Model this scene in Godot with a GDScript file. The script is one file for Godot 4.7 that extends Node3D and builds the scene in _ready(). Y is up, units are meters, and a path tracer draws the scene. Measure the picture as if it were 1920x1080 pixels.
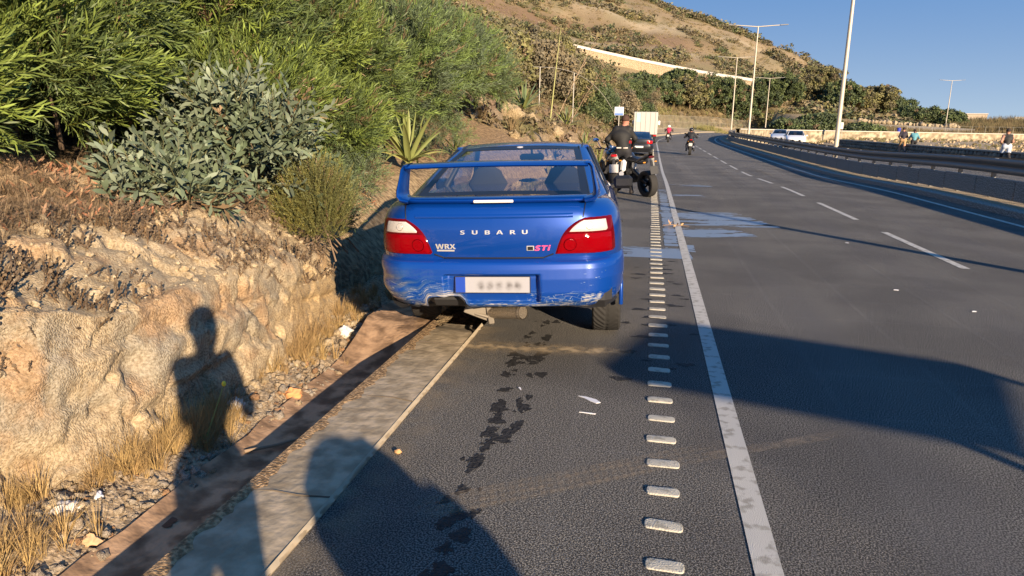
extends Node3D
# A damaged blue saloon stopped at the edge of a dual carriageway below a rocky, overgrown bank.

class MB:
	var P := PackedVector3Array()
	var U := PackedVector2Array()
	var C := PackedColorArray()
	var I := PackedInt32Array()
	var col := Color.WHITE
	func v(p: Vector3, uv := Vector2.ZERO) -> int:
		P.append(p)
		U.append(uv)
		C.append(col)
		return P.size() - 1
	func tri(a: int, b: int, c: int) -> void:      # counter-clockwise from the front; stored clockwise
		I.append(a)
		I.append(c)
		I.append(b)
	func quad4(a: Vector3, b: Vector3, c: Vector3, d: Vector3) -> void:
		var i := v(a, Vector2(0, 0))
		v(b, Vector2(1, 0))
		v(c, Vector2(1, 1))
		v(d, Vector2(0, 1))
		tri(i, i + 1, i + 2)
		tri(i, i + 2, i + 3)
	func tri3(a: Vector3, b: Vector3, c: Vector3) -> void:
		var i := v(a, Vector2(0, 0))
		v(b, Vector2(1, 0))
		v(c, Vector2(0.5, 1))
		tri(i, i + 1, i + 2)
	func grid(nu: int, nv: int, f: Callable, flip := false, keep = null) -> int:
		var s := P.size()
		for j in nv + 1:
			for i in nu + 1:
				v(f.call(float(i) / nu, float(j) / nv), Vector2(float(i) / nu, float(j) / nv))
		for j in nv:
			for i in nu:
				var a := s + j * (nu + 1) + i
				var b := a + 1
				var d := a + nu + 1
				var c := d + 1
				if keep != null and not keep.call((P[a] + P[b] + P[c] + P[d]) * 0.25):
					continue
				if flip:
					tri(a, c, b)
					tri(a, d, c)
				else:
					tri(a, b, c)
					tri(a, c, d)
		return s
	func box(c: Vector3, s: Vector3, b := Basis(), bev := 0.0) -> void:
		var h := s * 0.5
		if bev <= 0.0:
			for ax in 3:
				for sg in [-1.0, 1.0]:
					var n := Vector3.ZERO
					var t := Vector3.ZERO
					n[ax] = h[ax] * sg
					t[(ax + 1) % 3] = h[(ax + 1) % 3] * sg
					var w := Vector3.ZERO
					w[(ax + 2) % 3] = h[(ax + 2) % 3]
					quad4(c + b * (n - t - w), c + b * (n + t - w), c + b * (n + t + w), c + b * (n - t + w))
			return
		var k := h - Vector3.ONE * bev
		for ax in 3:
			for sg in [-1.0, 1.0]:
				var n := Vector3.ZERO
				var t := Vector3.ZERO
				var w := Vector3.ZERO
				n[ax] = h[ax] * sg
				t[(ax + 1) % 3] = k[(ax + 1) % 3] * sg
				w[(ax + 2) % 3] = k[(ax + 2) % 3]
				quad4(c + b * (n - t - w), c + b * (n + t - w), c + b * (n + t + w), c + b * (n - t + w))
		for ax in 3:      # edges along ax
			var y := (ax + 1) % 3
			var z := (ax + 2) % 3
			for sy in [-1.0, 1.0]:
				for sz in [-1.0, 1.0]:
					var p := Vector3.ZERO
					var q := Vector3.ZERO
					var l := Vector3.ZERO
					l[ax] = k[ax] * sy * sz
					p[y] = h[y] * sy
					p[z] = k[z] * sz
					q[y] = k[y] * sy
					q[z] = h[z] * sz
					quad4(c + b * (p - l), c + b * (p + l), c + b * (q + l), c + b * (q - l))
		for sx in [-1.0, 1.0]:
			for sy in [-1.0, 1.0]:
				for sz in [-1.0, 1.0]:
					var p := c + b * Vector3(h.x * sx, k.y * sy, k.z * sz)
					var q := c + b * Vector3(k.x * sx, h.y * sy, k.z * sz)
					var r := c + b * Vector3(k.x * sx, k.y * sy, h.z * sz)
					if sx * sy * sz > 0:
						tri3(p, q, r)
					else:
						tri3(p, r, q)
	func tube(pts: Array, rads: Array, n := 8, cap := true) -> void:
		var s := P.size()
		var m := pts.size()
		var up := Vector3.UP
		var prev := Vector3.ZERO
		for k in m:
			var t: Vector3 = (pts[mini(k + 1, m - 1)] - pts[maxi(k - 1, 0)]).normalized()
			if k == 0:
				up = Vector3.RIGHT if absf(t.y) > 0.9 else Vector3.UP
				prev = (up - t * up.dot(t)).normalized()
			else:
				prev = (prev - t * prev.dot(t)).normalized()
			var e := t.cross(prev)
			var r: float = rads[mini(k, rads.size() - 1)]
			for i in n + 1:
				var a := TAU * i / n
				v(pts[k] + (prev * cos(a) + e * sin(a)) * r, Vector2(float(i) / n, float(k) / maxf(1, m - 1)))
		for k in m - 1:
			for i in n:
				var a := s + k * (n + 1) + i
				tri(a, a + 1, a + n + 2)
				tri(a, a + n + 2, a + n + 1)
		if cap:
			for e in 2:
				var k := 0 if e == 0 else m - 1
				var c0 := v(pts[k])
				var st := P.size()
				for i in n:
					v(P[s + k * (n + 1) + i])
				for i in n:
					if e == 0:
						tri(c0, st + (i + 1) % n, st + i)
					else:
						tri(c0, st + i, st + (i + 1) % n)
	func lathe(prof: Array, n: int, xf := Transform3D()) -> void:      # prof: Vector2(radius, height along y), upwards
		var s := P.size()
		var m := prof.size()
		for k in m:
			for i in n + 1:
				var a := TAU * i / n
				v(xf * Vector3(cos(a) * prof[k].x, prof[k].y, -sin(a) * prof[k].x), Vector2(float(i) / n, float(k) / (m - 1)))
		for k in m - 1:
			for i in n:
				var a := s + k * (n + 1) + i
				tri(a, a + 1, a + n + 2)
				tri(a, a + n + 2, a + n + 1)
	func prism(poly: PackedVector2Array, d: float, xf := Transform3D()) -> void:      # extruded along z, centred
		var ix := Geometry2D.triangulate_polygon(poly)
		var n := poly.size()
		var area := 0.0
		for i in n:
			area += poly[i].cross(poly[(i + 1) % n])
		for sg in [1.0, -1.0]:
			var s := P.size()
			for p in poly:
				v(xf * Vector3(p.x, p.y, d * 0.5 * sg), p)
			for k in range(0, ix.size(), 3):
				var a: Vector2 = poly[ix[k]]
				var ccw: bool = (poly[ix[k + 1]] - a).cross(poly[ix[k + 2]] - a) > 0
				if ccw == (sg > 0):
					tri(s + ix[k], s + ix[k + 1], s + ix[k + 2])
				else:
					tri(s + ix[k], s + ix[k + 2], s + ix[k + 1])
		for i in n:
			var p := poly[i]
			var q := poly[(i + 1) % n]
			if area < 0:
				var t := p
				p = q
				q = t
			quad4(xf * Vector3(p.x, p.y, d * 0.5), xf * Vector3(p.x, p.y, -d * 0.5), xf * Vector3(q.x, q.y, -d * 0.5), xf * Vector3(q.x, q.y, d * 0.5))
	func ball(c: Vector3, r: Vector3, nu := 12, nv := 8, b := Basis()) -> void:
		grid(nu, nv, func(u: float, w: float): return c + b * (Vector3(cos(TAU * u) * sin(PI * w), -cos(PI * w), -sin(TAU * u) * sin(PI * w)) * r))
	func mesh() -> ArrayMesh:
		var N := PackedVector3Array()
		N.resize(P.size())
		for k in range(0, I.size(), 3):
			var a := I[k]
			var b := I[k + 1]
			var c := I[k + 2]
			var n := (P[c] - P[a]).cross(P[b] - P[a])
			N[a] += n
			N[b] += n
			N[c] += n
		for k in N.size():
			N[k] = N[k].normalized() if N[k].length_squared() > 1e-20 else Vector3.UP
		var arr := []
		arr.resize(Mesh.ARRAY_MAX)
		arr[Mesh.ARRAY_VERTEX] = P
		arr[Mesh.ARRAY_NORMAL] = N
		arr[Mesh.ARRAY_TEX_UV] = U
		arr[Mesh.ARRAY_COLOR] = C
		arr[Mesh.ARRAY_INDEX] = I
		var am := ArrayMesh.new()
		am.add_surface_from_arrays(Mesh.PRIMITIVE_TRIANGLES, arr)
		return am

var rng := RandomNumberGenerator.new()
var taken := {}
var M := {}

func numbered(called: String) -> String:
	var n: int = taken.get(called, 0)
	taken[called] = n + 1
	return called if n == 0 else "%s_%03d" % [called, n]

func put(called: String, mesh: Mesh, mat: Material, parent: Node = self) -> MeshInstance3D:
	var o := MeshInstance3D.new()
	o.name = numbered(called) if parent == self else called
	o.mesh = mesh
	o.material_override = mat
	parent.add_child(o, true)
	return o

func part(called: String, mb: MB, mat: Material, parent: Node = self) -> MeshInstance3D:
	return put(called, mb.mesh(), mat, parent)

func thing(called: String, label: String, category: String, at := Vector3.ZERO, turn := 0.0, group := "") -> Node3D:
	var o := Node3D.new()
	o.name = numbered(called)
	add_child(o, true)
	o.position = at
	o.rotation.y = turn
	tag(o, label, category, group)
	return o

func tag(o: Node, label: String, category := "", group := "") -> Node:
	o.set_meta("label", label)
	if category:
		o.set_meta("category", category)
	if group:
		o.set_meta("group", group)
	return o

func kind(o: Node, k := "structure") -> Node:
	o.set_meta("kind", k)
	return o

func dup(root: Node3D, called: String, label: String, at: Vector3, turn := 0.0, sc := 1.0) -> Node3D:
	var r: Node3D = root.duplicate()
	r.name = numbered(called)
	add_child(r, true)
	r.position = at
	r.rotation = Vector3(0, turn, 0)
	r.scale = Vector3.ONE * sc
	r.set_meta("label", label)
	return r

func scatter(called: String, mesh: Mesh, mat: Material, xs: Array, cs: Array, parent: Node = self) -> MultiMeshInstance3D:
	var mm := MultiMesh.new()
	mm.transform_format = MultiMesh.TRANSFORM_3D
	mm.use_colors = true
	mm.mesh = mesh
	mm.instance_count = xs.size()
	for i in xs.size():
		mm.set_instance_transform(i, xs[i])
		mm.set_instance_color(i, cs[i])
	var o := MultiMeshInstance3D.new()
	o.name = numbered(called) if parent == self else called
	o.multimesh = mm
	o.material_override = mat
	parent.add_child(o, true)
	kind(o, "stuff")
	return o

func lin(r: float, g: float, b: float) -> Color:      # a linear base colour as the sRGB that albedo_color takes
	return Color(r, g, b).linear_to_srgb()

func mat(c: Color, rough := 0.7, metal := 0.0) -> StandardMaterial3D:
	var m := StandardMaterial3D.new()
	m.albedo_color = c
	m.roughness = rough
	m.metallic = metal
	return m

func vmat(rough := 0.85) -> StandardMaterial3D:
	var m := mat(Color.WHITE, rough)
	m.vertex_color_use_as_albedo = true
	return m

func glass(c: Color, alpha: float) -> StandardMaterial3D:
	var m := mat(Color(c.r, c.g, c.b, alpha), 0.02)
	m.transparency = BaseMaterial3D.TRANSPARENCY_ALPHA
	m.cull_mode = BaseMaterial3D.CULL_DISABLED
	return m

func noise(type: int, freq: float, seed_ := 1, oct := 4) -> FastNoiseLite:
	var n := FastNoiseLite.new()
	n.noise_type = type
	n.frequency = freq
	n.seed = seed_
	n.fractal_octaves = oct
	if oct <= 1:
		n.fractal_type = FastNoiseLite.FRACTAL_NONE
	return n

func ntex(n: FastNoiseLite, size: int, c0 := Color.BLACK, c1 := Color.WHITE, lo := 0.0, hi := 1.0) -> ImageTexture:
	var im := n.get_seamless_image(size, size, false, false, 0.15, true)
	var out := Image.create(size, size, false, Image.FORMAT_RGB8)
	var data := im.get_data()
	var bytes := PackedByteArray()
	bytes.resize(size * size * 3)
	var lut := PackedByteArray()
	lut.resize(768)
	for i in 256:
		var c := c0.lerp(c1, clampf((i / 255.0 - lo) / (hi - lo), 0, 1))
		lut[i * 3] = int(c.r * 255)
		lut[i * 3 + 1] = int(c.g * 255)
		lut[i * 3 + 2] = int(c.b * 255)
	for i in size * size:
		var d := data[i] * 3
		bytes[i * 3] = lut[d]
		bytes[i * 3 + 1] = lut[d + 1]
		bytes[i * 3 + 2] = lut[d + 2]
	out.set_data(size, size, false, Image.FORMAT_RGB8, bytes)
	return ImageTexture.create_from_image(out)

func tri_tex(m: StandardMaterial3D, scale: float, albedo: Texture2D, bump: Texture2D = null, bump_cm := 0.0) -> StandardMaterial3D:
	m.uv1_triplanar = true
	m.uv1_world_triplanar = true
	m.uv1_scale = Vector3.ONE * scale
	m.albedo_texture = albedo
	if bump:
		m.heightmap_enabled = true
		m.heightmap_texture = bump
		m.heightmap_scale = bump_cm
	return m

# ---------------------------------------------------------------- ground and road
func sstep(a: float, b: float, x: float) -> float:
	var t := clampf((x - a) / (b - a), 0, 1)
	return t * t * (3 - 2 * t)

func gy(x: float, z: float) -> float:      # the road climbs gently beyond 35 m
	var d := -z - 35.0
	var s := 0.005 * (d + sqrt(d * d + 60.0))
	s = minf(s, 1.25)
	return (s - 0.17) * (1.0 - 0.95 * sstep(10, 24, x)) * sstep(-20, -32, z) if z < -20 else 0.0

func rp(s: float, off: float, dy := 0.0) -> Vector3:      # a point on the road, s metres along, off metres to the right
	if s < 70.0:
		return Vector3(off, gy(off, -s) + dy, -s)
	var a := (s - 70.0) / 250.0
	var x := 250.0 - (250.0 - off) * cos(a)
	var z := -70.0 - (250.0 - off) * sin(a)
	return Vector3(x, gy(x, z) + dy, z)

func rdir(s: float) -> Basis:
	return Basis(Vector3.UP, 0.0 if s < 70.0 else -(s - 70.0) / 250.0)

const AZ := [-75.0, -40.0, -25.0, -18.0, -12.0, -6.0, -3.0, 0.0, 3.0, 6.0, 9.0, 12.0, 15.0, 18.0, 21.0, 26.0, 60.0]
const RR := [60.0, 100.0, 150.0, 185.0, 214.0, 223.0, 300.0, 400.0, 650.0, 3000.0]
const EL := [
	[10, 10, 8, 6, 4.2, 1.5, 0.0, -1.2, -1.4, -1.4, -1.4, -1.4, -1.4, -1.4, -1.4, -1.4, -1.4],
	[12, 12, 10, 8, 6, 3.5, 1.2, 0.0, -0.6, -0.6, -0.6, -0.6, -0.7, -0.7, -0.8, -0.8, -0.8],
	[14, 14, 12, 9, 7, 4.5, 2.5, 1.0, 0.1, -0.1, -0.1, -0.1, -0.1, -0.2, -0.2, -0.2, -0.2],
	[14, 14, 12, 9.3, 7.2, 5.0, 3.2, 2.1, 1.5, 1.4, 1.2, 0.9, 0.7, 0.35, 0.2, 0.2, 0.2],
	[14, 14, 12, 9.5, 7.3, 5.4, 4.3, 3.5, 2.9, 2.5, 2.2, 1.6, 1.0, 0.5, 0.4, 0.4, 0.4],
	[14, 14, 12.2, 9.8, 7.6, 5.8, 5.2, 4.6, 4.1, 3.6, 3.2, 2.2, 1.3, 0.6, 0.5, 0.5, 0.5],
	[16, 16, 14, 12, 10, 8.3, 7.6, 6.8, 6.0, 5.3, 4.5, 3.0, 1.7, 0.7, 0.6, 0.6, 0.6],
	[19, 19, 17, 15, 13, 10.4, 9.7, 8.9, 8.0, 7.0, 5.6, 3.7, 2.0, 0.8, 0.7, 0.7, 0.7],
	[14, 14, 12, 11, 9, 8, 7, 6, 5, 4, 3, 2, 1.2, 0.5, 0.3, 0.3, 0.3],
	[1, 1, 1, 1, 1, 1, 1, 1, 1, 0.8, 0.6, 0.4, 0.2, 0.0, -0.03, -0.03, -0.03]]

func polar(az: float, r: float) -> float:
	var i := 0
	while i < AZ.size() - 2 and az > AZ[i + 1]:
		i += 1
	var u := clampf((az - AZ[i]) / (AZ[i + 1] - AZ[i]), 0, 1)
	var j := 0
	while j < RR.size() - 2 and r > RR[j + 1]:
		j += 1
	var w := clampf((r - RR[j]) / (RR[j + 1] - RR[j]), 0, 1)
	if j == 6:
		w = sqrt(w) * 0.5 + w * 0.5
	var e0: float = lerpf(EL[j][i], EL[j][i + 1], u)
	var e1: float = lerpf(EL[j + 1][i], EL[j + 1][i + 1], u)
	return 1.62 + r * tan(deg_to_rad(lerpf(e0, e1, w)))

var n_hill := noise(FastNoiseLite.TYPE_SIMPLEX_SMOOTH, 0.018, 5, 4)
var n_mid := noise(FastNoiseLite.TYPE_SIMPLEX_SMOOTH, 0.35, 9, 4)

func outside(x: float, z: float) -> float:      # metres outside the left edge of the road
	if z > -70.0:
		return -1.3 - x
	var c := Vector2(250.0, -70.0)
	var d := Vector2(x, z).distance_to(c) - 251.3
	var az := rad_to_deg(atan2(x, -z))
	if az > 7.0:
		d = maxf(d, Vector2(x, z).length() - lerpf(185, 152, sstep(7, 12, az)))
	return d

func H(x: float, z: float) -> float:
	var s := outside(x, z)
	var r := sqrt(x * x + z * z)
	var base := gy(x, z)
	if s < 0.0 and x > 18.3:      # waste ground rising towards the pale wall
		var wr := Vector2(x - 79.3, z + 60.0).length()
		return base - 0.25 + 0.75 * sstep(52.0, 73.0, wr) * sstep(19.0, 28.0, x) + 0.10 * n_mid.get_noise_2d(x * 0.4, z * 0.4)
	if s < 0.75 or (z > -7.2 and s < 1.55):
		return base - 0.3
	# the bank beside the road
	var near := sstep(-8, -24, z)
	var t := s - 1.2
	var bank := -0.07
	if t > 0.0:
		var a := 0.45 * sstep(0.1, 0.7, t) + 0.40 * minf(t, 3.0) + 0.28 * maxf(t - 3.0, 0.0)
		var b := 1.25 * sstep(-0.3, 0.7, t) + 0.46 * minf(t, 4.0) + 0.3 * maxf(t - 4.0, 0.0)
		if z < -5.7 and z > -12.0:
			a = 0.5 * sstep(0.1, 1.1, t) + 0.36 * minf(t, 3.0) + 0.28 * maxf(t - 3.0, 0.0)
		bank = lerpf(a, b, near) * (1.0 - 0.75 * sstep(-45, -75, z)) - 0.07
		bank += n_mid.get_noise_2d(x, z) * 0.16 * sstep(0.2, 1.5, t)
	var h := base + bank
	if r > 42.0:
		var az := rad_to_deg(atan2(x, -z))
		var ph := polar(az, r) + n_hill.get_noise_2d(x, z) * minf(r * 0.012, 4.0)
		var w := sstep(42, 62, r) * sstep(1.0, 16.0, s)
		h = lerpf(h, maxf(ph, base - 0.1), w)
	return h

func terrace(az: float, r: float) -> float:
	var t := 0.0
	for q in [[256.0, 1.6, -9.0, 5.0], [306.0, -1.2, -12.0, 3.0], [318.0, 2.0, -2.0, 9.0], [240.0, 2.5, -14.0, -6.0]]:
		var d: float = (r - q[0] - az * q[1] - 4.0 * sin(az * 1.3)) / 7.0
		t = maxf(t, exp(-d * d) * sstep(q[2], q[2] + 2.0, az) * sstep(q[3], q[3] - 2.0, az))
	return t

func hill_color(x: float, z: float, y: float) -> Color:
	var r := sqrt(x * x + z * z)
	var n := n_hill.get_noise_2d(x * 1.7 + 300, z * 1.7)
	var n2 := n_hill.get_noise_2d(x * 6.0, z * 6.0 + 900)
	var sand := Color(0.50, 0.37, 0.20)
	var dry := Color(0.42, 0.33, 0.175)
	var green := Color(0.18, 0.18, 0.07)
	var brown := Color(0.29, 0.20, 0.105)
	if r < 60.0 and x < 0.0:
		var c := Color(0.38, 0.26, 0.145).lerp(Color(0.44, 0.33, 0.19), clampf(0.5 + n2 * 1.5, 0, 1))
		if z < -18.0:
			c = c.lerp(sand, 0.6)
		return c
	var c := dry.lerp(green, clampf(0.35 + n * 1.6, 0, 1))
	c = c.lerp(sand, sstep(0.12, 0.3, n2) * 0.7)
	var az := rad_to_deg(atan2(x, -z))
	if r > 224.0:
		c = c.lerp(green, sstep(248, 230, r) * sstep(-1, 2, az) * 0.7)
		c = c.lerp(Color(0.28, 0.16, 0.085), sstep(262, 270, r - az * 2.0) * sstep(300, 290, r - az * 2.0) * sstep(5, 1, az) * 0.75)
		c = c.lerp(brown, sstep(0.0, 0.2, n_hill.get_noise_2d(x + 77, z * 2.2)) * 0.6)
		c = c.lerp(Color(0.62, 0.50, 0.31), terrace(az, r) * 0.9)
		c = c.lerp(sand, sstep(330, 350, r) * sstep(402, 388, r) * sstep(-3, 3, az) * 0.95)
	if r > 150 and r < 186 and az > 0:
		c = c.lerp(sand, sstep(163, 170, r) * 0.85)
		c = c.lerp(Color(0.27, 0.27, 0.09), sstep(163, 158, r) * 0.7)
	if r < 150 and az > 0:
		c = c.lerp(Color(0.58, 0.46, 0.30), 0.85)
	return c

func build_terrain() -> void:
	var mb := MB.new()
	var nr := 250
	var na := 300
	for j in nr + 1:
		var r := 1.6 * pow(1.0308, j)
		for i in na + 1:
			var az := deg_to_rad(lerpf(-76, 62, float(i) / na))
			var x := sin(az) * r
			var z := -cos(az) * r
			var y := H(x, z)
			mb.col = hill_color(x, z, y)
			mb.v(Vector3(x, y, z))
	for j in nr:
		for i in na:
			var a := j * (na + 1) + i
			mb.tri(a, a + 1, a + na + 2)
			mb.tri(a, a + na + 2, a + na + 1)
	# behind the camera, out to the horizon on all sides
	mb.col = Color(0.3, 0.25, 0.15)
	var q := func(x0, z0, x1, z1): mb.quad4(Vector3(x0, -0.3, z0), Vector3(x1, -0.3, z0), Vector3(x1, -0.3, z1), Vector3(x0, -0.3, z1))
	q.call(-3000, 3000, 3000, 0.8)
	var m := vmat(0.95)
	tri_tex(m, 0.9, ntex(noise(FastNoiseLite.TYPE_SIMPLEX, 0.02, 3, 5), 512, Color(0.62, 0.6, 0.58), Color(1, 1, 1), 0.25, 0.75), M.grit_bump, 2.0)
	kind(part("hillside_terrain", mb, m))

func ribbon(s0: float, s1: float, o0: float, o1: float, dy: float, step := 2.0, cols := 1) -> MB:
	var mb := MB.new()
	var n := maxi(1, int(ceil((s1 - s0) / step)))
	mb.grid(cols, n, func(u: float, w: float): return rp(lerpf(s0, s1, w), lerpf(o0, o1, u), dy))
	return mb

func build_road() -> void:
	var asphalt := mat(lin(0.32, 0.312, 0.296), 0.95)
	tri_tex(asphalt, 1.3, ntex(noise(FastNoiseLite.TYPE_SIMPLEX, 0.06, 11, 3), 1024, Color(0.36, 0.355, 0.35), Color(1.0, 0.99, 0.97), 0.28, 0.74), M.grain_bump, 1.25)
	asphalt.detail_enabled = true
	asphalt.detail_blend_mode = BaseMaterial3D.BLEND_MODE_MUL
	asphalt.detail_albedo = ntex(noise(FastNoiseLite.TYPE_SIMPLEX_SMOOTH, 0.008, 21, 5), 512, Color(0.86, 0.86, 0.87), Color(1, 1, 1), 0.3, 0.7)
	asphalt.detail_uv_layer = BaseMaterial3D.DETAIL_UV_2
	asphalt.uv2_triplanar = true
	asphalt.uv2_world_triplanar = true
	asphalt.uv2_scale = Vector3.ONE * 0.13
	M.asphalt = asphalt
	var road := part("road", ribbon(-60, 260, -1.27, 7.2, 0.0, 2.0, 8), asphalt)
	kind(road)
	# the outer lane was laid at another time: a slightly paler sheet
	var paint := mat(lin(0.50, 0.48, 0.43), 0.8)
	tri_tex(paint, 1.3, ntex(noise(FastNoiseLite.TYPE_SIMPLEX, 0.012, 4, 5), 512, Color(0.80, 0.79, 0.77), Color(1, 1, 1), 0.15, 0.45), M.grain_bump, 0.4)
	M.paint = paint
	part("edge_line", ribbon(-20, 240, 0.475, 0.583, 0.004, 1.0), paint, road)
	part("edge_line", ribbon(-20, 240, 6.62, 6.74, 0.004, 1.0), paint, road)
	var k := 0
	var s := -0.27
	while s < 175.0:
		part("lane_dash", ribbon(s, s + 3.2, 3.83, 3.94, 0.004, 1.0), paint, road)
		s += 4.86
	# raised rumble bars
	var bars := []
	for w in 3:
		var b := MB.new()
		var l := 0.078 + 0.005 * w
		var outline := []
		for i in 20:
			var a := TAU * i / 20
			outline.append(Vector2(signf(cos(a)) * (0.05 + 0.028 * absf(cos(a)) ** 0.8), signf(sin(a)) * l * 0.5 * absf(sin(a)) ** 0.55))
		var rings := [[1.0, 0.0], [0.98, 0.005], [0.9, 0.009]]
		var st := b.P.size()
		for rg in rings:
			for p in outline:
				b.v(Vector3(p.x * (1.0 - (1.0 - rg[0]) * 0.35), rg[1] + 0.002 * sin(p.x * 40 + w), p.y * rg[0]))
		for q in 2:
			for i in 20:
				var a0 := st + q * 20 + i
				var a1 := st + q * 20 + (i + 1) % 20
				b.tri(a1, a0, a0 + 20)
				b.tri(a1, a0 + 20, a1 + 20)
		var c := b.v(Vector3(0, 0.0098, 0))
		for i in 20:
			b.tri(c, st + 40 + (i + 1) % 20, st + 40 + i)
		bars.append(b.mesh())
	var bar_paint := mat(lin(0.48, 0.45, 0.37), 0.75)
	tri_tex(bar_paint, 2.3, paint.albedo_texture, M.chip_bump, 0.5)
	rng.seed = 12
	for i in 190:
		var ss := 1.89 + i * 0.2846
		var o := put("rumble_bar", bars[rng.randi() % 3], bar_paint, road)
		o.transform = Transform3D(rdir(ss) * Basis(Vector3.UP, rng.randf_range(-0.03, 0.03) - 0.03), rp(ss, 0.148 + rng.randf_range(-0.004, 0.004), 0.001))
		o.scale = Vector3(rng.randf_range(0.93, 1.05), rng.randf_range(0.7, 1.1), rng.randf_range(0.82, 1.08))
	# kerb of weathered concrete along the drain, ending in a worn slope
	var conc := mat(lin(0.40, 0.34, 0.255), 0.9)
	tri_tex(conc, 0.45, ntex(noise(FastNoiseLite.TYPE_SIMPLEX, 0.012, 14, 6), 1024, Color(0.80, 0.78, 0.74), Color(1, 0.98, 0.95), 0.25, 0.75), M.grit_bump, 0.35)
	M.conc = conc
	var kb := MB.new()
	var prof := [Vector2(-1.272, -0.25), Vector2(-1.272, 0.012), Vector2(-1.285, 0.022), Vector2(-1.45, 0.026), Vector2(-1.66, 0.03), Vector2(-1.69, 0.022), Vector2(-1.703, 0.0), Vector2(-1.71, -0.25)]
	var nk := noise(FastNoiseLite.TYPE_SIMPLEX, 3.0, 8, 3)
	kb.grid(prof.size() - 1, 120, func(u: float, w: float):
		var p: Vector2 = prof[int(round(u * 7))]
		var z := lerpf(5.0, -5.75, w)
		var drop := sstep(-5.15, -5.75, z) * 0.10 * (1.0 if p.y > -0.2 else 0.0)
		var k2 := 0.008 if p.x < -1.6 else 0.002
		return Vector3(p.x + nk.get_noise_2d(z * 2.0, p.y * 9) * k2, p.y - drop + nk.get_noise_2d(z, p.x * 2.0) * 0.004, z), false)
	kb.quad4(Vector3(-1.272, -0.25, -5.75), Vector3(-1.71, -0.25, -5.75), Vector3(-1.69, -0.08, -5.75), Vector3(-1.285, -0.08, -5.75))
	var kerb := part("concrete_kerb", kb, conc)
	kind(kerb)
	var mort := MB.new()      # pale strip of mortar against the asphalt
	mort.grid(1, 300, func(u: float, w: float):
		var z := lerpf(4.0, -5.5, w)
		return Vector3(-1.284 + u * (0.013 + 0.009 * nk.get_noise_1d(z * 6)), 0.027 - u * 0.019, z), false)
	part("mortar_edge", mort, mat(lin(0.37, 0.31, 0.22), 0.9), kerb)
	for q in [[-2.62, 0.03], [-3.75, -0.04], [-4.9, 0.05], [-1.3, 0.02]]:
		var cj := MB.new()
		cj.tube([Vector3(-1.285, 0.025, q[0]), Vector3(-1.42, 0.029, q[0] + q[1] * 0.7), Vector3(-1.55, 0.030, q[0] + q[1] * 0.3), Vector3(-1.685, 0.027, q[0] + q[1])], [0.0035], 4)
		part("kerb_joint", cj, mat(lin(0.10, 0.08, 0.06), 0.95), kerb)
	var rust := MB.new()      # crust of earth along the outer edge of the kerb
	rust.grid(2, 220, func(u: float, w: float):
		var z := lerpf(3.0, -5.5, w)
		var wd := 0.06 + 0.05 * nk.get_noise_1d(z * 1.3) + 0.025 * nk.get_noise_1d(z * 9)
		return Vector3(-1.688 + u * wd, 0.036 + 0.005 * sin(u * PI) - 0.006 * u, z), false)
	part("earth_crust", rust, tri_tex(mat(lin(0.42, 0.28, 0.15), 0.95), 1.7, M.grit_tex, M.grit_bump, 0.8), kerb)
	# drain channel
	var gb := MB.new()
	var gp := [Vector2(-1.705, -0.155), Vector2(-1.8, -0.165), Vector2(-2.0, -0.165), Vector2(-2.1, -0.15), Vector2(-2.16, -0.12)]
	gb.grid(4, 90, func(u: float, w: float):
		var p: Vector2 = gp[int(round(u * 4))]
		var z := lerpf(4.0, -14.0, w)
		return Vector3(p.x + (0.03 * nk.get_noise_1d(z * 2.0) - 0.07 * sstep(-3, -6, z)) * u * u, p.y + nk.get_noise_2d(z, p.x) * 0.004 + 0.17 * sstep(-4.7, -5.4, z), z), false)
	var gm := tri_tex(mat(lin(0.42, 0.27, 0.16), 0.9), 0.7, ntex(noise(FastNoiseLite.TYPE_SIMPLEX, 0.01, 17, 5), 512, Color(0.6, 0.58, 0.56), Color(1, 1, 1), 0.3, 0.7), M.grit_bump, 0.5)
	kind(part("drain_channel", gb, gm))

# ---------------------------------------------------------------- marks and litter on the road and verge
func soft_sheet(called: String, at: Vector3, size: Vector2, turn: float, col: Color, alpha: Callable, res: Vector2i, rough := 0.95) -> void:      # a film of dust or water lying on the asphalt
	var im := Image.create(res.x, res.y, false, Image.FORMAT_RGBA8)
	for y in res.y:
		for x in res.x:
			im.set_pixel(x, y, Color(col.r, col.g, col.b, clampf(alpha.call((x + 0.5) / res.x, (y + 0.5) / res.y), 0, 1)))
	var m := mat(Color.WHITE, rough)
	m.albedo_texture = ImageTexture.create_from_image(im)
	m.transparency = BaseMaterial3D.TRANSPARENCY_ALPHA
	m.texture_repeat = false
	var mb := MB.new()
	var h := size * 0.5
	mb.quad4(Vector3(-h.x, 0, h.y), Vector3(h.x, 0, h.y), Vector3(h.x, 0, -h.y), Vector3(-h.x, 0, -h.y))
	for i in 4:
		mb.U[i].y = 1.0 - mb.U[i].y
	var o := part(called, mb, m, get_node("road"))
	o.position = at
	o.rotation.y = turn

func blob(mb: MB, c: Vector3, rx: float, rz: float, turn: float, r: RandomNumberGenerator) -> void:
	var n := 14
	var s := mb.v(c)
	var ph := r.randf() * 10.0
	for i in n:
		var a := TAU * i / n
		var k := 1.0 + 0.28 * sin(a * 3.0 + ph) + 0.16 * sin(a * 5.0 + ph * 2.0) + r.randf_range(-0.12, 0.12)
		mb.v(c + Vector3(cos(a) * rx * k, 0, sin(a) * rz * k).rotated(Vector3.UP, turn))
	for i in n:
		mb.tri(s, s + 1 + (i + 1) % n, s + 1 + i)

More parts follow.
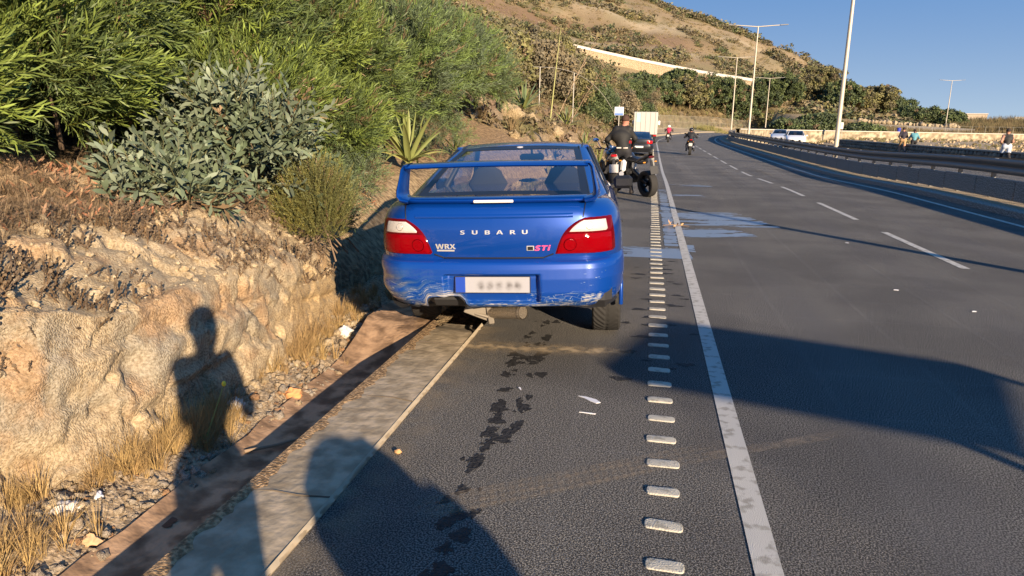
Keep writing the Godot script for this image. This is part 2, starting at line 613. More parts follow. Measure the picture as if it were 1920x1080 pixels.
func build_marks() -> void:
	var r := RandomNumberGenerator.new()
	r.seed = 66
	var road := get_node("road")
	var oil := tri_tex(mat(lin(0.022, 0.021, 0.02), 0.75), 1.05, M.grit_tex, M.chip_bump, 1.2)
	var trail := [[-0.80, -5.9], [-0.84, -5.3], [-0.86, -4.7], [-0.83, -4.2], [-0.78, -3.8], [-0.76, -3.4], [-0.78, -3.05], [-0.75, -2.7], [-0.70, -2.35], [-0.66, -2.0]]
	var trail2 := [[-0.72, -5.9], [-0.70, -5.4], [-0.73, -5.0], [-0.72, -4.6], [-0.66, -4.3], [-0.66, -3.9], [-0.66, -3.5], [-0.68, -3.1], [-0.70, -2.7], [-0.68, -2.3]]
	var mb := MB.new()
	var lvl := 0.0022
	for tr in [trail, trail2]:
		for i in 95:
			var q: float = r.randf() * (tr.size() - 1.001)
			var k := int(q)
			var x: float = lerpf(tr[k][0], tr[k + 1][0], q - k) + r.randfn() * 0.028
			var z: float = lerpf(tr[k][1], tr[k + 1][1], q - k)
			if sin(z * 5.0 + (0.0 if tr == trail else 1.5)) < -0.35 and r.randf() < 0.75:
				continue
			if tr == trail2 and z > -3.2 and r.randf() < 0.6:
				continue
			var s := 0.008 + 0.036 * pow(r.randf(), 2.2)
			blob(mb, Vector3(x, lvl, z), s, s * r.randf_range(1.0, 2.2), r.randf_range(-0.4, 0.4), r)
			lvl += 0.000004
	for i in 26:      # footprints and spots beside the rumble bars
		var s := r.randf_range(0.02, 0.05)
		blob(mb, Vector3(r.randf_range(-0.15, 0.45), lvl, r.randf_range(-4.2, -9.0)), s * 1.6, s * 0.8, r.randf_range(-0.3, 0.3), r)
		lvl += 0.000004
	kind(part("oil_drips", mb, oil, road), "stuff")
	# dust swept across behind the car
	var nd := noise(FastNoiseLite.TYPE_SIMPLEX, 0.03, 71, 4)
	var dust := Color(0.66, 0.59, 0.48)
	soft_sheet("dust_band", Vector3(-0.72, 0.0034, -5.02), Vector2(1.5, 0.55), 0.06, dust, func(u: float, v: float):
		var d := absf(v - 0.5 - 0.05 * sin(u * 5.0)) * 2.0
		return (0.62 + 0.7 * nd.get_noise_2d(u * 400, v * 150)) * exp(-d * d * 9.0) * sstep(1.0, 0.75, u) * sstep(0.0, 0.06, u), Vector2i(256, 96))
	soft_sheet("tyre_track", Vector3(-0.12, 0.0038, -3.16), Vector2(2.0, 0.20), 0.60, Color(0.66, 0.58, 0.47), func(u: float, v: float):
		var rib := 0.45 + 0.55 * sstep(-0.2, 0.3, sin(v * TAU * 4.0)) 
		var lug := 0.75 + 0.25 * signf(sin(u * 260.0 + v * 9.0))
		return 0.30 * rib * lug * sstep(0.0, 0.12, v) * sstep(1.0, 0.88, v) * sstep(0.0, 0.1, u) * sstep(1.0, 0.55, u) * (0.8 + 0.6 * nd.get_noise_2d(u * 300, v * 60)), Vector2i(512, 64))
	soft_sheet("tyre_track", Vector3(0.82, 0.0036, -3.72), Vector2(1.1, 0.10), 0.55, Color(0.62, 0.56, 0.48), func(u: float, v: float): return 0.28 * sstep(0.0, 0.2, v) * sstep(1.0, 0.8, v) * sstep(0.0, 0.1, u) * sstep(1.0, 0.5, u) * (0.8 + 0.8 * nd.get_noise_2d(u * 300, v * 40)), Vector2i(256, 32))
	soft_sheet("grit_along_kerb", Vector3(-1.12, 0.003, -2.2), Vector2(0.36, 6.6), 0.0, dust, func(u: float, v: float): return 0.30 * pow(1.0 - u, 1.5) * (0.7 + 1.2 * nd.get_noise_2d(u * 40, v * 700)), Vector2i(48, 640))
	# worn grey wheel paths in the lanes
	for x in [1.35, 3.05, 4.75, 6.2]:
		soft_sheet("wheel_path", Vector3(x, 0.0026 + x * 0.0001, -16.0), Vector2(0.75, 42.0), 0.0, Color(0.46, 0.45, 0.44), func(u: float, v: float):
			var d := absf(u - 0.5) * 2.0
			return 0.20 * (1.0 - d * d) * sstep(0.0, 0.1, v) * sstep(1.0, 0.9, v) * (0.85 + 0.6 * nd.get_noise_2d(u * 30, v * 300)), Vector2i(32, 512))
	# film of liquid; the sky's reflection is painted into its pale blue colour
	var nw := noise(FastNoiseLite.TYPE_SIMPLEX, 0.02, 73, 5)
	var sky_sheen := Color(0.20, 0.245, 0.30)
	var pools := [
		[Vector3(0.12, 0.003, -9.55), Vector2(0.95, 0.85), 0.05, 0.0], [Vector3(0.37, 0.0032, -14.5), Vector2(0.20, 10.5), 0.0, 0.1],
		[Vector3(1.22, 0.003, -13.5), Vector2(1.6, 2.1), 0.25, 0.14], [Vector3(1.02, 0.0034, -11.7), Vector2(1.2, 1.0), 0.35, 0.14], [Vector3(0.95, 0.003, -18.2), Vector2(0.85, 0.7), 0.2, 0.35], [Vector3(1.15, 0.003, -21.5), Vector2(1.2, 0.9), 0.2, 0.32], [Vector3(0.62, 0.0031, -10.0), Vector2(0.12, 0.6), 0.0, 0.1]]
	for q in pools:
		var m := mat(lin(sky_sheen.r, sky_sheen.g, sky_sheen.b), 0.28)
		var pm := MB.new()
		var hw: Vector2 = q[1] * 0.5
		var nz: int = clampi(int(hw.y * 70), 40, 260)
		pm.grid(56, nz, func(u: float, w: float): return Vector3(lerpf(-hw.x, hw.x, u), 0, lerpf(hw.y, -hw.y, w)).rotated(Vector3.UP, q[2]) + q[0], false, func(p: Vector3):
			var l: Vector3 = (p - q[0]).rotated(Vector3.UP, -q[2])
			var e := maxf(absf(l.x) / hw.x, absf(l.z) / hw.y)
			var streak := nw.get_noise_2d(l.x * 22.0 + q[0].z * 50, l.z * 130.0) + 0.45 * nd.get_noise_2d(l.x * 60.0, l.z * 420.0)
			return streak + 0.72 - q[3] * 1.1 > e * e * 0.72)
		part("sky_tinted_wet_patch", pm, m, road)
	# broken white plastic
	var wp := mat(lin(0.72, 0.72, 0.74), 0.35)
	var shards := [[Vector3(-0.28, 0.006, -4.07), 0.17, 0.05, -0.45, "larger white shard of broken plastic on the asphalt left of the rumble bars"], [Vector3(-0.27, 0.005, -3.86), 0.10, 0.012, -0.1, "thin white splinter of plastic just below the larger white shard"], [Vector3(-0.72, 0.006, -4.15), 0.018, 0.04, 0.2, "tiny white chip of plastic between the two dark drip trails"], [Vector3(2.95, 0.006, -11.2), 0.05, 0.04, 0.0, "tiny white chip in the near lane above the long thin shadow"], [Vector3(2.62, 0.006, -7.9), 0.05, 0.03, 0.5, "tiny white chip in the near lane below the long thin shadow"], [Vector3(3.05, 0.006, -7.1), 0.05, 0.03, 0.9, "tiny white chip in the near lane just above the big shadow"]]
	for q in shards:
		var sm := MB.new()
		var L: float = q[1]
		var W: float = q[2]
		sm.prism(PackedVector2Array([Vector2(-L * 0.5, W * 0.3), Vector2(-L * 0.2, W * 0.5), Vector2(L * 0.25, W * 0.35), Vector2(L * 0.5, -W * 0.1), Vector2(L * 0.4, -W * 0.5), Vector2(L * 0.1, -W * 0.3), Vector2(-L * 0.2, W * 0.1)]), 0.004, Transform3D(Basis(Vector3.RIGHT, -PI / 2), Vector3.ZERO))
		var o := part("plastic_shard", sm, wp)
		o.position = q[0]
		o.rotation = Vector3(0.12, q[3], 0.05)
		tag(o, q[4], "debris", "broken plastic on the road")
	var pb := put("pebble", stone_mesh(91), mat(lin(0.5, 0.28, 0.12), 0.9))
	pb.transform = Transform3D(Basis.from_scale(Vector3.ONE * 0.035), Vector3(-1.16, 0.012, -3.13))
	tag(pb, "small orange pebble on the asphalt near the kerb", "pebble")
	var tw := thing("dry_twig", "dry brown twig with curled leaves lying across the white edge line", "twig", Vector3(0.50, 0.008, -12.3))
	var tm := MB.new()
	tm.tube([Vector3(-0.22, 0, 0), Vector3(-0.05, 0.02, 0.02), Vector3(0.22, 0.0, -0.02)], [0.008, 0.007, 0.003], 5)
	part("stem", tm, mat(lin(0.25, 0.16, 0.09), 0.9), tw)
	for i in 6:
		var lf := put("leaf", twig(1, 0.002, 0.12, 0.03, 0.9, 200 + i, 0.3, false), mat(lin(0.42, 0.26, 0.13), 0.8), tw)
		lf.transform = Transform3D(aim(Vector3(r.randfn(), 0.4, r.randfn()), r.randf() * TAU), Vector3(r.randf_range(-0.15, 0.12), 0.012, r.randf_range(-0.03, 0.03)))
	# verge litter
	var lit := [[Vector3(-2.36, -0.02, -5.22), 0.13, lin(0.74, 0.71, 0.66), "white crumpled paper on the verge beside the car", "crumpled_paper", "litter", 101], [Vector3(-2.20, -0.03, -4.02), 0.10, lin(0.58, 0.27, 0.11), "orange chunk of brick on the verge", "brick_chunk", "brick", 102], [Vector3(-2.36, -0.02, -3.62), 0.11, lin(0.52, 0.48, 0.42), "pale grey stone in the grass, in the photographer's shadow", "pale_stone", "stone", 103], [Vector3(-2.42, -0.03, -2.40), 0.10, lin(0.68, 0.62, 0.52), "white stone on the gravel at lower left", "pale_stone", "stone", 104], [Vector3(-2.36, -0.05, -2.52), 0.045, lin(0.70, 0.70, 0.72), "small white scrap just right of the white stone at lower left", "white_scrap", "litter", 105], [Vector3(-2.22, -0.05, -2.30), 0.07, lin(0.48, 0.32, 0.18), "brown stone at the drain's edge at lower left", "brown_stone", "stone", 106]]
	for q in lit:
		var o := put(q[4], stone_mesh(q[6], 0.62, 16, 11), mat(q[2], 0.9))
		var p: Vector3 = q[0]
		p.y = verge_y(p.x, p.z) + q[1] * 0.22
		o.transform = Transform3D(Basis(Vector3.UP, r.randf() * TAU).scaled(Vector3.ONE * q[1]), p)
		tag(o, q[3], q[5])
	var lid := MB.new()
	blob(lid, Vector3.ZERO, 0.055, 0.035, 0.3, r)
	var lo := part("black_scrap", lid, mat(lin(0.012, 0.012, 0.014), 0.6))
	lo.position = Vector3(-2.06, -0.157, -2.55)
	tag(lo, "flat black scrap lying in the drain channel", "litter")
	var stk := MB.new()
	stk.tube([Vector3(-2.08, -0.14, -3.24), Vector3(-1.95, -0.135, -3.34), Vector3(-1.80, -0.13, -3.52)], [0.010, 0.009, 0.004], 6)
	var so := part("dry_stick", stk, mat(lin(0.24, 0.17, 0.11), 0.9))
	tag(so, "thin dry stick lying across the drain channel", "stick")
	var wd := thing("flowering_weed", "thin weed with yellow flower tip and green leaves in the dry grass", "weed", Vector3(-2.28, verge_y(-2.28, -3.18), -3.18))
	var ws := MB.new()
	ws.tube([Vector3.ZERO, Vector3(0.03, 0.13, -0.05), Vector3(0.06, 0.30, -0.13)], [0.004, 0.003, 0.002], 5)
	part("stem", ws, mat(lin(0.20, 0.24, 0.06), 0.7), wd)
	for i in 9:
		var lf := put("leaf", twig(1, 0.002, 0.07, 0.016, 0.9, 300 + i, 0.2, false), mat(lin(0.20, 0.30, 0.07), 0.6), wd)
		lf.transform = Transform3D(aim(Vector3(r.randfn(), 0.5, r.randfn()), r.randf() * TAU), Vector3(0.0, 0.01, 0.0))
	var fw := MB.new()
	fw.ball(Vector3(0.06, 0.305, -0.13), Vector3(0.012, 0.016, 0.012), 8, 6)
	part("flower", fw, mat(lin(0.75, 0.62, 0.05), 0.6), wd)

# ---------------------------------------------------------------- rock cut, verge and plants
var n_r1 := noise(FastNoiseLite.TYPE_SIMPLEX_SMOOTH, 0.9, 41, 3)
var n_r2 := noise(FastNoiseLite.TYPE_SIMPLEX, 3.2, 42, 5)
var n_r3 := noise(FastNoiseLite.TYPE_CELLULAR, 2.0, 43, 1)
var n_r4 := noise(FastNoiseLite.TYPE_CELLULAR, 2.0, 43, 1)

func tab(xs: Array, ys: Array, x: float) -> float:
	var k := 0
	while k < xs.size() - 2 and x > xs[k + 1]:
		k += 1
	var u := clampf((x - xs[k]) / (xs[k + 1] - xs[k]), 0, 1)
	u = u * u * (3 - 2 * u)
	return lerpf(ys[k], ys[k + 1], u)

func rock_point(z: float, t: float) -> Vector3:
	var d := -z
	var xb := tab([0.5, 2.3, 2.7, 3.1, 4.2, 5.7, 6.4], [-2.72, -2.63, -2.50, -2.43, -2.49, -2.62, -3.3], d)
	var e := tab([0.5, 2.2, 2.6, 3.05, 3.5, 4.3, 5.5, 6.4], [0.95, 0.90, 0.80, 0.66, 0.68, 0.66, 0.50, 0.35], d)
	var bk := tab([0.5, 3.0, 4.0, 5.0, 6.2], [1.12, 1.03, 0.99, 0.95, 0.80], d)
	var xs := [xb + 0.03, xb - 0.02, xb - 0.06, xb - 0.14, xb - 0.36, minf(-3.25, xb - 0.7), -4.15, -5.0]
	var ys := [-0.14, 0.08, e * 0.6, e, e + 0.11, bk, H(-4.15, z) + 0.16, H(-5.0, z) - 0.12]
	var q := t * 7.0
	var k := mini(int(q), 6)
	var u := q - k
	var p := Vector3(lerpf(xs[k], xs[k + 1], u), lerpf(ys[k], ys[k + 1], u), z)
	var face := sstep(3.6, 2.6, q)
	var a := n_r1.get_noise_3dv(p)
	var b := n_r2.get_noise_3dv(p)
	var c := n_r3.get_noise_3dv(p * Vector3(1, 1.6, 1))
	var wp := p + Vector3(a, b, a) * 0.12
	var cell := n_r4.get_noise_3dv(wp * Vector3(1, 1.7, 1))
	c = n_r3.get_noise_3dv(wp * Vector3(1, 1.7, 1))
	var smooth := sstep(4.4, 4.8, d) * sstep(0.5, 0.2, p.y)      # the clean cut at the far end
	var amp := lerpf(1.0, 0.25, smooth)
	var out := Vector3(0.9, 0.25, 0.15 * a).lerp(Vector3(0.05, 1, 0), 1.0 - face)
	# beds and joints break the face into ledges and blocks
	var bed := fposmod(p.y * 4.3 + a * 0.45 + b * 0.25 + d * 0.3, 1.0)
	var joint := fposmod(d * 1.35 + b * 0.35 + a * 0.3 + p.y * 0.3, 1.0)
	p.x += ((bed - 0.5) * 0.03 * sstep(1.0, 0.93, bed) + (joint - 0.5) * 0.03 * sstep(1.0, 0.95, joint)) * face * amp
	p += out * (a * 0.07 + b * lerpf(0.034, 0.018, face) + cell * 0.032 - exp(-(c + 1.0) * 9.0) * 0.03) * sstep(0.0, 0.6, q + 0.25) * amp
	# a dark hollow and a long crack
	var hol := Vector2(d - 3.05, p.y - 0.38).length()
	p.x -= 0.10 * exp(-hol * hol / 0.006) * face
	var crack := absf(d - 4.25 - 0.12 * sin(p.y * 9.0)) 
	p.x -= 0.05 * exp(-crack * crack / 0.0012) * face * sstep(0.15, 0.3, p.y)
	var strata := absf(p.y - 0.20 - 0.05 * sin(d * 3.0))
	p.x -= 0.045 * exp(-strata * strata / 0.0008) * face * sstep(0.0, 0.3, n_r2.get_noise_1d(d * 0.5) + 0.2)
	return p

func build_rock() -> void:
	n_r3.cellular_return_type = FastNoiseLite.RETURN_DISTANCE2_SUB
	n_r4.cellular_return_type = FastNoiseLite.RETURN_CELL_VALUE
	var mb := MB.new()
	var nz := 290
	var nt := 120
	for j in nz + 1:
		var z := lerpf(-0.9, -6.5, float(j) / nz)
		for i in nt + 1:
			var t := float(i) / nt
			var tt := t * 1.25 if t < 0.5 else lerpf(0.625, 1.0, (t - 0.5) * 2.0)
			var p := rock_point(z, tt)
			var n := n_r1.get_noise_3dv(p * 1.7 + Vector3(9, 0, 0))
			var m := n_r2.get_noise_3dv(p * 1.2 + Vector3(0, 40, 0))
			var c := Color(0.42, 0.33, 0.205).lerp(Color(0.47, 0.38, 0.25), clampf(0.5 + m, 0, 1))
			var face := sstep(0.5, 0.3, tt)
			c = c * (1.0 + 0.13 * n_r4.get_noise_3dv(p * Vector3(1, 1.7, 1)))
			c = c.lerp(Color(0.31, 0.28, 0.22), clampf((n + 0.04 + 0.25 * sstep(3.4, 2.6, -z)) * 3.0, 0, 0.85) * face * sstep(0.12, 0.35, p.y))       # grey weathered skin
			c = c.lerp(Color(0.40, 0.25, 0.13), clampf((n_r2.get_noise_3dv(p * 0.5 + Vector3(70, 0, 0)) - 0.15) * 3.0, 0, 0.7))      # ochre pockets
			c = c.lerp(Color(0.46, 0.33, 0.17), sstep(4.4, 4.9, -z) * sstep(0.55, 0.3, p.y) * 0.8)
			c = c.lerp(Color(0.23, 0.16, 0.09), clampf((n_r2.get_noise_3dv(p * 2.3 + Vector3(11, 5, 0)) - 0.22) * 3.0, 0, 0.55))
			c = c.lerp(Color(0.24, 0.21, 0.16), clampf((n_r2.get_noise_3dv(p * 3.1 + Vector3(0, 15, 60)) - 0.28) * 4.0, 0, 0.6) * face)
			if tt > 0.45:
				c = c.lerp(Color(0.42, 0.28, 0.16), sstep(0.74, 0.92, tt) * 0.8)
			mb.col = c
			mb.v(p)
	for j in nz:
		for i in nt:
			var a := j * (nt + 1) + i
			mb.tri(a, a + nt + 2, a + 1)
			mb.tri(a, a + nt + 1, a + nt + 2)
	var m := vmat(0.95)
	tri_tex(m, 1.25, ntex(noise(FastNoiseLite.TYPE_SIMPLEX, 0.035, 51, 6), 1024, Color(0.76, 0.73, 0.69), Color(1, 1, 1), 0.27, 0.60), ntex(noise(FastNoiseLite.TYPE_SIMPLEX, 0.06, 52, 5), 1024), 0.8)
	M.rock = m
	kind(part("rock_cut", mb, m))
	# verge of earth and gravel between rock and drain
	var vb := MB.new()
	vb.grid(26, 240, func(u: float, w: float):
		var z := lerpf(0.6, -7.5, w)
		var x := lerpf(-2.10, -2.95, u)
		var y := -0.165 + 0.105 * sstep(0.0, 0.35, u) + 0.10 * sstep(0.3, 1.0, u) * (0.6 + n_r1.get_noise_2d(x * 1.5, z * 1.5))
		y += n_r2.get_noise_2d(x * 2.0, z * 2.0) * 0.022
		return Vector3(x + 0.05 * n_r1.get_noise_1d(z * 1.5) * (1.0 - u) - 0.06 * sstep(-3, -6, z) * (1.0 - u), y, z), true)
	var vm := tri_tex(mat(lin(0.45, 0.35, 0.23), 0.95), 1.8, M.grit_tex, M.grit_bump, 0.7)
	kind(part("gravel_verge", vb, vm))

func stone_mesh(sd: int, flat := 0.7, nu := 9, nv := 6) -> ArrayMesh:
	var n := noise(FastNoiseLite.TYPE_SIMPLEX, 1.1, sd, 2)
	var mb := MB.new()
	mb.grid(nu, nv, func(u: float, w: float):
		var d := Vector3(cos(TAU * u) * sin(PI * w), -cos(PI * w), -sin(TAU * u) * sin(PI * w))
		var uu := Vector3(cos(TAU * u), 0, -sin(TAU * u)) 
		return d * Vector3(1, flat, 0.8) * 0.5 * (1.0 + 0.6 * n.get_noise_3dv(d) + 0.12 * signf(uu.x * uu.z)))
	return mb.mesh()

func verge_y(x: float, z: float) -> float:
	var u := clampf((-2.10 - x) / 0.85, 0, 1)
	return -0.165 + 0.105 * sstep(0.0, 0.35, u) + 0.10 * sstep(0.3, 1.0, u) * (0.6 + n_r1.get_noise_2d(x * 1.5, z * 1.5)) + n_r2.get_noise_2d(x * 2.0, z * 2.0) * 0.022

func blade_tuft(n: int, h: float, spread: float, w: float, sd: int, curl := 0.5) -> ArrayMesh:
	var r := RandomNumberGenerator.new()
	r.seed = sd
	var mb := MB.new()
	for i in n:
		var a := r.randf() * TAU
		var hh := h * r.randf_range(0.45, 1.0)
		var lean := r.randf_range(0.1, 1.0) * spread
		var b := Vector3(cos(a), 0, sin(a))
		var side := Vector3(-b.z, 0, b.x).rotated(Vector3.UP, r.randf_range(-0.8, 0.8)) * w * 0.5
		var root := b * r.randf() * spread * 0.15 * h
		mb.col = Color.WHITE * r.randf_range(0.65, 1.15)
		var s := mb.P.size()
		for k in 4:
			var t := k / 3.0
			var p := root + b * lean * hh * (t * (1.0 - curl) + t * t * curl * 1.6) + Vector3.UP * hh * (t - curl * 0.35 * t * t * lean)
			var ww := 1.0 - t * 0.85
			mb.v(p - side * ww)
			mb.v(p + side * ww)
		for k in 3:
			var q := s + k * 2
			mb.tri(q, q + 1, q + 3)
			mb.tri(q, q + 3, q + 2)
	return mb.mesh()

func twig(nl: int, ln: float, ll: float, lw: float, open: float, sd: int, droop := 0.2, stem := true) -> ArrayMesh:      # a leafy shoot along +y
	var r := RandomNumberGenerator.new()
	r.seed = sd
	var mb := MB.new()
	mb.col = Color(0.8, 0.62, 0.45)
	var bend := Vector3(r.randf_range(-0.2, 0.2), 0, r.randf_range(-0.2, 0.2)) * ln
	if stem:
		mb.tube([Vector3.ZERO, Vector3(0, ln * 0.5, 0) + bend * 0.3, Vector3(0, ln, 0) + bend], [lw * 0.22, lw * 0.16, lw * 0.06], 3, false)
	for i in nl:
		var t := (i + 0.5) / nl
		var p := Vector3(0, ln * t, 0) + bend * t * t
		var az := i * 2.4 + r.randf_range(-0.5, 0.5)
		var o := open * r.randf_range(0.6, 1.25) * lerpf(1.1, 0.55, t)
		var d := Vector3(cos(az) * sin(o), cos(o), sin(az) * sin(o))
		var l := ll * r.randf_range(0.7, 1.1) * lerpf(1.0, 0.75, t * t)
		var side := d.cross(Vector3(r.randf_range(-1, 1), r.randf_range(-1, 1), r.randf_range(-1, 1))).normalized() * lw * 0.5
		var nrm := side.cross(d).normalized()
		mb.col = Color.WHITE * r.randf_range(0.75, 1.2)
		var m1 := p + d * l * 0.42 + nrm * lw * 0.12
		var m2 := p + d * l * 0.75 - Vector3.UP * droop * l * 0.25
		var tip := p + d * l - Vector3.UP * droop * l * 0.6
		var s := mb.v(p)
		mb.v(m1 + side)
		mb.v(m1 - side)
		mb.v(m2 + side * 0.75)
		mb.v(m2 - side * 0.75)
		mb.v(tip)
		mb.tri(s, s + 1, s + 2)
		mb.tri(s + 2, s + 1, s + 3)
		mb.tri(s + 2, s + 3, s + 4)
		mb.tri(s + 4, s + 3, s + 5)
	return mb.mesh()

func leaf_mat(bl: Color) -> StandardMaterial3D:
	var m := vmat(0.5)
	m.backlight_enabled = true
	m.backlight = bl
	m.metallic_specular = 0.35
	return m

func aim(y: Vector3, spin: float) -> Basis:
	y = y.normalized()
	var x := y.cross(Vector3(0.3, 0.2, 0.9)).normalized()
	return Basis(x, y, x.cross(y)).rotated(y, spin)

func lumps(r: RandomNumberGenerator, ls: Array, n: int, up: float, s0: float, s1: float, tints: Array, shell := 0.72) -> Array:      # shoots over the surface of overlapping lumps [centre, radii]
	var xs := []
	var cs := []
	var wt := 0.0
	for l in ls:
		wt += l[1].x * l[1].y
	for l in ls:
		var k := int(n * l[1].x * l[1].y / wt)
		for i in k:
			var d := Vector3(r.randfn(), r.randfn() * 0.9 + 0.25, r.randfn()).normalized()
			if d.y < -0.55:
				d.y = -d.y
			var rad := lerpf(shell, 1.03, sqrt(r.randf()))
			var nz := n_r1.get_noise_3dv(d * 1.6 + l[0]) * 0.34 + n_r2.get_noise_3dv(d * 0.8 + l[0]) * 0.16
			var p: Vector3 = l[0] + d * l[1] * (rad + nz)
			var dirv: Vector3 = (d + Vector3.UP * up + Vector3(r.randfn(), r.randfn(), r.randfn()) * 0.5).normalized()
			var s := r.randf_range(s0, s1)
			xs.append(Transform3D(aim(dirv, r.randf() * TAU).scaled(Vector3.ONE * s), p))
			var c: Color = tints[r.randi() % tints.size()]
			var patch := n_r1.get_noise_3dv(p * 0.9 + Vector3(50, 0, 0))
			c = c.lerp(tints[0], clampf(patch * 1.8, 0, 0.8)).lerp(tints[tints.size() - 1], clampf(-patch * 1.8, 0, 0.8))
			if tints.size() == 3 and r.randf() < 0.045:
				c = Color(0.20, 0.14, 0.08)
			cs.append(c * r.randf_range(0.7, 1.25))
	return [xs, cs]

func stems(par: Node3D, r: RandomNumberGenerator, base: Vector3, ls: Array, n: int, rad: float, m: Material) -> void:
	for i in n:
		var l: Array = ls[i % ls.size()]
		var d := Vector3(r.randfn(), absf(r.randfn()), r.randfn()).normalized()
		var tip: Vector3 = l[0] + d * l[1] * 0.75
		var b := base + Vector3(r.randf_range(-0.3, 0.3), 0, r.randf_range(-0.3, 0.3))
		var mb := MB.new()
		var mid: Vector3 = b.lerp(tip, 0.5) + Vector3(r.randf_range(-0.15, 0.15), r.randf_range(-0.1, 0.15), r.randf_range(-0.15, 0.15)) * l[1].x
		mb.tube([b, b.lerp(mid, 0.5) + Vector3(0, 0.05, 0), mid, tip], [rad, rad * 0.75, rad * 0.55, rad * 0.2], 5)
		part("branch", mb, m, par)

func build_plants() -> void:
	var r := RandomNumberGenerator.new()
	r.seed = 2024
	var wood := mat(lin(0.16, 0.11, 0.07), 0.9)
	M.wood = wood
	var acacia := leaf_mat(Color(0.28, 0.36, 0.08))
	M.acacia = acacia
	var grey := leaf_mat(Color(0.16, 0.20, 0.12))
	# acacia thicket: every shrub of its own
	var fresh := [Color(0.185, 0.245, 0.05), Color(0.125, 0.175, 0.05), Color(0.08, 0.115, 0.045)]
	var dull := [Color(0.16, 0.23, 0.06), Color(0.12, 0.17, 0.07), Color(0.11, 0.145, 0.085)]
	var tw := [twig(19, 0.34, 0.17, 0.0125, 0.75, 61), twig(17, 0.26, 0.13, 0.011, 0.95, 62), twig(22, 0.40, 0.18, 0.014, 0.6, 63)]
	var spots := [      # x, z, radius, height, fresh?, label
		[-5.35, -3.4, 1.25, 1.7, true, "bright green narrow-leaved shrub at the left edge, nearest the camera"],
		[-5.6, -5.2, 1.35, 2.1, true, "bright green narrow-leaved shrub rising behind the low spreading grey-green plant"],
		[-5.2, -7.2, 1.25, 1.95, true, "green narrow-leaved shrub directly behind the big pale-leaved bush"],
		[-4.9, -9.2, 1.25, 1.9, true, "green narrow-leaved shrub left of the tall agave above the car"],
		[-4.75, -11.6, 1.3, 1.95, false, "dull green shrub directly behind the tall agave above the car"],
		[-4.9, -14.2, 1.4, 2.0, false, "dull grey-green shrub above the car roof, left one of two"],
		[-5.0, -17.2, 1.4, 1.8, false, "dull grey-green shrub above the car roof, beside the rocky slope"],
		[-4.75, -3.3, 0.75, 0.85, true, "low bright green shrub at the left edge, overhanging the bare earth"],
		[-4.85, -4.7, 0.8, 0.9, true, "low green shrub between the left edge and the big grey-green bush"],
		[-4.4, -7.0, 0.8, 1.0, true, "low green shrub at right shoulder of the big grey-green bush"],
		[-4.2, -8.3, 0.75, 0.9, true, "low green shrub above the undergrowth, left of the tall agave"],
		[-7.6, -5.4, 1.9, 3.0, true, "tall bright green shrub of the back row at upper left corner"],
		[-7.8, -9.0, 2.0, 3.1, true, "tall green shrub of the back row, second from the left"],
		[-7.6, -13.0, 2.0, 3.1, false, "tall dull green shrub of the back row, third from the left"],
		[-7.4, -17.0, 1.9, 2.7, false, "tall dull green shrub of the back row, below the pale roadside wall"]]
	for q in spots:
		var h0 := H(q[0], q[1])
		var sh := thing("acacia_shrub", q[5], "shrub", Vector3(q[0], h0, q[1]), 0.0, "narrow-leaved shrubs on the bank")
		var R: float = q[2]
		var hh: float = q[3]
		var ls := [[Vector3(0, hh * 0.50, 0), Vector3(R, hh * 0.56, R)]]
		for i in 6:
			var a := TAU * i / 6 + r.randf()
			ls.append([Vector3(cos(a) * R * 0.62, hh * r.randf_range(0.32, 0.72), sin(a) * R * 0.62), Vector3(R * 0.5, hh * 0.34, R * 0.5) * r.randf_range(0.75, 1.2)])
		for v in 3:
			var got := lumps(r, ls, int(1150 * R), 0.55, 0.62, 1.12, fresh if q[4] else dull, 0.6)
			scatter("foliage", tw[v], acacia, got[0], got[1], sh)
		stems(sh, r, Vector3.ZERO, ls, 9, 0.022, wood)
	# broad grey-green leaves: two low bushes whose leaves can be picked out
	var lt := []
	for v in 4:
		lt.append(twig(1, 0.01, 0.17, 0.036, 0.01, 80 + v, 0.35, false))
	var shoot := twig(11, 0.34, 0.17, 0.034, 0.95, 90, 0.35)
	var pale := [Color(0.20, 0.235, 0.165), Color(0.155, 0.19, 0.13), Color(0.11, 0.145, 0.085)]
	var lmats := []
	for v in 4:
		var lm := mat(lin(0.205 - v * 0.03, 0.245 - v * 0.03, 0.17 - v * 0.028), 0.5)
		lm.backlight_enabled = true
		lm.backlight = Color(0.16, 0.20, 0.12)
		lmats.append(lm)
	for q in [[Vector3(-3.72, 0.98, -5.95), Vector3(0.62, 0.56, 0.5), 330, 280, "large bush of pale grey-green broad leaves above the rock, left of the car"], [Vector3(-3.60, 0.95, -4.75), Vector3(0.40, 0.22, 0.34), 110, 170, "low spreading plant with grey-green broad leaves on bare earth, left of the big bush"]]:
		var bu := thing("grey_leaved_bush", q[4], "bush", q[0], 0.0, "grey-green bushes")
		var ls := [[Vector3(0, q[1].y * 0.6, 0), q[1]]]
		for i in 4:
			var a := TAU * i / 4 + 0.4
			ls.append([Vector3(cos(a) * q[1].x * 0.7, q[1].y * r.randf_range(0.3, 0.7), sin(a) * q[1].z * 0.7), q[1] * 0.55])
		var got := lumps(r, ls, q[2], 0.45, 0.7, 1.1, pale, 0.55)
		scatter("inner_foliage", shoot, grey, got[0], got[1], bu)
		var outer := lumps(r, ls, q[3], 0.2, 0.7, 1.15, pale, 1.0)
		for i in outer[0].size():
			var o := put("leaf", lt[i % 4], lmats[r.randi() % 4], bu)
			o.transform = outer[0][i]
		stems(bu, r, Vector3.ZERO, ls, 6, 0.012, wood)
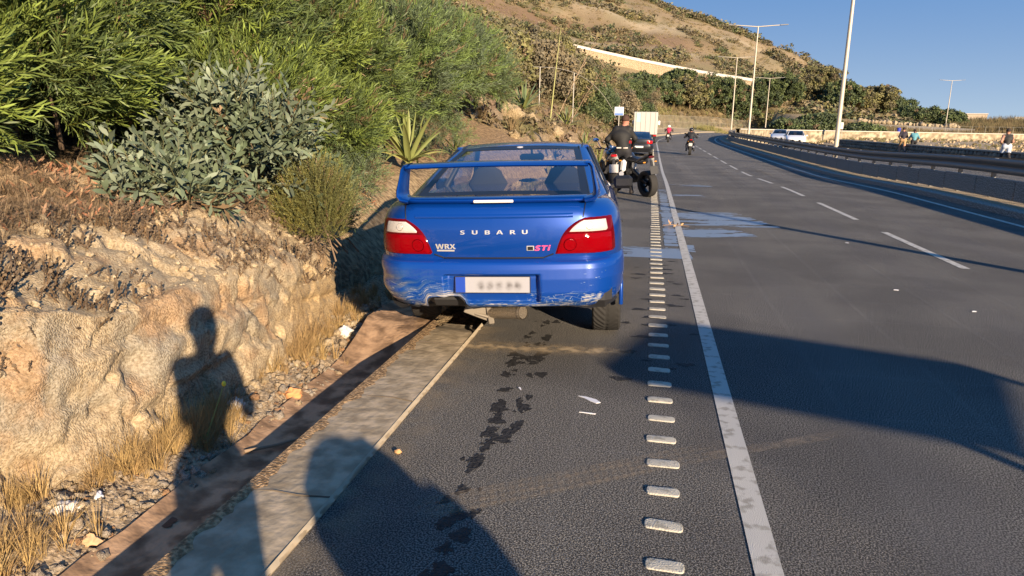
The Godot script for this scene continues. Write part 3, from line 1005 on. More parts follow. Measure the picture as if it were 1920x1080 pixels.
	# small bushy shrub on the rock edge
	var thyme := thing("heath_shrub", "small dense yellow-green shrub with fine upright twigs on the rock edge beside the car", "shrub", Vector3(-2.92, 0.5, -5.95))
	var ft := twig(30, 0.20, 0.022, 0.0045, 0.7, 95, 0.0)
	var tl := [[Vector3(0, 0.33, 0), Vector3(0.27, 0.33, 0.27)], [Vector3(0.14, 0.2, 0.1), Vector3(0.17, 0.2, 0.17)], [Vector3(-0.15, 0.22, 0.08), Vector3(0.17, 0.22, 0.17)]]
	var tg := lumps(r, tl, 1500, 1.3, 0.7, 1.25, [Color(0.26, 0.24, 0.065), Color(0.19, 0.19, 0.055), Color(0.12, 0.13, 0.05)], 0.5)
	scatter("foliage", ft, leaf_mat(Color(0.2, 0.2, 0.05)), tg[0], tg[1], thyme)
	stems(thyme, r, Vector3(0, -0.06, 0), tl, 10, 0.008, wood)
	# undergrowth below the thicket, right down to the car
	var low := [
		[-3.35, -6.9, 0.42, 0.5, "low dark green undergrowth right above the small yellow-green shrub"],
		[-3.6, -8.1, 0.42, 0.42, "low green undergrowth below the tall agave"],
		[-3.9, -12.4, 0.7, 0.8, "low green undergrowth right of the tall agave, behind the car roof"]]
	for q in low:
		var u := thing("undergrowth_shrub", q[4], "shrub", Vector3(q[0], H(q[0], q[1]), q[1]), 0.0, "undergrowth below the thicket")
		var ls := [[Vector3(0, q[3] * 0.45, 0), Vector3(q[2], q[3] * 0.55, q[2])], [Vector3(q[2] * 0.6, q[3] * 0.3, 0.2), Vector3(q[2], q[3], q[2]) * 0.5], [Vector3(-q[2] * 0.6, q[3] * 0.3, -0.2), Vector3(q[2], q[3], q[2]) * 0.5]]
		var got := lumps(r, ls, int(900 * q[2]), 0.5, 0.45, 0.8, dull, 0.5)
		scatter("foliage", tw[1], acacia, got[0], got[1], u)
		stems(u, r, Vector3.ZERO, ls, 5, 0.01, wood)
	build_agaves(r)
	build_ground_cover(r)

func agave_leaf(l: float, w: float, bend: float) -> ArrayMesh:
	var mb := MB.new()
	mb.grid(4, 12, func(u: float, t: float):
		var ww := w * (0.55 + 0.45 * sin(minf(t * 1.9, 1.0) * PI / 2)) * pow(1.0 - t, 0.62)
		var x := (u - 0.5) * 2.0
		return Vector3(x * ww * 0.5, l * t - bend * l * 0.35 * t * t * t, bend * l * 0.5 * t * t - (1.0 - x * x) * ww * 0.22))
	return mb.mesh()

func build_agaves(r: RandomNumberGenerator) -> void:
	var mats := [leaf_mat(Color(0.12, 0.14, 0.03)), leaf_mat(Color(0.1, 0.13, 0.05)), leaf_mat(Color(0.12, 0.14, 0.03))]
	mats[0].albedo_color = lin(0.20, 0.225, 0.075)
	mats[1].albedo_color = lin(0.12, 0.165, 0.085)
	mats[2].albedo_color = lin(0.30, 0.29, 0.10)
	var set_ := [      # x, z, lift, size, leaves, label
		[-3.55, -10.3, 0.12, 1.0, 22, "tall agave with yellow-green sword leaves on the bank above the car wing"],
		[-4.15, -23.5, 0.25, 1.15, 22, "upright dark green agave between boulders on the rocky slope"],
		[-4.75, -22.6, 0.2, 0.75, 16, "small agave left of the upright dark one on the rocky slope"],
		[-5.35, -23.2, 0.2, 0.75, 16, "small agave furthest left on the rocky slope, against the shrubs"],
		[-3.35, -29.0, 0.2, 1.0, 18, "grey spreading agave at the foot of the leaning flower stalk"],
		[-2.75, -30.5, 0.1, 0.9, 16, "narrow bright agave just right of the leaning flower stalk"],
		[-2.3, -33.0, 0.1, 1.0, 18, "grey agave on the slope just left of the standing rider's head"],
		[-3.55, -13.0, 0.1, 0.55, 14, "small agave at right foot of the shrubs, behind the car roof"]]
	for q in set_:
		var a := thing("agave_plant", q[5], "agave", Vector3(q[0], H(q[0], q[1]) + q[2], q[1]), r.randf() * TAU, "agaves on the bank")
		var n: int = q[4]
		var ls := [agave_leaf(q[3], q[3] * 0.13, 0.25), agave_leaf(q[3] * 0.9, q[3] * 0.13, 0.7), agave_leaf(q[3] * 0.8, q[3] * 0.12, 0.0)]
		for i in n:
			var t := float(i) / n
			var o := put("leaf", ls[2 if t < 0.3 else (0 if t < 0.65 else 1)], mats[(0 if r.randf() < 0.65 else 2) if q[1] > -12.0 else r.randi() % 2], a)
			var tilt := lerpf(0.08, 1.25, pow(t, 0.85)) + r.randf_range(-0.08, 0.08)
			o.transform = Transform3D(Basis(Vector3.UP, i * 2.4 + r.randf_range(-0.2, 0.2)) * Basis(Vector3.RIGHT, tilt), Vector3(0, 0.04, 0))
	# dry flower stalks
	var dry := mat(lin(0.26, 0.19, 0.12), 0.9)
	var gst := mat(lin(0.36, 0.36, 0.14), 0.8)
	var st := [[Vector3(-4.3, 0, -24.5), Vector3(-1.7, 3.2, -1.0), dry, "dry agave flower stalk leaning left out over the dark bushes"], [Vector3(-3.35, 0, -28.9), Vector3(1.5, 2.4, 1.0), dry, "dry brown agave flower stalk leaning right beside the road slope"], [Vector3(-3.75, 0, -27.0), Vector3(0.3, 3.4, 0.0), gst, "straight upright yellow-green agave flower stalk"], [Vector3(-3.9, 0, -29.5), Vector3(1.5, 3.6, -1.5), dry, "long thin dry stalk crossing behind the upright green one"]]
	for q in st:
		var b: Vector3 = q[0]
		b.y = H(b.x, b.z) + 0.1
		var s := thing("flower_stalk", q[3], "flower stalk", b)
		var mb := MB.new()
		mb.tube([Vector3.ZERO, q[1] * 0.5 + Vector3(0, 0.1, 0), q[1]], [0.024, 0.018, 0.008], 6)
		part("stem", mb, q[2], s)
		if q[2] == dry:
			for k in 7:
				var tw := MB.new()
				var p: Vector3 = q[1] * lerpf(0.55, 0.97, k / 6.0)
				tw.tube([p, p + Vector3(r.randf_range(-0.3, 0.3), r.randf_range(0.1, 0.25), r.randf_range(-0.3, 0.3))], [0.01, 0.022], 5)
				part("seed_branch", tw, dry, s)

func build_ground_cover(r: RandomNumberGenerator) -> void:
	var straw := vmat(0.8)
	straw.backlight_enabled = true
	straw.backlight = Color(0.3, 0.24, 0.1)
	# dry grass on the verge and at the foot of the rock
	var tufts := [blade_tuft(34, 0.30, 0.75, 0.006, 1), blade_tuft(28, 0.22, 1.1, 0.006, 2, 0.8), blade_tuft(26, 0.40, 0.45, 0.005, 3, 0.3)]
	var clumps := [[-2.62, -2.35, 0.08, 14], [-2.46, -2.62, 0.06, 10], [-2.44, -2.85, 0.10, 34], [-2.38, -3.12, 0.13, 56], [-2.36, -3.42, 0.12, 40], [-2.42, -4.25, 0.05, 6], [-2.40, -4.62, 0.13, 34], [-2.48, -4.98, 0.12, 26], [-2.5, -5.6, 0.15, 26], [-2.62, -6.2, 0.2, 34], [-2.36, -2.12, 0.10, 26], [-2.30, -3.3, 0.10, 20]]
	for v in 3:
		var xs := []
		var cs := []
		for c in clumps:
			for i in int(c[3] / 2.4):
				var p := Vector3(c[0] + r.randfn() * c[2] * 0.55, 0, c[1] + r.randfn() * c[2])
				p.x = clampf(p.x, -2.75, -2.14)
				p.y = verge_y(p.x, p.z) - 0.01
				var s := r.randf_range(0.35, 0.85) * (1.0 if v < 2 else 0.75)
				xs.append(Transform3D(Basis(Vector3.UP, r.randf() * TAU).scaled(Vector3(s, s, s)), p))
				cs.append(Color(0.50, 0.35, 0.14).lerp(Color(0.36, 0.23, 0.10), r.randf()))
		scatter("dry_grass", tufts[v], straw, xs, cs)
	# matted dry grass on the bank, below the shrubs
	var mat_ := [blade_tuft(26, 0.13, 1.6, 0.004, 5, 0.9), blade_tuft(26, 0.16, 1.9, 0.004, 6, 1.0)]
	for v in 2:
		var xs := []
		var cs := []
		for i in 900:
			var z := -2.2 - r.randf() * 4.6
			var x := -3.25 - absf(r.randfn()) * 0.75
			var dens := n_r1.get_noise_2d(x * 0.8 + 20, z * 0.8)
			if z < -4.2 and dens < 0.1:
				continue
			if x > -3.45 and r.randf() < 0.5:
				continue
			var p := surface_y(x, z)
			xs.append(Transform3D(Basis(Vector3.UP, r.randf() * TAU).scaled(Vector3.ONE * r.randf_range(0.6, 1.3)), p + Vector3(0, -0.01, 0)))
			cs.append(Color(0.34, 0.25, 0.15).lerp(Color(0.22, 0.15, 0.09), r.randf()))
		scatter("matted_dry_grass", mat_[v], straw, xs, cs)
	# dark dry herbs over the top of the rock
	var herb := twig(9, 0.07, 0.018, 0.012, 0.5, 7, 0.0)
	var xs2 := []
	var cs2 := []
	for i in 2600:
		var z := -1.8 - r.randf() * 4.2
		var x := -2.62 - r.randf() * 0.9
		var dens := n_r1.get_noise_2d(x * 1.4 - 30, z * 1.4) + 0.5 * n_r2.get_noise_2d(x, z)
		if dens < -0.02:
			continue
		var p := surface_y(x, z)
		xs2.append(Transform3D(aim(Vector3(r.randfn() * 0.6, 1, r.randfn() * 0.6), r.randf() * TAU).scaled(Vector3.ONE * r.randf_range(0.6, 1.6)), p))
		cs2.append(Color(0.10, 0.075, 0.055).lerp(Color(0.17, 0.12, 0.07), r.randf()))
	scatter("dry_herbs", herb, vmat(0.9), xs2, cs2)
	# loose rubble on the top of the rock and at its foot
	var rub := [stone_mesh(13, 0.7), stone_mesh(14, 0.55)]
	for v in 2:
		var xr := []
		var cr := []
		for i in 420:
			var z := -1.7 - r.randf() * 4.5
			var x := -2.6 - r.randf() * 0.9
			var p := surface_y(x, z)
			var s := 0.012 + 0.05 * pow(r.randf(), 3.0)
			if i % 4 == 0:
				x = -2.36 - r.randf() * 0.2
				p = Vector3(x, verge_y(x, z), z)
				s = 0.02 + 0.07 * pow(r.randf(), 2.5)
			xr.append(Transform3D(Basis.from_euler(Vector3(r.randf(), r.randf() * TAU, r.randf())).scaled(Vector3.ONE * s), p + Vector3(0, s * 0.1, 0)))
			cr.append(Color(0.40, 0.31, 0.19).lerp(Color(0.45, 0.38, 0.27), r.randf()))
		scatter("loose_rubble", rub[v], M.rock, xr, cr)
	# fallen leaves under the shrubs
	var fl := twig(1, 0.004, 0.09, 0.014, 1.4, 8, 0.0, false)
	var xs3 := []
	var cs3 := []
	for i in 2600:
		var z := -3.0 - r.randf() * 5.5
		var x := -3.3 - r.randf() * 1.2
		var p := surface_y(x, z)
		xs3.append(Transform3D(aim(Vector3(r.randfn() * 0.35, 1, r.randfn() * 0.35), r.randf() * TAU).scaled(Vector3.ONE * r.randf_range(0.6, 1.2)), p + Vector3(0, 0.008, 0)))
		cs3.append([Color(0.32, 0.14, 0.075), Color(0.27, 0.165, 0.10), Color(0.38, 0.25, 0.14)][r.randi() % 3])
	scatter("fallen_leaves", fl, vmat(0.8), xs3, cs3)
	# gravel and stones on the verge
	var sm := [stone_mesh(3), stone_mesh(4, 0.5), stone_mesh(5, 0.6)]
	var stm := vmat(0.95)
	tri_tex(stm, 9.0, M.grit_tex, M.grit_bump, 0.6)
	for v in 3:
		var xs := []
		var cs := []
		for i in 1500:
			var z := -1.6 - r.randf() * 4.6
			var x := -2.12 - pow(r.randf(), 1.3) * 0.5
			var big := pow(r.randf(), 6.0)
			var s := 0.008 + 0.05 * big
			if i < 22:
				s = r.randf_range(0.04, 0.085)
			xs.append(Transform3D(Basis.from_euler(Vector3(r.randf() * 0.5, r.randf() * TAU, r.randf() * 0.5)).scaled(Vector3.ONE * s), Vector3(x, verge_y(x, z) + s * 0.15, z)))
			var c := Color(0.48, 0.37, 0.24).lerp(Color(0.52, 0.46, 0.38), r.randf())
			if r.randf() < 0.15:
				c = Color(0.46, 0.27, 0.14)
			cs.append(c)
		scatter("gravel", sm[v], stm, xs, cs)

var rock_cache := {}
func surface_y(x: float, z: float) -> Vector3:      # the rock's top surface near x, z
	var lo := 0.30
	var hi := 1.0
	for k in 7:
		var m := (lo + hi) * 0.5
		if rock_point(z, m).x > x:
			lo = m
		else:
			hi = m
	var p := rock_point(z, (lo + hi) * 0.5)
	if z < -6.3 or x < -4.6:
		p = Vector3(x, maxf(H(x, z), p.y - 0.05 if z > -6.3 else -9.0), z)
	return p

# ---------------------------------------------------------------- cars
var LV := [      # height, half width, rear end, front end
	[0.33, 0.77, 0.82, -3.22], [0.37, 0.815, 0.90, -3.32], [0.41, 0.838, 0.94, -3.37], [0.47, 0.853, 0.962, -3.40], [0.56, 0.862, 0.972, -3.42], [0.63, 0.862, 0.970, -3.42],
	[0.662, 0.859, 0.962, -3.42], [0.678, 0.855, 0.948, -3.415], [0.686, 0.851, 0.918, -3.41], [0.692, 0.849, 0.905, -3.41], [0.72, 0.849, 0.912, -3.40], [0.80, 0.848, 0.926, -3.34],
	[0.88, 0.842, 0.926, -3.12], [0.94, 0.832, 0.920, -2.95], [0.985, 0.815, 0.912, -2.82], [1.02, 0.79, 0.898, -2.72], [1.042, 0.765, 0.878, -2.64], [1.055, 0.735, 0.845, -2.56], [1.06, 0.69, 0.79, -2.5]]

func lv(y: float) -> Array:
	var k := 0
	while k < LV.size() - 2 and y > LV[k + 1][0]:
		k += 1
	var w := clampf((y - LV[k][0]) / (LV[k + 1][0] - LV[k][0]), 0, 1)
	return [lerpf(LV[k][1], LV[k + 1][1], w), lerpf(LV[k][2], LV[k + 1][2], w), lerpf(LV[k][3], LV[k + 1][3], w)]

func cpt(y: float, t: float, side: float) -> Vector3:      # t: 0-1 rear, 1-2 rear corner, 2-3 side, 3-4 front corner, 4-5 front
	var l := lv(y)
	var W: float = l[0]
	var rx := 0.27
	var rz := 0.42
	var bow := 0.05
	var fx := 0.34
	var fz := 0.6
	var x := 0.0
	var z := 0.0
	var zc: float = l[1] - bow
	if t <= 1.0:
		x = (W - rx) * t
		z = l[1] - bow * t * t
	elif t <= 2.0:
		var a := (t - 1.0) * PI / 2
		x = W - rx + rx * pow(sin(a), 0.95)
		z = zc - rz * (1.0 - pow(maxf(cos(a), 0.0), 0.92)) - 0.06 * (t - 1.0)
	elif t <= 3.0:
		var u := t - 2.0
		z = lerpf(zc - rz - 0.06, l[2] + fz, u)
		x = W + 0.012 * sin(u * PI)
	elif t <= 4.0:
		var a := (4.0 - t) * PI / 2
		x = W - fx + fx * sin(a)
		z = l[2] + fz * (1.0 - cos(a))
	else:
		x = (W - fx) * (5.0 - t)
		z = l[2] - 0.04 * (1.0 - pow(5.0 - t, 2.0))
	return Vector3(x * side, y, z)

func xt(x: float, y: float) -> float:
	var W: float = lv(y)[0]
	var a := absf(x)
	if a <= W - 0.27:
		return a / (W - 0.27)
	return 1.0 + asin(pow(clampf((a - (W - 0.27)) / 0.27, 0, 1), 1.0 / 0.95)) / (PI / 2)

func rear(x: float, y: float, off := 0.0) -> Vector3:
	var s := -1.0 if x < 0 else 1.0
	var t := xt(x, y)
	var p := cpt(y, t, s)
	if off == 0.0:
		return p
	var e := 0.01
	var du := cpt(y, minf(t + e, 2.99), s) - cpt(y, maxf(t - e, 0), s)
	var dv := cpt(y + 0.004, t, s) - cpt(y - 0.004, t, s)
	var n := du.cross(dv).normalized() * s
	return p + n * off

func rear_patch(yb: float, yt: float, xi: Callable, xo: Callable, off: float, nu := 14, nv := 10, edge := 0.0) -> MB:      # between two curves x(y), turned down at the rim
	var mb := MB.new()
	mb.grid(nu, nv, func(u: float, w: float):
		var y := lerpf(yb, yt, w)
		var x := lerpf(xi.call(y), xo.call(y), u)
		var d := off
		if edge > 0.0 and (u < 0.001 or u > 0.999 or w < 0.001 or w > 0.999):
			d = off - edge
		return rear(x, y, d), false)
	return mb

func flat_patch(a: Vector3, b: Vector3, c: Vector3, d: Vector3, bulge: Vector3, nu := 8, nv := 8, mb: MB = null) -> MB:      # a-b along the bottom, d-c along the top
	if mb == null:
		mb = MB.new()
	mb.grid(nu, nv, func(u: float, w: float): return a.lerp(b, u).lerp(d.lerp(c, u), w) + bulge * (4.0 * u * (1.0 - u)) * (0.35 + 0.65 * 4.0 * w * (1.0 - w)))
	return mb

func tyre_mesh(R: float, w: float, tread: bool) -> MB:
	var mb := MB.new()
	var prof := [[0.30, 0.66], [0.42, 0.70], [0.49, 0.80], [0.50, 0.90], [0.47, 0.965], [0.42, 0.99]]      # share of width, share of radius
	var na := 144 if tread else 32
	var pts := []
	for p in prof:
		pts.append(Vector2(-p[0] * w, p[1] * R))
	var nt := 14 if tread else 2
	for i in nt + 1:
		var q := lerpf(-0.40, 0.40, float(i) / nt)
		pts.append(Vector2(q * w, R * (1.0 - 0.05 * q * q)))
	for i in prof.size():
		var p = prof[prof.size() - 1 - i]
		pts.append(Vector2(p[0] * w, p[1] * R))
	var m := pts.size()
	mb.grid(m - 1, na, func(u: float, v: float):
		var k := int(round(u * (m - 1)))
		var p: Vector2 = pts[k]
		var r := p.y
		if tread and k >= 5 and k <= m - 6:
			var q := absf(p.x / w)
			var ph := fmod(v * 36.0 + q * 5.0 + 10.0, 1.0)
			if ph < 0.26 or (k == 6 + nt / 2):
				r -= 0.008
		return Vector3(p.x, r * cos(TAU * v), r * sin(TAU * v)))
	return mb

func rim_mesh(R: float, w: float, spokes: int) -> MB:
	var mb := MB.new()
	var xf := Transform3D(Basis(Vector3.FORWARD, PI / 2), Vector3.ZERO)      # lathe axis y to x
	var f := w * 0.44
	mb.lathe([Vector2(R * 0.98, -f), Vector2(R, -f * 0.4), Vector2(R * 0.93, 0), Vector2(R, f * 0.7), Vector2(R * 1.02, f), Vector2(R * 0.95, f * 0.98), Vector2(R * 0.9, f * 0.7), Vector2(R * 0.88, 0)], 40, xf)
	mb.lathe([Vector2(R * 0.26, f * 0.3), Vector2(R * 0.24, f * 0.85), Vector2(R * 0.1, f * 0.92), Vector2(0.0, f * 0.92)], 20, xf)
	for i in spokes:
		var a := TAU * i / spokes
		var d := Vector3(0, cos(a), sin(a))
		var b := Basis(Vector3.RIGHT, d, Vector3.RIGHT.cross(d))
		mb.box(Vector3(f * 0.72, 0, 0) + d * R * 0.56, Vector3(0.03, R * 0.75, R * 0.2), b, 0.006)
	return mb

func wheel(par: Node3D, at: Vector3, side: float, steer: float, R: float, w: float, rim_mat: Material, tread := true, spokes := 10, rot := Vector3.ZERO) -> Node3D:
	var o := Node3D.new()
	o.name = "wheel"
	par.add_child(o, true)
	o.position = at
	o.rotation = Vector3(rot.x, steer + (PI if side < 0 else 0.0), rot.z)
	part("tyre", tyre_mesh(R, w, tread), M.rubber, o)
	part("rim", rim_mesh(R * 0.68, w, spokes), rim_mat, o)
	return o

func text3(t: String, size: float, depth: float, font := "Droid Sans", bold := true) -> TextMesh:
	var tm := TextMesh.new()
	var sf := SystemFont.new()
	sf.font_names = PackedStringArray([font])
	if bold:
		sf.font_weight = 700
	tm.font = sf
	tm.text = t
	tm.font_size = 64
	tm.pixel_size = size / 64.0
	tm.depth = depth
	tm.curve_step = 3.0
	return tm

func on_rear(o: Node3D, x: float, y: float, off: float) -> void:
	var p := rear(x, y, off)
	var r := (rear(x + 0.02, y) - rear(x - 0.02, y)).normalized()
	var up := (rear(x, y + 0.015) - rear(x, y - 0.015)).normalized()
	var n := r.cross(up).normalized()
	o.transform = Transform3D(Basis(r, n.cross(r), n), p)

func scuff_texture() -> ImageTexture:      # bumper paint with its scrapes: bare plastic, filler and road dust
	var W := 1024
	var Hh := 384
	var im := Image.create(W, Hh, false, Image.FORMAT_RGB8)
	var base := lin(0.001, 0.048, 0.29)
	im.fill(base)
	var n1 := noise(FastNoiseLite.TYPE_SIMPLEX, 0.02, 31, 4)
	var n2 := noise(FastNoiseLite.TYPE_SIMPLEX, 0.09, 32, 3)
	rng.seed = 77
	var pale := Color(0.80, 0.76, 0.72)
	for y in Hh:
		for x in W:
			var u := float(x) / W      # 0 left side - 1 right side
			var h := float(y) / Hh     # 0 top - 1 bottom
			var dust := sstep(0.42, 0.08, u) * sstep(0.0, 0.6, h) * 1.15 + sstep(0.78, 1.0, h) * 0.4 + sstep(0.9, 1.0, u) * sstep(0.3, 0.9, h) * 0.4
			dust = clampf(dust * (0.7 + 1.3 * n1.get_noise_2d(x * 0.35, y * 0.9 + x * 0.25)), 0, 0.85)
			var c := base.lerp(Color(0.47, 0.45, 0.50), dust)
			var ang := x * 0.5 + y * 0.9
			var chip := n2.get_noise_2d(ang * 0.12, (y - x * 0.28) * 0.9) if u < 0.5 else n2.get_noise_2d(x * 0.30, y * 1.2)
			chip += n1.get_noise_2d(x * 0.8, y * 0.8) * 0.7
			var lim := 2.0
			if u > 0.715 and u < 0.80:
				lim = lerpf(0.85, -0.05, sstep(0.6, 0.75, h) * sstep(0.95, 0.82, h) * sstep(0.715, 0.73, u) * sstep(0.80, 0.785, u))
			elif u > 0.55 and u < 0.93 and h > 0.76:
				lim = 0.62
			elif u < 0.42 and h > 0.5:
				lim = lerpf(0.95, 0.50, sstep(0.6, 0.95, h))
			if h > 0.93:
				lim = minf(lim, 0.12 if u < 0.45 or u > 0.6 else 0.35)
			if chip > lim:
				c = c.lerp(pale, 0.8 * sstep(lim, lim + 0.12, chip))
			im.set_pixel(x, y, c)
	for k in 560:      # scratches
		var zone := rng.randf()
		var x := 0.0
		var y := 0.0
		var dx := 0.0
		var dy := 0.0
		var ln := rng.randf_range(8, 46)
		if zone < 0.5:
			x = rng.randf_range(0.05, 0.40) * W
			y = clampf(rng.randfn(0.80, 0.14), 0.3, 0.99) * Hh
			dx = rng.randf_range(0.7, 1.0)
			dy = rng.randf_range(0.1, 0.8)
		elif zone < 0.88:
			x = rng.randf_range(0.58, 0.93) * W
			y = clampf(rng.randfn(0.84, 0.09), 0.45, 0.99) * Hh
			if rng.randf() < 0.5:
				dx = 1.0
				dy = rng.randf_range(-0.08, 0.08)
				ln *= 1.2
			else:
				dx = rng.randf_range(-0.3, 0.3)
				dy = 1.0
				ln *= 0.7
		else:
			x = rng.randf_range(0.3, 0.7) * W
			y = rng.randf_range(0.86, 0.99) * Hh
			dx = 1.0
			dy = rng.randf_range(0.0, 0.5)
		var bend := rng.randf_range(-0.02, 0.02)
		var a := rng.randf_range(0.35, 0.95)
		var th := 1 + int(rng.randf() < 0.35)
		for i in int(ln):
			x += dx
			y += dy
			dy += bend
			for w in th:
				var px := int(x)
				var py := int(y) + w
				if px >= 0 and px < W and py >= 0 and py < Hh:
					im.set_pixel(px, py, im.get_pixel(px, py).lerp(pale, a * (1.0 - 0.5 * float(i) / ln)))
	return ImageTexture.create_from_image(im)

func plate_texture() -> ImageTexture:      # registration plate, too soft to read in the photograph
	var im := Image.create(256, 64, false, Image.FORMAT_RGB8)
	var n := noise(FastNoiseLite.TYPE_SIMPLEX, 0.03, 55, 2)
	for y in 64:
		for x in 256:
			var c := Color(0.60, 0.60, 0.62)
			if x < 34:
				c = Color(0.10, 0.25, 0.62)
			c = c.lerp(Color(0.60, 0.60, 0.62), sstep(26, 70, x))
			var d := 0.0
			for cx in [88, 118, 150, 186, 214]:
				d = maxf(d, exp(-pow((x - cx) / 11.0, 2.0) - pow((y - 36) / 15.0, 2.0)))
			c = c.lerp(Color(0.30, 0.29, 0.29), d * (0.6 + 0.3 * n.get_noise_2d(x, y)))
			im.set_pixel(x, y, c)
	return ImageTexture.create_from_image(im)

func paint_mat(c: Color) -> StandardMaterial3D:
	var m := mat(c, 0.32, 0.35)
	m.clearcoat_enabled = true
	m.clearcoat = 1.0
	m.clearcoat_roughness = 0.03
	return m

func build_blue_car() -> void:
	var car := thing("blue_saloon", "damaged blue saloon with tall rear wing and scraped bumper, stopped on the kerb end", "car", Vector3(-1.003, 0.055, -5.357))
	car.rotation = Vector3(-0.0232, 0.0698, 0.0422)
	var blue := paint_mat(lin(0.001, 0.048, 0.29))
	M.blue = blue
	M.rubber = mat(lin(0.022, 0.021, 0.02), 0.85)
	var black := mat(lin(0.012, 0.012, 0.013), 0.4)
	var trim := mat(lin(0.02, 0.02, 0.022), 0.6)
	M.black = black
	var gold := mat(lin(0.55, 0.36, 0.10), 0.35, 0.8)
	var chrome := mat(lin(0.55, 0.54, 0.52), 0.3, 0.4)
	var wells := [Vector3(0, 0.30, -0.22), Vector3(0, 0.30, -2.53)]
	var arch := func(p: Vector3) -> bool:
		for c in wells:
			if absf(p.x) > 0.62 and Vector2(p.z - c.z, p.y - c.y).length() < 0.365:
				return false
		return true
	# body: rear panel, sides and bonnet
	var ys := []
	for q in LV:
		ys.append(q[0])
	var body := MB.new()
	var ts := []
	for i in 9:
		ts.append(i / 8.0)
	for i in 9:
		ts.append(1.0 + (i + 1) / 9.0)
	for i in 60:
		ts.append(2.0 + (i + 1) / 60.0)
	for i in 8:
		ts.append(3.0 + (i + 1) / 8.0)
	for i in 8:
		ts.append(4.0 + (i + 1) / 8.0)
	var yy := []
	for k in range(9, LV.size()):
		yy.append(LV[k][0])
		if k < LV.size() - 1 and LV[k + 1][0] - LV[k][0] > 0.035:
			yy.append((LV[k][0] + LV[k + 1][0]) * 0.5)
	for s in [1.0, -1.0]:
		body.grid(ts.size() - 1, yy.size() - 1, func(u: float, w: float): return cpt(yy[int(round(w * (yy.size() - 1)))], ts[int(round(u * (ts.size() - 1)))], s), s < 0)
		body.grid(60 + 16, 28, func(u: float, w: float): return cpt(lerpf(0.24, 0.692, w), 2.0 + u * 3.0 if true else 0.0, s) * Vector3(1, 1, 1), s < 0, func(p): return arch.call(p) and p.z < 0.36)
	# deck and bonnet
	for s in [1.0, -1.0]:
		body.grid(ts.size() - 1, 6, func(u: float, w: float):
			var p := cpt(1.06, ts[int(round(u * (ts.size() - 1)))], s)
			return Vector3(p.x * (1.0 - w), 1.06 + 0.012 * sin(w * PI / 2), lerpf(p.z, clampf(p.z, -2.3, 0.6), w)), s < 0)
	var bd := part("body", body, blue, car)
	# wheel arch lips and dark wells
	for s in [1.0, -1.0]:
		for c in wells:
			var lip := MB.new()
			var arc := []
			for i in 19:
				var a := deg_to_rad(-12 + 204.0 * i / 18)
				arc.append(Vector3(s * 0.852, c.y + sin(a) * 0.37, c.z + cos(a) * 0.37))
			lip.tube(arc, [0.016], 8)
			part("arch_lip", lip, blue, bd)
			var well := MB.new()
			well.grid(14, 1, func(u: float, w: float):
				var a := PI * u
				return Vector3(s * lerpf(0.55, 0.84, w), c.y + sin(a) * 0.36, c.z + cos(a) * 0.36), s > 0)
			part("wheel_well", well, trim, bd)
	# bumper with scrapes and the number plate recess
	var bm := MB.new()
	var cut := func(x: float) -> float:
		return 0.350 + 0.09 * sstep(-0.52, -0.44, x) * sstep(-0.16, -0.24, x) + 0.022 * sstep(-0.2, 0.0, x) * sstep(0.62, 0.5, x) + 0.012 * sin(x * 31.0) * sstep(-0.3, -0.6, x)
	bm.grid(200, 44, func(u: float, w: float):
		var tt := (u - 0.5) * 2.0
		var s := signf(tt) if tt != 0.0 else 1.0
		var t := absf(tt) * 2.22
		var p0 := cpt(0.5, t, s)
		var y0: float = cut.call(p0.x)
		var y := lerpf(y0, 0.692, w)
		if w > 0.93:
			y = lerpf(0.668, 0.692, (w - 0.93) / 0.07)
		else:
			y = lerpf(y0, 0.668, w / 0.93)
		var p := cpt(y, t, s)
		var rec := sstep(-0.325, -0.31, p.x) * sstep(0.305, 0.29, p.x) * sstep(0.395, 0.407, y) * sstep(0.597, 0.585, y)
		p.z -= rec * 0.045
		# dents on the grazed corner
		var dn := sstep(-0.45, -0.8, p.x) * sstep(0.66, 0.5, y)
		p += Vector3(0.012, 0, -0.016) * dn * (0.5 + 0.5 * sin(y * 37.0 + p.x * 9.0))
		return p)
	for i in bm.U.size():
		bm.U[i].y = 1.0 - bm.U[i].y
	var bmat := paint_mat(Color.WHITE)
	bmat.albedo_texture = scuff_texture()
	bmat.metallic = 0.2
	bmat.roughness = 0.4
	bmat.clearcoat = 0.7
	var bump := part("rear_bumper", bm, bmat, car)
	# bumper skin folds under
	var under := MB.new()
	under.grid(60, 1, func(u: float, w: float):
		var tt := (u - 0.5) * 2.0
		var s := signf(tt) if tt != 0.0 else 1.0
		var p := cpt(0.38, absf(tt) * 1.9, s)
		p.y = cut.call(p.x) - 0.0005
		return p + Vector3(-p.x * 0.06, 0.012, -0.05) * w, true)
	part("bumper_lip", under, trim, bump)
	var pl := MB.new()
	pl.box(Vector3.ZERO, Vector3(0.50, 0.112, 0.008), Basis(), 0.002)
	var plm := mat(Color.WHITE, 0.4)
	plm.albedo_texture = plate_texture()
	var pback := part("number_plate", pl, trim, car)
	pback.transform = Transform3D(Basis(Vector3.RIGHT, -0.05), Vector3(-0.005, 0.525, 0.936))
	var pf := MB.new()
	pf.quad4(Vector3(-0.245, -0.051, 0.0065), Vector3(0.245, -0.051, 0.0065), Vector3(0.245, 0.051, 0.0065), Vector3(-0.245, 0.051, 0.0065))
	for i in 4:
		pf.U[i].y = 1.0 - pf.U[i].y
	part("plate_face", pf, plm, pback)
	# boot lid: shut lines and handle garnish
	var gap := MB.new()
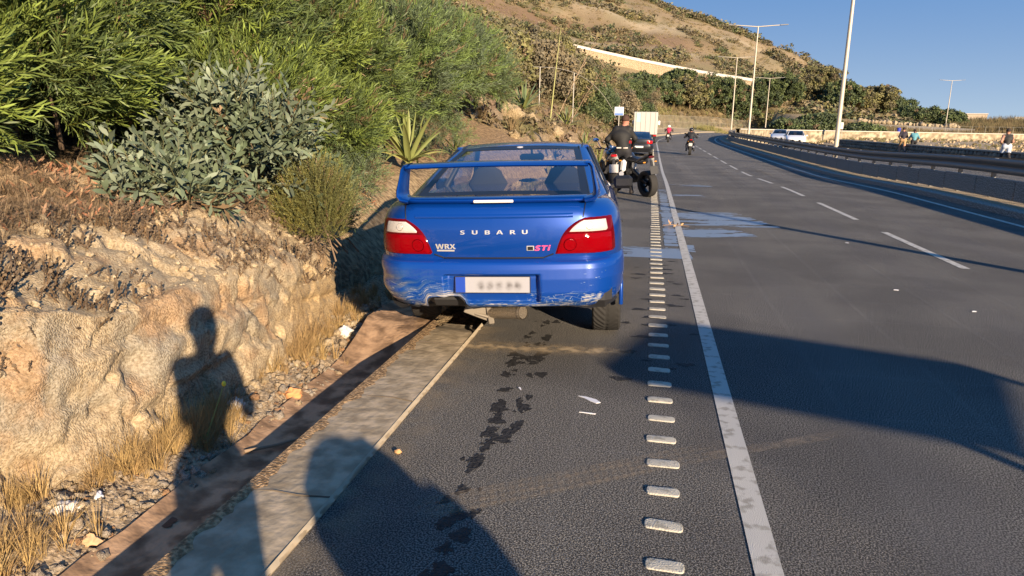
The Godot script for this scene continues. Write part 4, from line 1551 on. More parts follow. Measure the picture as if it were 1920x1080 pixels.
	for s in [1.0, -1.0]:
		var pts := []
		for i in 9:
			var y := lerpf(0.955, 1.05, i / 8.0)
			pts.append(rear(s * lerpf(0.585, 0.60, i / 8.0), y, 0.0005))
		gap.tube(pts, [0.0035], 5)
		var p2 := []
		for i in 8:
			p2.append(rear(s * lerpf(0.395, 0.33, i / 7.0), lerpf(0.722, 0.697, i / 7.0), 0.0005))
		gap.tube(p2, [0.005], 5)
	var p3 := []
	for i in 25:
		p3.append(rear(lerpf(-0.33, 0.33, i / 24.0), 0.697, 0.0))
	gap.tube(p3, [0.006], 5)
	part("boot_shut_line", gap, black, bd)
	var crease := MB.new()
	crease.grid(30, 4, func(u: float, w: float):
		var x := lerpf(-0.52, 0.52, u)
		return rear(x, lerpf(0.955, 0.985, w), 0.006 * sin(w * PI)))
	part("boot_crease", crease, blue, bd)
	# tail lights
	var red := mat(lin(0.19, 0.0006, 0.003), 0.08)
	red.metallic_specular = 0.3
	var dots := noise(FastNoiseLite.TYPE_CELLULAR, 0.09, 4, 1)
	red.heightmap_enabled = true
	red.heightmap_texture = ntex(dots, 128)
	red.heightmap_scale = 0.12
	var deep := mat(lin(0.10, 0.001, 0.003), 0.12)
	deep.metallic_specular = 0.3
	var clear := mat(lin(0.60, 0.55, 0.50), 0.15, 0.2)
	clear.clearcoat_enabled = true
	clear.heightmap_enabled = true
	clear.heightmap_texture = red.heightmap_texture
	clear.heightmap_scale = 0.12
	for s in [1.0, -1.0]:
		var xi := func(y: float):
			var k := (y - 0.718) / 0.237
			return s * (0.400 + 0.075 * k + 0.115 * pow(maxf(k, 0.0), 4.0))
		var xo := func(y: float):
			var k := (y - 0.718) / 0.237
			return s * (0.800 + 0.008 * sin(k * PI) - 0.03 * k)
		var lamp := part("tail_light", rear_patch(0.716, 0.957, xi, xo, 0.011, 20, 14, 0.014), deep, car)
		if s < 0:
			lamp.mesh = rear_patch(0.716, 0.957, xo, xi, 0.011, 20, 14, 0.014).mesh()
		var a := func(y: float): return xi.call(y) + s * 0.014
		var b := func(y: float): return xo.call(y) - s * 0.03
		var rl := rear_patch(0.726, 0.855, a if s > 0 else b, b if s > 0 else a, 0.0155, 20, 8, 0.006)
		part("red_lens", rl, red, lamp)
		var a2 := func(y: float): return xi.call(y) + s * 0.03
		var b2 := func(y: float): return xo.call(y) - s * (0.05 if y > 0.9 else 0.05)
		var cl := rear_patch(0.862, 0.938, a2 if s > 0 else b2, b2 if s > 0 else a2, 0.0155, 20, 6, 0.006)
		part("clear_lens", cl, clear, lamp)
		for k in 2:
			var d := MB.new()
			d.lathe([Vector2(0.0, -0.004), Vector2(0.042 - 0.016 * k, 0.0), Vector2(0.036 - 0.014 * k, 0.004), Vector2(0.03 - 0.012 * k, 0.001), Vector2(0.012, 0.003), Vector2(0.0, 0.004)], 24, Transform3D(Basis(Vector3.RIGHT, PI / 2), Vector3.ZERO))
			var o := part("reflector", d, red if k == 0 else clear, lamp)
			on_rear(o, s * (0.50 if k == 0 else 0.62), 0.785 if k == 0 else 0.90, 0.016)
	# lettering and badges
	var silver := mat(lin(0.72, 0.73, 0.75), 0.3, 0.6)
	for i in 6:
		var o := put("boot_letter", text3("SUBARU"[i], 0.050, 0.004), silver, car)
		on_rear(o, -0.195 + i * 0.0815, 0.868, 0.003)
		o.scale = Vector3(1.35, 0.72, 1)
	var wrx := put("model_badge", text3("WRX", 0.062, 0.004), chrome, car)
	on_rear(wrx, -0.315, 0.775, 0.003)
	wrx.scale = Vector3(1.0, 0.75, 1)
	var wl := MB.new()
	wl.box(Vector3.ZERO, Vector3(0.12, 0.011, 0.004), Basis(), 0.001)
	on_rear(part("badge_bar", wl, chrome, car), -0.315, 0.748, 0.003)
	var gb := MB.new()
	gb.box(Vector3.ZERO, Vector3(0.05, 0.034, 0.006), Basis(), 0.003)
	var gbo := part("square_badge", gb, chrome, car)
	on_rear(gbo, 0.245, 0.762, 0.003)
	var gi := MB.new()
	gi.box(Vector3(0, 0, 0.0025), Vector3(0.036, 0.024, 0.003), Basis(), 0.001)
	part("badge_inlay", gi, black, gbo)
	var sti := put("script_badge", text3("STi", 0.06, 0.004), mat(lin(0.75, 0.08, 0.22), 0.4), car)
	on_rear(sti, 0.325, 0.762, 0.003)
	sti.transform = sti.transform * Transform3D(Basis(Vector3(1.25, 0, 0), Vector3(0.22, 0.78, 0), Vector3(0, 0, 1)), Vector3.ZERO)
	# cabin: pillars, roof, glass
	var sh := 0.012
	var frame := MB.new()
	var bulge := Vector3(0, 0.02, 0.02)
	for s in [1.0, -1.0]:
		var pillars := MB.new()
		var gb0 := Vector3(s * 0.615, 1.062, 0.395)
		var gt0 := Vector3(s * 0.505, 1.388, -0.94)
		var rail_r := Vector3(s * 0.575, 1.392, -1.02)
		var belt_r := Vector3(s * 0.755, 1.035, 0.12)
		var bv := Vector3(s * 0.018, 0.02, 0.012)
		if s > 0:
			flat_patch(gb0, belt_r, rail_r, gt0, bv, 8, 12, pillars)
			flat_patch(Vector3(s * 0.615, 1.061, 0.40), Vector3(s * 0.70, 1.058, 0.56), Vector3(s * 0.765, 1.03, 0.12), Vector3(s * 0.62, 1.064, 0.38), Vector3.ZERO, 4, 4, pillars)
		else:
			flat_patch(belt_r, gb0, gt0, rail_r, bv, 8, 12, pillars)
			flat_patch(Vector3(s * 0.70, 1.058, 0.56), Vector3(s * 0.615, 1.061, 0.40), Vector3(s * 0.62, 1.064, 0.38), Vector3(s * 0.765, 1.03, 0.12), Vector3.ZERO, 4, 4, pillars)
		# windscreen pillar
		var ab := Vector3(s * 0.70, 1.02, -2.58)
		var at := Vector3(s * 0.545, 1.388, -1.86)
		pillars.tube([ab, ab.lerp(at, 0.5) + Vector3(s * 0.01, 0.02, 0), at], [0.03], 8)
		pillars.tube([at, Vector3(s * 0.572, 1.402, -1.45), rail_r], [0.022], 8)
		# side window frames
		var b0 := Vector3(s * 0.752, 1.03, 0.10)
		var b1 := Vector3(s * 0.748, 1.02, -2.45)
		var t0 := Vector3(s * 0.585, 1.385, -1.0)
		var t1 := Vector3(s * 0.56, 1.378, -1.86)
		frame.tube([b0, b1], [0.012], 6)
		frame.tube([t0, t1], [0.012], 6)
		frame.tube([b0, t0], [0.014], 6)
		frame.tube([Vector3(s * 0.752, 1.02, -1.17), Vector3(s * 0.585, 1.385, -1.38)], [0.028], 6)
		var sg := MB.new()
		if s > 0:
			flat_patch(b1, b0, t0, t1, Vector3(s * 0.02, 0, 0), 6, 6, sg)
		else:
			flat_patch(b0, b1, t1, t0, Vector3(s * 0.02, 0, 0), 6, 6, sg)
		part("side_window", sg, glass(Color(0.10, 0.11, 0.11), 0.45), car)
		part("pillar", pillars, blue, car)
	part("window_frame", frame, black, car)
	var rf := MB.new()
	var roof_y := func(x: float, w: float) -> float:
		return 1.388 + 0.052 * sin(clampf(w * 0.86 + 0.09, 0, 1) * PI) - 0.028 * pow(absf(x) / 0.575, 2.6)
	rf.grid(24, 16, func(u: float, w: float):
		var x := lerpf(-0.575, 0.575, u)
		var zr := -0.945 - 0.035 * (1.0 - pow(x / 0.575, 2.0))
		return Vector3(x, roof_y.call(x, w) + 0.012, lerpf(zr, -1.9, w)))
	part("roof", rf, blue, car)
	var seam := MB.new()
	for s in [1.0, -1.0]:
		var pts := []
		for i in 9:
			pts.append(Vector3(s * 0.535, roof_y.call(0.535, i / 8.0) + 0.0125, lerpf(-0.95, -1.85, i / 8.0)))
		seam.tube(pts, [0.006], 5)
		seam.tube([Vector3(s * 0.618, 1.066, 0.39), Vector3(s * 0.562, 1.243, -0.27), Vector3(s * 0.507, 1.396, -0.945)], [0.010], 6)
	part("roof_seam", seam, black, car)
	var rg := func(u: float, w: float, off: float) -> Vector3:
		var x := lerpf(-0.615, 0.615, u) * lerpf(1.0, 0.82, w)
		var c := 1.0 - pow(2.0 * u - 1.0, 2.0)
		return Vector3(x, lerpf(1.066, 1.396, w) + 0.012 * c + 0.03 * sin(w * PI), lerpf(0.40, -0.95, w) + 0.05 * c) + Vector3(0, 1.0, 0.28).normalized() * off
	var rgm := MB.new()
	rgm.grid(16, 12, func(u: float, w: float): return rg.call(u, w, 0.0))
	part("rear_window", rgm, glass(Color(0.05, 0.06, 0.06), 0.10), car)
	var fr := MB.new()      # printed border of the rear window
	fr.grid(16, 2, func(u: float, w: float): return rg.call(u, w * 0.05, 0.002))
	fr.grid(16, 2, func(u: float, w: float): return rg.call(u, 0.90 + w * 0.10, 0.002))
	fr.grid(2, 12, func(u: float, w: float): return rg.call(u * 0.045, w, 0.002))
	fr.grid(2, 12, func(u: float, w: float): return rg.call(1.0 - 0.045 + u * 0.045, w, 0.002))
	part("window_border", fr, black, car)
	var st := MB.new()
	st.lathe([Vector2(0.0, 0.0), Vector2(0.028, 0.0), Vector2(0.027, 0.002), Vector2(0.0, 0.002)], 24, Transform3D(Basis(Vector3.RIGHT, 0.25), rg.call(0.5, 0.955, 0.005)))
	part("round_sticker", st, mat(lin(0.7, 0.66, 0.64), 0.5), car)
	var ws := MB.new()
	flat_patch(Vector3(0.69, 1.03, -2.60), Vector3(-0.69, 1.03, -2.60), Vector3(-0.54, 1.392, -1.88), Vector3(0.54, 1.392, -1.88), Vector3(0, 0.03, -0.10), 12, 8, ws)
	part("windscreen", ws, glass(Color(0.1, 0.13, 0.12), 0.06), car)
	var wf := MB.new()
	flat_patch(Vector3(-0.54, 1.372, -1.84), Vector3(0.54, 1.372, -1.84), Vector3(0.54, 1.398, -1.89), Vector3(-0.54, 1.398, -1.89), Vector3(0, 0.01, 0), 8, 2, wf)
	part("header_rail", wf, black, car)
	# interior
	var cloth := mat(lin(0.022, 0.024, 0.028), 0.9)
	for s in [1.0, -1.0]:
		var seat := MB.new()
		var c := Vector3(s * 0.36, 0, -1.42)
		seat.grid(16, 14, func(u: float, w: float):      # high bucket seat back
			var a := TAU * u
			var hw := lerpf(0.25, 0.20, sstep(0.3, 0.7, w)) * lerpf(1.0, 0.62, sstep(0.72, 0.95, w)) * (1.0 if w < 0.98 else 0.3)
			return c + Vector3(cos(a) * hw, 0.45 + w * 0.80, w * 0.17 - sin(a) * 0.07 * (1.0 - 0.5 * w)))
		seat.box(c + Vector3(0, 0.42, -0.28), Vector3(0.5, 0.18, 0.55), Basis(), 0.05)
		part("front_seat", seat, cloth, car)
	var bench := MB.new()
	bench.box(Vector3(0, 0.42, -0.55), Vector3(1.3, 0.2, 0.5), Basis(), 0.05)
	bench.box(Vector3(0, 0.72, -0.18), Vector3(1.3, 0.62, 0.16), Basis(Vector3.RIGHT, 0.25), 0.05)
	part("rear_bench", bench, cloth, car)
	var shelf := MB.new()
	shelf.box(Vector3(0, 1.018, 0.18), Vector3(1.22, 0.02, 0.5), Basis(), 0.005)
	part("parcel_shelf", shelf, cloth, car)
	var dash := MB.new()
	dash.box(Vector3(0, 0.86, -2.35), Vector3(1.36, 0.26, 0.5), Basis(Vector3.RIGHT, -0.1), 0.08)
	var ds := part("dashboard", dash, mat(lin(0.03, 0.06, 0.12), 0.7), car)
	var wheel_r := MB.new()
	var ring := []
	for i in 25:
		var a := TAU * i / 24
		ring.append(Vector3(0.36 + cos(a) * 0.18, 0.96 + sin(a) * 0.165, -1.98 - sin(a) * 0.075))
	wheel_r.tube(ring, [0.016], 6, false)
	wheel_r.box(Vector3(0.36, 0.96, -1.99), Vector3(0.12, 0.10, 0.04), Basis(Vector3.RIGHT, -0.4), 0.02)
	wheel_r.box(Vector3(0.36, 0.96, -1.985), Vector3(0.34, 0.03, 0.02), Basis(Vector3.RIGHT, -0.4), 0.005)
	part("steering_wheel", wheel_r, black, car)
	var pod := MB.new()
	pod.lathe([Vector2(0.0, -0.06), Vector2(0.05, -0.05), Vector2(0.055, 0.0), Vector2(0.048, 0.01), Vector2(0.045, 0.0), Vector2(0.0, -0.005)], 20, Transform3D(Basis(Vector3.RIGHT, PI / 2), Vector3(0.10, 1.03, -2.12)))
	part("round_gauge", pod, mat(lin(0.25, 0.25, 0.25), 0.3, 0.6), ds)
	var mir := MB.new()
	mir.box(Vector3(0.0, 1.30, -1.95), Vector3(0.25, 0.07, 0.03), Basis(), 0.02)
	mir.tube([Vector3(0, 1.38, -1.93), Vector3(0, 1.32, -1.95)], [0.012], 6)
	part("interior_mirror", mir, black, car)
	var bag := MB.new()      # pale crumpled bag on the seat
	var nb := noise(FastNoiseLite.TYPE_SIMPLEX, 6.0, 3, 3)
	bag.grid(20, 14, func(u: float, w: float):
		var d := Vector3(cos(TAU * u) * sin(PI * w), -cos(PI * w), -sin(TAU * u) * sin(PI * w))
		return Vector3(-0.02, 1.0, -1.75) + d * Vector3(0.13, 0.085, 0.09) * (1.0 + 0.35 * nb.get_noise_3dv(d)))
	part("crumpled_bag", bag, mat(lin(0.42, 0.62, 0.66), 0.5), car)
	var fl := MB.new()
	fl.box(Vector3(0, 0.36, -1.2), Vector3(1.5, 0.10, 3.7), Basis(), 0.02)
	fl.box(Vector3(0.15, 0.45, 0.45), Vector3(1.25, 0.2, 0.75), Basis(), 0.05)
	fl.box(Vector3(0, 0.7, -2.9), Vector3(1.3, 0.5, 0.7), Basis(), 0.05)
	part("underbody", fl, trim, car)
	# rear wing
	var wg := Node3D.new()
	wg.name = "rear_wing"
	car.add_child(wg, true)
	wg.position = Vector3(0.015, 0, 0)
	var bl := MB.new()
	bl.grid(40, 16, func(u: float, w: float):
		var x := lerpf(-0.60, 0.60, u)
		var a := TAU * w
		var cy := 1.296 + 0.008 * (1.0 - pow(x / 0.6, 2.0))
		return Vector3(x, cy + sin(a) * 0.021 * (0.75 + 0.25 * cos(a)) - cos(a) * 0.012, 0.71 + cos(a) * 0.115), true)
	part("wing_blade", bl, blue, wg)
	for s in [1.0, -1.0]:
		var up := MB.new()
		var path := [Vector2(0.585, 1.300), Vector2(0.612, 1.298), Vector2(0.628, 1.275), Vector2(0.640, 1.21), Vector2(0.655, 1.135), Vector2(0.655, 1.10), Vector2(0.635, 1.075), Vector2(0.58, 1.065)]
		var m := path.size()
		up.grid(m - 1, 16, func(u: float, w: float):
			var k := int(round(u * (m - 1)))
			var p: Vector2 = path[k]
			var t: Vector2 = (path[mini(k + 1, m - 1)] - path[maxi(k - 1, 0)]).normalized()
			var n := Vector2(-t.y, t.x)
			var a := TAU * w
			var th := 0.017 + 0.009 * sstep(1.2, 1.08, p.y)
			var ch := lerpf(0.115, 0.155, sstep(1.3, 1.08, p.y))
			var q := p + n * sin(a) * th
			return Vector3(q.x * s, q.y, 0.71 + cos(a) * ch), s > 0)
		part("wing_upright", up, blue, wg)
	var wb := MB.new()
	wb.grid(40, 14, func(u: float, w: float):
		var x := lerpf(-0.63, 0.63, u)
		var a := TAU * w
		var z0: float = rear(x, 1.03).z - 0.085
		return Vector3(x, 1.070 + sin(a) * 0.024, z0 + cos(a) * 0.10), true)
	part("wing_base", wb, blue, wg)
	var br := MB.new()
	br.box(Vector3.ZERO, Vector3(0.26, 0.018, 0.012), Basis(), 0.004)
	var bro := part("high_brake_light", br, mat(lin(0.75, 0.72, 0.66), 0.25), wg)
	bro.position = Vector3(-0.006, 1.066, rear(0, 1.03).z + 0.013)
	# exhaust silencer hanging askew
	var ex := MB.new()
	var ax := [Vector3(-0.05, 0.285, 0.70), Vector3(0.04, 0.30, 0.76), Vector3(0.17, 0.318, 0.84)]
	ex.tube([ax[0], ax[1], ax[2]], [0.044, 0.047, 0.047], 24, false)
	ex.tube([ax[2], ax[2] + Vector3(0.012, 0.002, 0.008)], [0.052, 0.050], 24, false)
	ex.tube([ax[2] + Vector3(0.012, 0.002, 0.008), ax[2] - Vector3(0.03, 0.004, 0.02)], [0.043, 0.04], 24)
	var steel := mat(lin(0.42, 0.36, 0.28), 0.3, 0.6)
	tri_tex(steel, 6.0, M.grit_tex)
	var exo := part("exhaust_silencer", ex, steel, car)
	var hk := MB.new()
	hk.box(Vector3(-0.13, 0.31, 0.72), Vector3(0.20, 0.12, 0.02), Basis(Vector3(0, 0, 1), -0.45) * Basis(Vector3.UP, 0.3), 0.004)
	hk.tube([Vector3(-0.27, 0.36, 0.68), Vector3(-0.16, 0.28, 0.73), Vector3(-0.05, 0.25, 0.72)], [0.012], 8)
	hk.box(Vector3(-0.06, 0.275, 0.72), Vector3(0.04, 0.14, 0.03), Basis(Vector3(0, 0, 1), 0.15), 0.006)
	part("heat_shield", hk, mat(lin(0.22, 0.19, 0.15), 0.5, 0.3), exo)
	# wheels: the right one hangs down to the asphalt, the left one stands in the drain
	wheel(car, Vector3(0.745, 0.237, -0.26), 1.0, 0.0, 0.315, 0.225, gold)
	wheel(car, Vector3(-0.745, 0.345, -0.26), -1.0, 0.12, 0.315, 0.225, gold)
	wheel(car, Vector3(0.80, 0.22, -2.50), 1.0, -0.10, 0.315, 0.225, gold)
	wheel(car, Vector3(-0.745, 0.25, -2.53), -1.0, -0.05, 0.315, 0.225, gold)
	# door mirrors
	for s in [1.0, -1.0]:
		var dm := MB.new()
		dm.box(Vector3(s * 0.93, 1.03, -1.98), Vector3(0.19, 0.13, 0.10), Basis(Vector3.UP, s * -0.12), 0.03)
		dm.box(Vector3(s * 0.79, 0.98, -1.99), Vector3(0.14, 0.05, 0.05), Basis(Vector3(0, 0, 1), s * 0.25), 0.01)
		part("door_mirror", dm, black, car)
	# panel joints along the side
	var joints := MB.new()
	for s in [1.0, -1.0]:
		for z in [-0.10, -1.20, -2.35]:
			joints.tube([Vector3(s * 0.862, 0.42, z), Vector3(s * 0.856, 0.75, z), Vector3(s * 0.826, 0.97, z + 0.02)], [0.004], 5)
		joints.tube([Vector3(s * 0.869, 0.80, -0.35), Vector3(s * 0.869, 0.80, -0.48)], [0.012], 6)
		joints.tube([Vector3(s * 0.869, 0.80, -1.45), Vector3(s * 0.869, 0.80, -1.58)], [0.012], 6)
	part("door_joint", joints, black, bd)

const ORD := ["first", "second", "third", "fourth", "fifth", "sixth", "seventh", "eighth", "ninth", "tenth", "eleventh", "twelfth", "thirteenth", "fourteenth", "fifteenth", "sixteenth", "seventeenth", "eighteenth", "nineteenth", "twentieth", "twenty-first", "twenty-second", "twenty-third", "twenty-fourth", "twenty-fifth", "rightmost"]

# ---------------------------------------------------------------- median, far side of the road
func op(s: float, off: float, dy := 0.0) -> Vector3:      # the opposite carriageway bends away to the right
	if s < 60.0:
		return Vector3(off, gy(off, -s) + dy, -s)
	var a := (s - 60.0) / 70.0
	var r := 70.0 - (off - 9.3)
	var x := 79.3 - r * cos(a)
	var z := -60.0 - r * sin(a)
	return Vector3(x, gy(x, z) + dy, z)

func strip(f: Callable, s0: float, s1: float, prof: Array, step: float, flip := false) -> MB:      # prof: Vector2(offset, height)
	var mb := MB.new()
	var m := prof.size()
	mb.grid(m - 1, maxi(1, int((s1 - s0) / step)), func(u: float, w: float):
		var p: Vector2 = prof[int(round(u * (m - 1)))]
		return f.call(lerpf(s0, s1, w), p.x, p.y), flip)
	return mb

func polar_at(az: float, r: float, lift := 0.0) -> Vector3:
	var a := deg_to_rad(az)
	var x := sin(a) * r
	var z := -cos(a) * r
	return Vector3(x, H(x, z) + lift, z)

func build_median() -> void:
	var kerbm := tri_tex(mat(lin(0.36, 0.34, 0.31), 0.9), 1.2, M.grit_tex)
	kind(part("median_kerb", strip(rp, -30, 150, [Vector2(7.2, -0.1), Vector2(7.2, 0.11), Vector2(7.23, 0.13), Vector2(7.5, 0.13), Vector2(7.5, 0.0)], 2.0), kerbm))
	var sandm := tri_tex(mat(lin(0.50, 0.41, 0.28), 0.95), 1.5, M.grit_tex, M.grit_bump, 1.5)
	kind(part("median_ground", strip(rp, -30, 150, [Vector2(7.5, 0.09), Vector2(8.4, 0.07), Vector2(9.4, 0.06)], 2.0), sandm))
	var b := thing("median_barrier", "long steel guard rail above low grey concrete panels along the middle of the road", "crash barrier")
	var steel := mat(lin(0.19, 0.185, 0.175), 0.5, 0.4)
	var cp := tri_tex(mat(lin(0.40, 0.375, 0.34), 0.9), 1.3, M.grit_tex)
	for o in [8.22, 8.80]:
		var sg := 1.0 if o < 8.5 else -1.0
		part("guard_rail", strip(rp, -30, 128, [Vector2(o, 0.70), Vector2(o - 0.04 * sg, 0.74), Vector2(o - 0.04 * sg, 0.81), Vector2(o + 0.03 * sg, 0.86), Vector2(o + 0.03 * sg, 0.89), Vector2(o - 0.04 * sg, 0.94), Vector2(o - 0.04 * sg, 1.01), Vector2(o, 1.05)], 2.0), steel, b)
	var pm := MB.new()
	pm.box(Vector3(0, 0.51, 0), Vector3(0.10, 1.02, 0.08), Basis(), 0.01)
	var post := pm.mesh()
	var pn := MB.new()
	pn.box(Vector3(0, 0.37, 0), Vector3(0.07, 0.46, 1.955), Basis(), 0.012)
	var panel := pn.mesh()
	for i in 76:
		var s := -24.0 + i * 2.0
		var o := put("post", post, steel, b)
		o.transform = Transform3D(rdir(s), rp(s, 8.51, 0.02))
		var q := put("concrete_panel", panel, cp, b)
		q.transform = Transform3D(rdir(s + 1.0), rp(s + 1.0, 8.16, 0.0))
	# opposite carriageway, its lines and pavement
	var oc := part("opposite_carriageway", strip(op, -40, 88, [Vector2(9.4, 0.02), Vector2(12.0, 0.03), Vector2(16.0, 0.02)], 2.0), M.asphalt)
	kind(oc)
	part("edge_line", strip(op, -40, 87, [Vector2(15.5, 0.028), Vector2(15.65, 0.028)], 2.0), M.paint, oc)
	part("edge_line", strip(op, -40, 87, [Vector2(9.7, 0.026), Vector2(9.85, 0.026)], 2.0), M.paint, oc)
	var pavm := tri_tex(mat(lin(0.42, 0.41, 0.39), 0.9), 0.9, M.grit_tex)
	kind(part("pavement", strip(op, -20, 70, [Vector2(16.0, 0.0), Vector2(16.0, 0.14), Vector2(16.03, 0.15), Vector2(17.6, 0.16), Vector2(17.6, 0.0)], 2.0), pavm))
	# lamp posts
	var pole := mat(lin(0.50, 0.45, 0.36), 0.55, 0.3)
	var lamp_head := mat(lin(0.22, 0.22, 0.22), 0.5)
	var posts := [      # x, z, height, arms, label
		[8.72, -37.0, 11.4, true, "nearest tall lamp post behind the guard rail, its top cut off by the picture"],
		[9.55, -76.0, 11.2, true, "twin-armed lamp post behind the rail, second nearest, tallest in the photo"],
		[11.75, -114.0, 11.4, true, "twin-armed lamp post left of the tallest one, at the end of the rail"],
		[21.9, -150.0, 11.4, true, "twin-armed lamp post directly behind the tallest one, further off"],
		[24.6, -105.0, 7.9, false, "plain short pole without arms carrying a small white sign"],
		[68.0, -188.0, 11.3, true, "distant twin-armed lamp post behind the two runners"],
		[103.0, -200.0, 11.3, true, "distant twin-armed lamp post at right edge of the photo"],
		[8.86, -3.3, 11.4, true, "lamp post beside the camera, seen only by its long shadow across the road"]]
	for q in posts:
		var base := Vector3(q[0], gy(q[0], q[1]), q[1])
		if q[1] < -140:
			base.y = H(q[0], q[1])
		var t := thing("lamp_post", q[4], "lamp post", base, 0.0, "lamp posts along the road")
		var h: float = q[2]
		var mb := MB.new()
		mb.tube([Vector3.ZERO, Vector3(0, h * 0.5, 0), Vector3(0, h, 0)], [0.115, 0.09, 0.06], 12)
		part("pole", mb, pole, t)
		var pb := MB.new()
		pb.lathe([Vector2(0.2, 0.0), Vector2(0.2, 0.03), Vector2(0.15, 0.06), Vector2(0.13, 0.35), Vector2(0.10, 0.36)], 12)
		part("pole_base", pb, pole, t)
		if q[3]:
			for s in [-1.0, 1.0]:
				var am := MB.new()
				am.tube([Vector3(0, h - 0.05, 0), Vector3(s * 1.2, h + 0.04, 0), Vector3(s * 2.1, h + 0.1, 0)], [0.05, 0.045, 0.04], 8)
				part("arm", am, pole, t)
				var lh := MB.new()
				lh.box(Vector3(s * 2.4, h + 0.12, 0), Vector3(0.75, 0.08, 0.24), Basis(Vector3(0, 0, 1), s * 0.06), 0.02)
				part("lamp_head", lh, lamp_head, t)
	# stone wall along the pavement
	var sw := thing("stone_wall", "low dark rubble stone wall along the far pavement", "wall")
	var core := mat(lin(0.10, 0.09, 0.08), 0.95)
	var at := func(d: float, off: float, y: float) -> Vector3: return Vector3(17.75 - maxf(0.0, d - 24.0) * 0.045 + off, y + gy(16, -d), -d)
	var cm := MB.new()
	cm.grid(3, 30, func(u: float, w: float):
		var k := int(round(u * 3))
		return at.call(lerpf(10, 66, w), [0.0, 0.0, 0.4, 0.4][k], [0.0, 0.80, 0.80, 0.0][k]), false)
	cm.quad4(at.call(66.0, 0.0, 0.0), at.call(66.0, 0.4, 0.0), at.call(66.0, 0.4, 0.8), at.call(66.0, 0.0, 0.8))
	part("wall_core", cm, core, sw)
	var stm := [tri_tex(mat(lin(0.34, 0.30, 0.24), 0.95), 3.0, M.grit_tex), tri_tex(mat(lin(0.27, 0.24, 0.20), 0.95), 3.0, M.grit_tex), tri_tex(mat(lin(0.40, 0.35, 0.27), 0.95), 3.0, M.grit_tex)]
	var sms := []
	for v in 6:
		sms.append(stone_mesh(20 + v, 0.75, 7, 5))
	rng.seed = 5
	for row in 3:
		var d := 25.0 + row * 0.17
		for i in 98:
			var w := rng.randf_range(0.34, 0.50)
			var o := put("stone", sms[rng.randi() % 6], stm[rng.randi() % 3], sw)
			o.transform = Transform3D(Basis(Vector3.UP, PI / 2 + 0.045) * Basis(Vector3.RIGHT, rng.randf_range(-0.2, 0.2)) * Basis.from_scale(Vector3(w * 1.12, 0.40, 0.34)), at.call(d + w * 0.5, 0.02, 0.13 + row * 0.25))
			d += 0.418
	var cop := MB.new()
	cop.grid(4, 40, func(u: float, w: float):
		var k := int(round(u * 4))
		return at.call(lerpf(10, 66.1, w), [-0.09, -0.09, 0.2, 0.48, 0.48][k], [0.79, 0.87, 0.89, 0.87, 0.79][k]), false)
	part("coping", cop, stm[0], sw)
	# long pale concrete wall at the outside of the bend
	var ww := thing("concrete_wall", "long pale concrete wall in full sun beyond the stone wall", "wall")
	var wm := MB.new()
	var arc := func(th: float, r: float, y: float) -> Vector3:
		var a := deg_to_rad(th)
		return Vector3(79.3 - r * cos(a), y, -60 - r * sin(a))
	wm.grid(3, 60, func(u: float, w: float):
		var k := int(round(u * 3))
		return arc.call(lerpf(16, 88, w), [73.0, 73.0, 73.4, 73.4][k], [-0.4, 1.66, 1.66, -0.4][k]), true)
	part("wall_face", wm, tri_tex(mat(lin(0.46, 0.39, 0.27), 0.95), 0.06, M.grit_tex), ww)
	var wc := MB.new()
	wc.grid(3, 60, func(u: float, w: float):
		var k := int(round(u * 3))
		return arc.call(lerpf(16, 88, w), [72.92, 72.92, 73.48, 73.48][k], [1.64, 1.74, 1.74, 1.64][k]), true)
	part("wall_capping", wc, mat(lin(0.62, 0.57, 0.48), 0.9), ww)
	# outer roadside kerb wall of our own carriageway
	kind(part("roadside_kerb", strip(rp, 84, 235, [Vector2(-1.25, -0.1), Vector2(-1.25, 0.22), Vector2(-1.6, 0.24), Vector2(-2.6, 0.25), Vector2(-2.6, -0.2)], 3.0, true), tri_tex(mat(lin(0.50, 0.42, 0.30), 0.95), 0.8, M.grit_tex)))
	# wire fence with close-set posts outside the bend
	var fe := thing("wire_fence", "wire fence with thin close-set posts outside the bend of the road", "fence")
	var fm := mat(lin(0.40, 0.37, 0.30), 0.6, 0.3)
	var fp := MB.new()
	fp.tube([Vector3.ZERO, Vector3(0, 2.5, 0)], [0.035, 0.03], 5)
	var fpm := fp.mesh()
	var rails := [[], [], []]
	for i in 118:
		var s := 116.0 + i * 0.85
		var p := rp(s, -5.5)
		p.y = H(p.x, p.z) - 0.05
		put("fence_post", fpm, fm, fe).position = p
		for k in 3:
			rails[k].append(p + Vector3(0, 0.25 + k * 1.1, 0))
	var r2 := [[], [], []]
	for i in 24:
		var p := polar_at(8.5 + i * 0.76, 154.0)
		put("fence_post", fpm, fm, fe).position = p
		for k in 3:
			r2[k].append(p + Vector3(0, 0.25 + k * 1.1, 0))
	for k in 3:
		for rr in [rails[k], r2[k]]:
			var mb := MB.new()
			mb.tube(rr, [0.018], 4)
			part("fence_wire", mb, fm, fe)

func crown_mesh(n: int, R: float, leaf: float, sd: int) -> ArrayMesh:      # a puff of leafy sprays
	var r := RandomNumberGenerator.new()
	r.seed = sd
	var mb := MB.new()
	for i in n:
		var d := Vector3(r.randfn(), r.randfn(), r.randfn()).normalized()
		var p := d * R * r.randf_range(0.5, 1.05)
		var l := leaf * r.randf_range(0.6, 1.3)
		var e := (d + Vector3(r.randfn(), r.randfn(), r.randfn()) * 0.7).normalized()
		var x := e.cross(Vector3(r.randfn(), r.randfn(), r.randfn())).normalized()
		var y := e.cross(x)
		mb.col = Color.WHITE * r.randf_range(0.7, 1.25)
		mb.tri3(p - x * l * 0.5, p + x * l * 0.4 + y * l * 0.15, p + y * l)
	return mb.mesh()

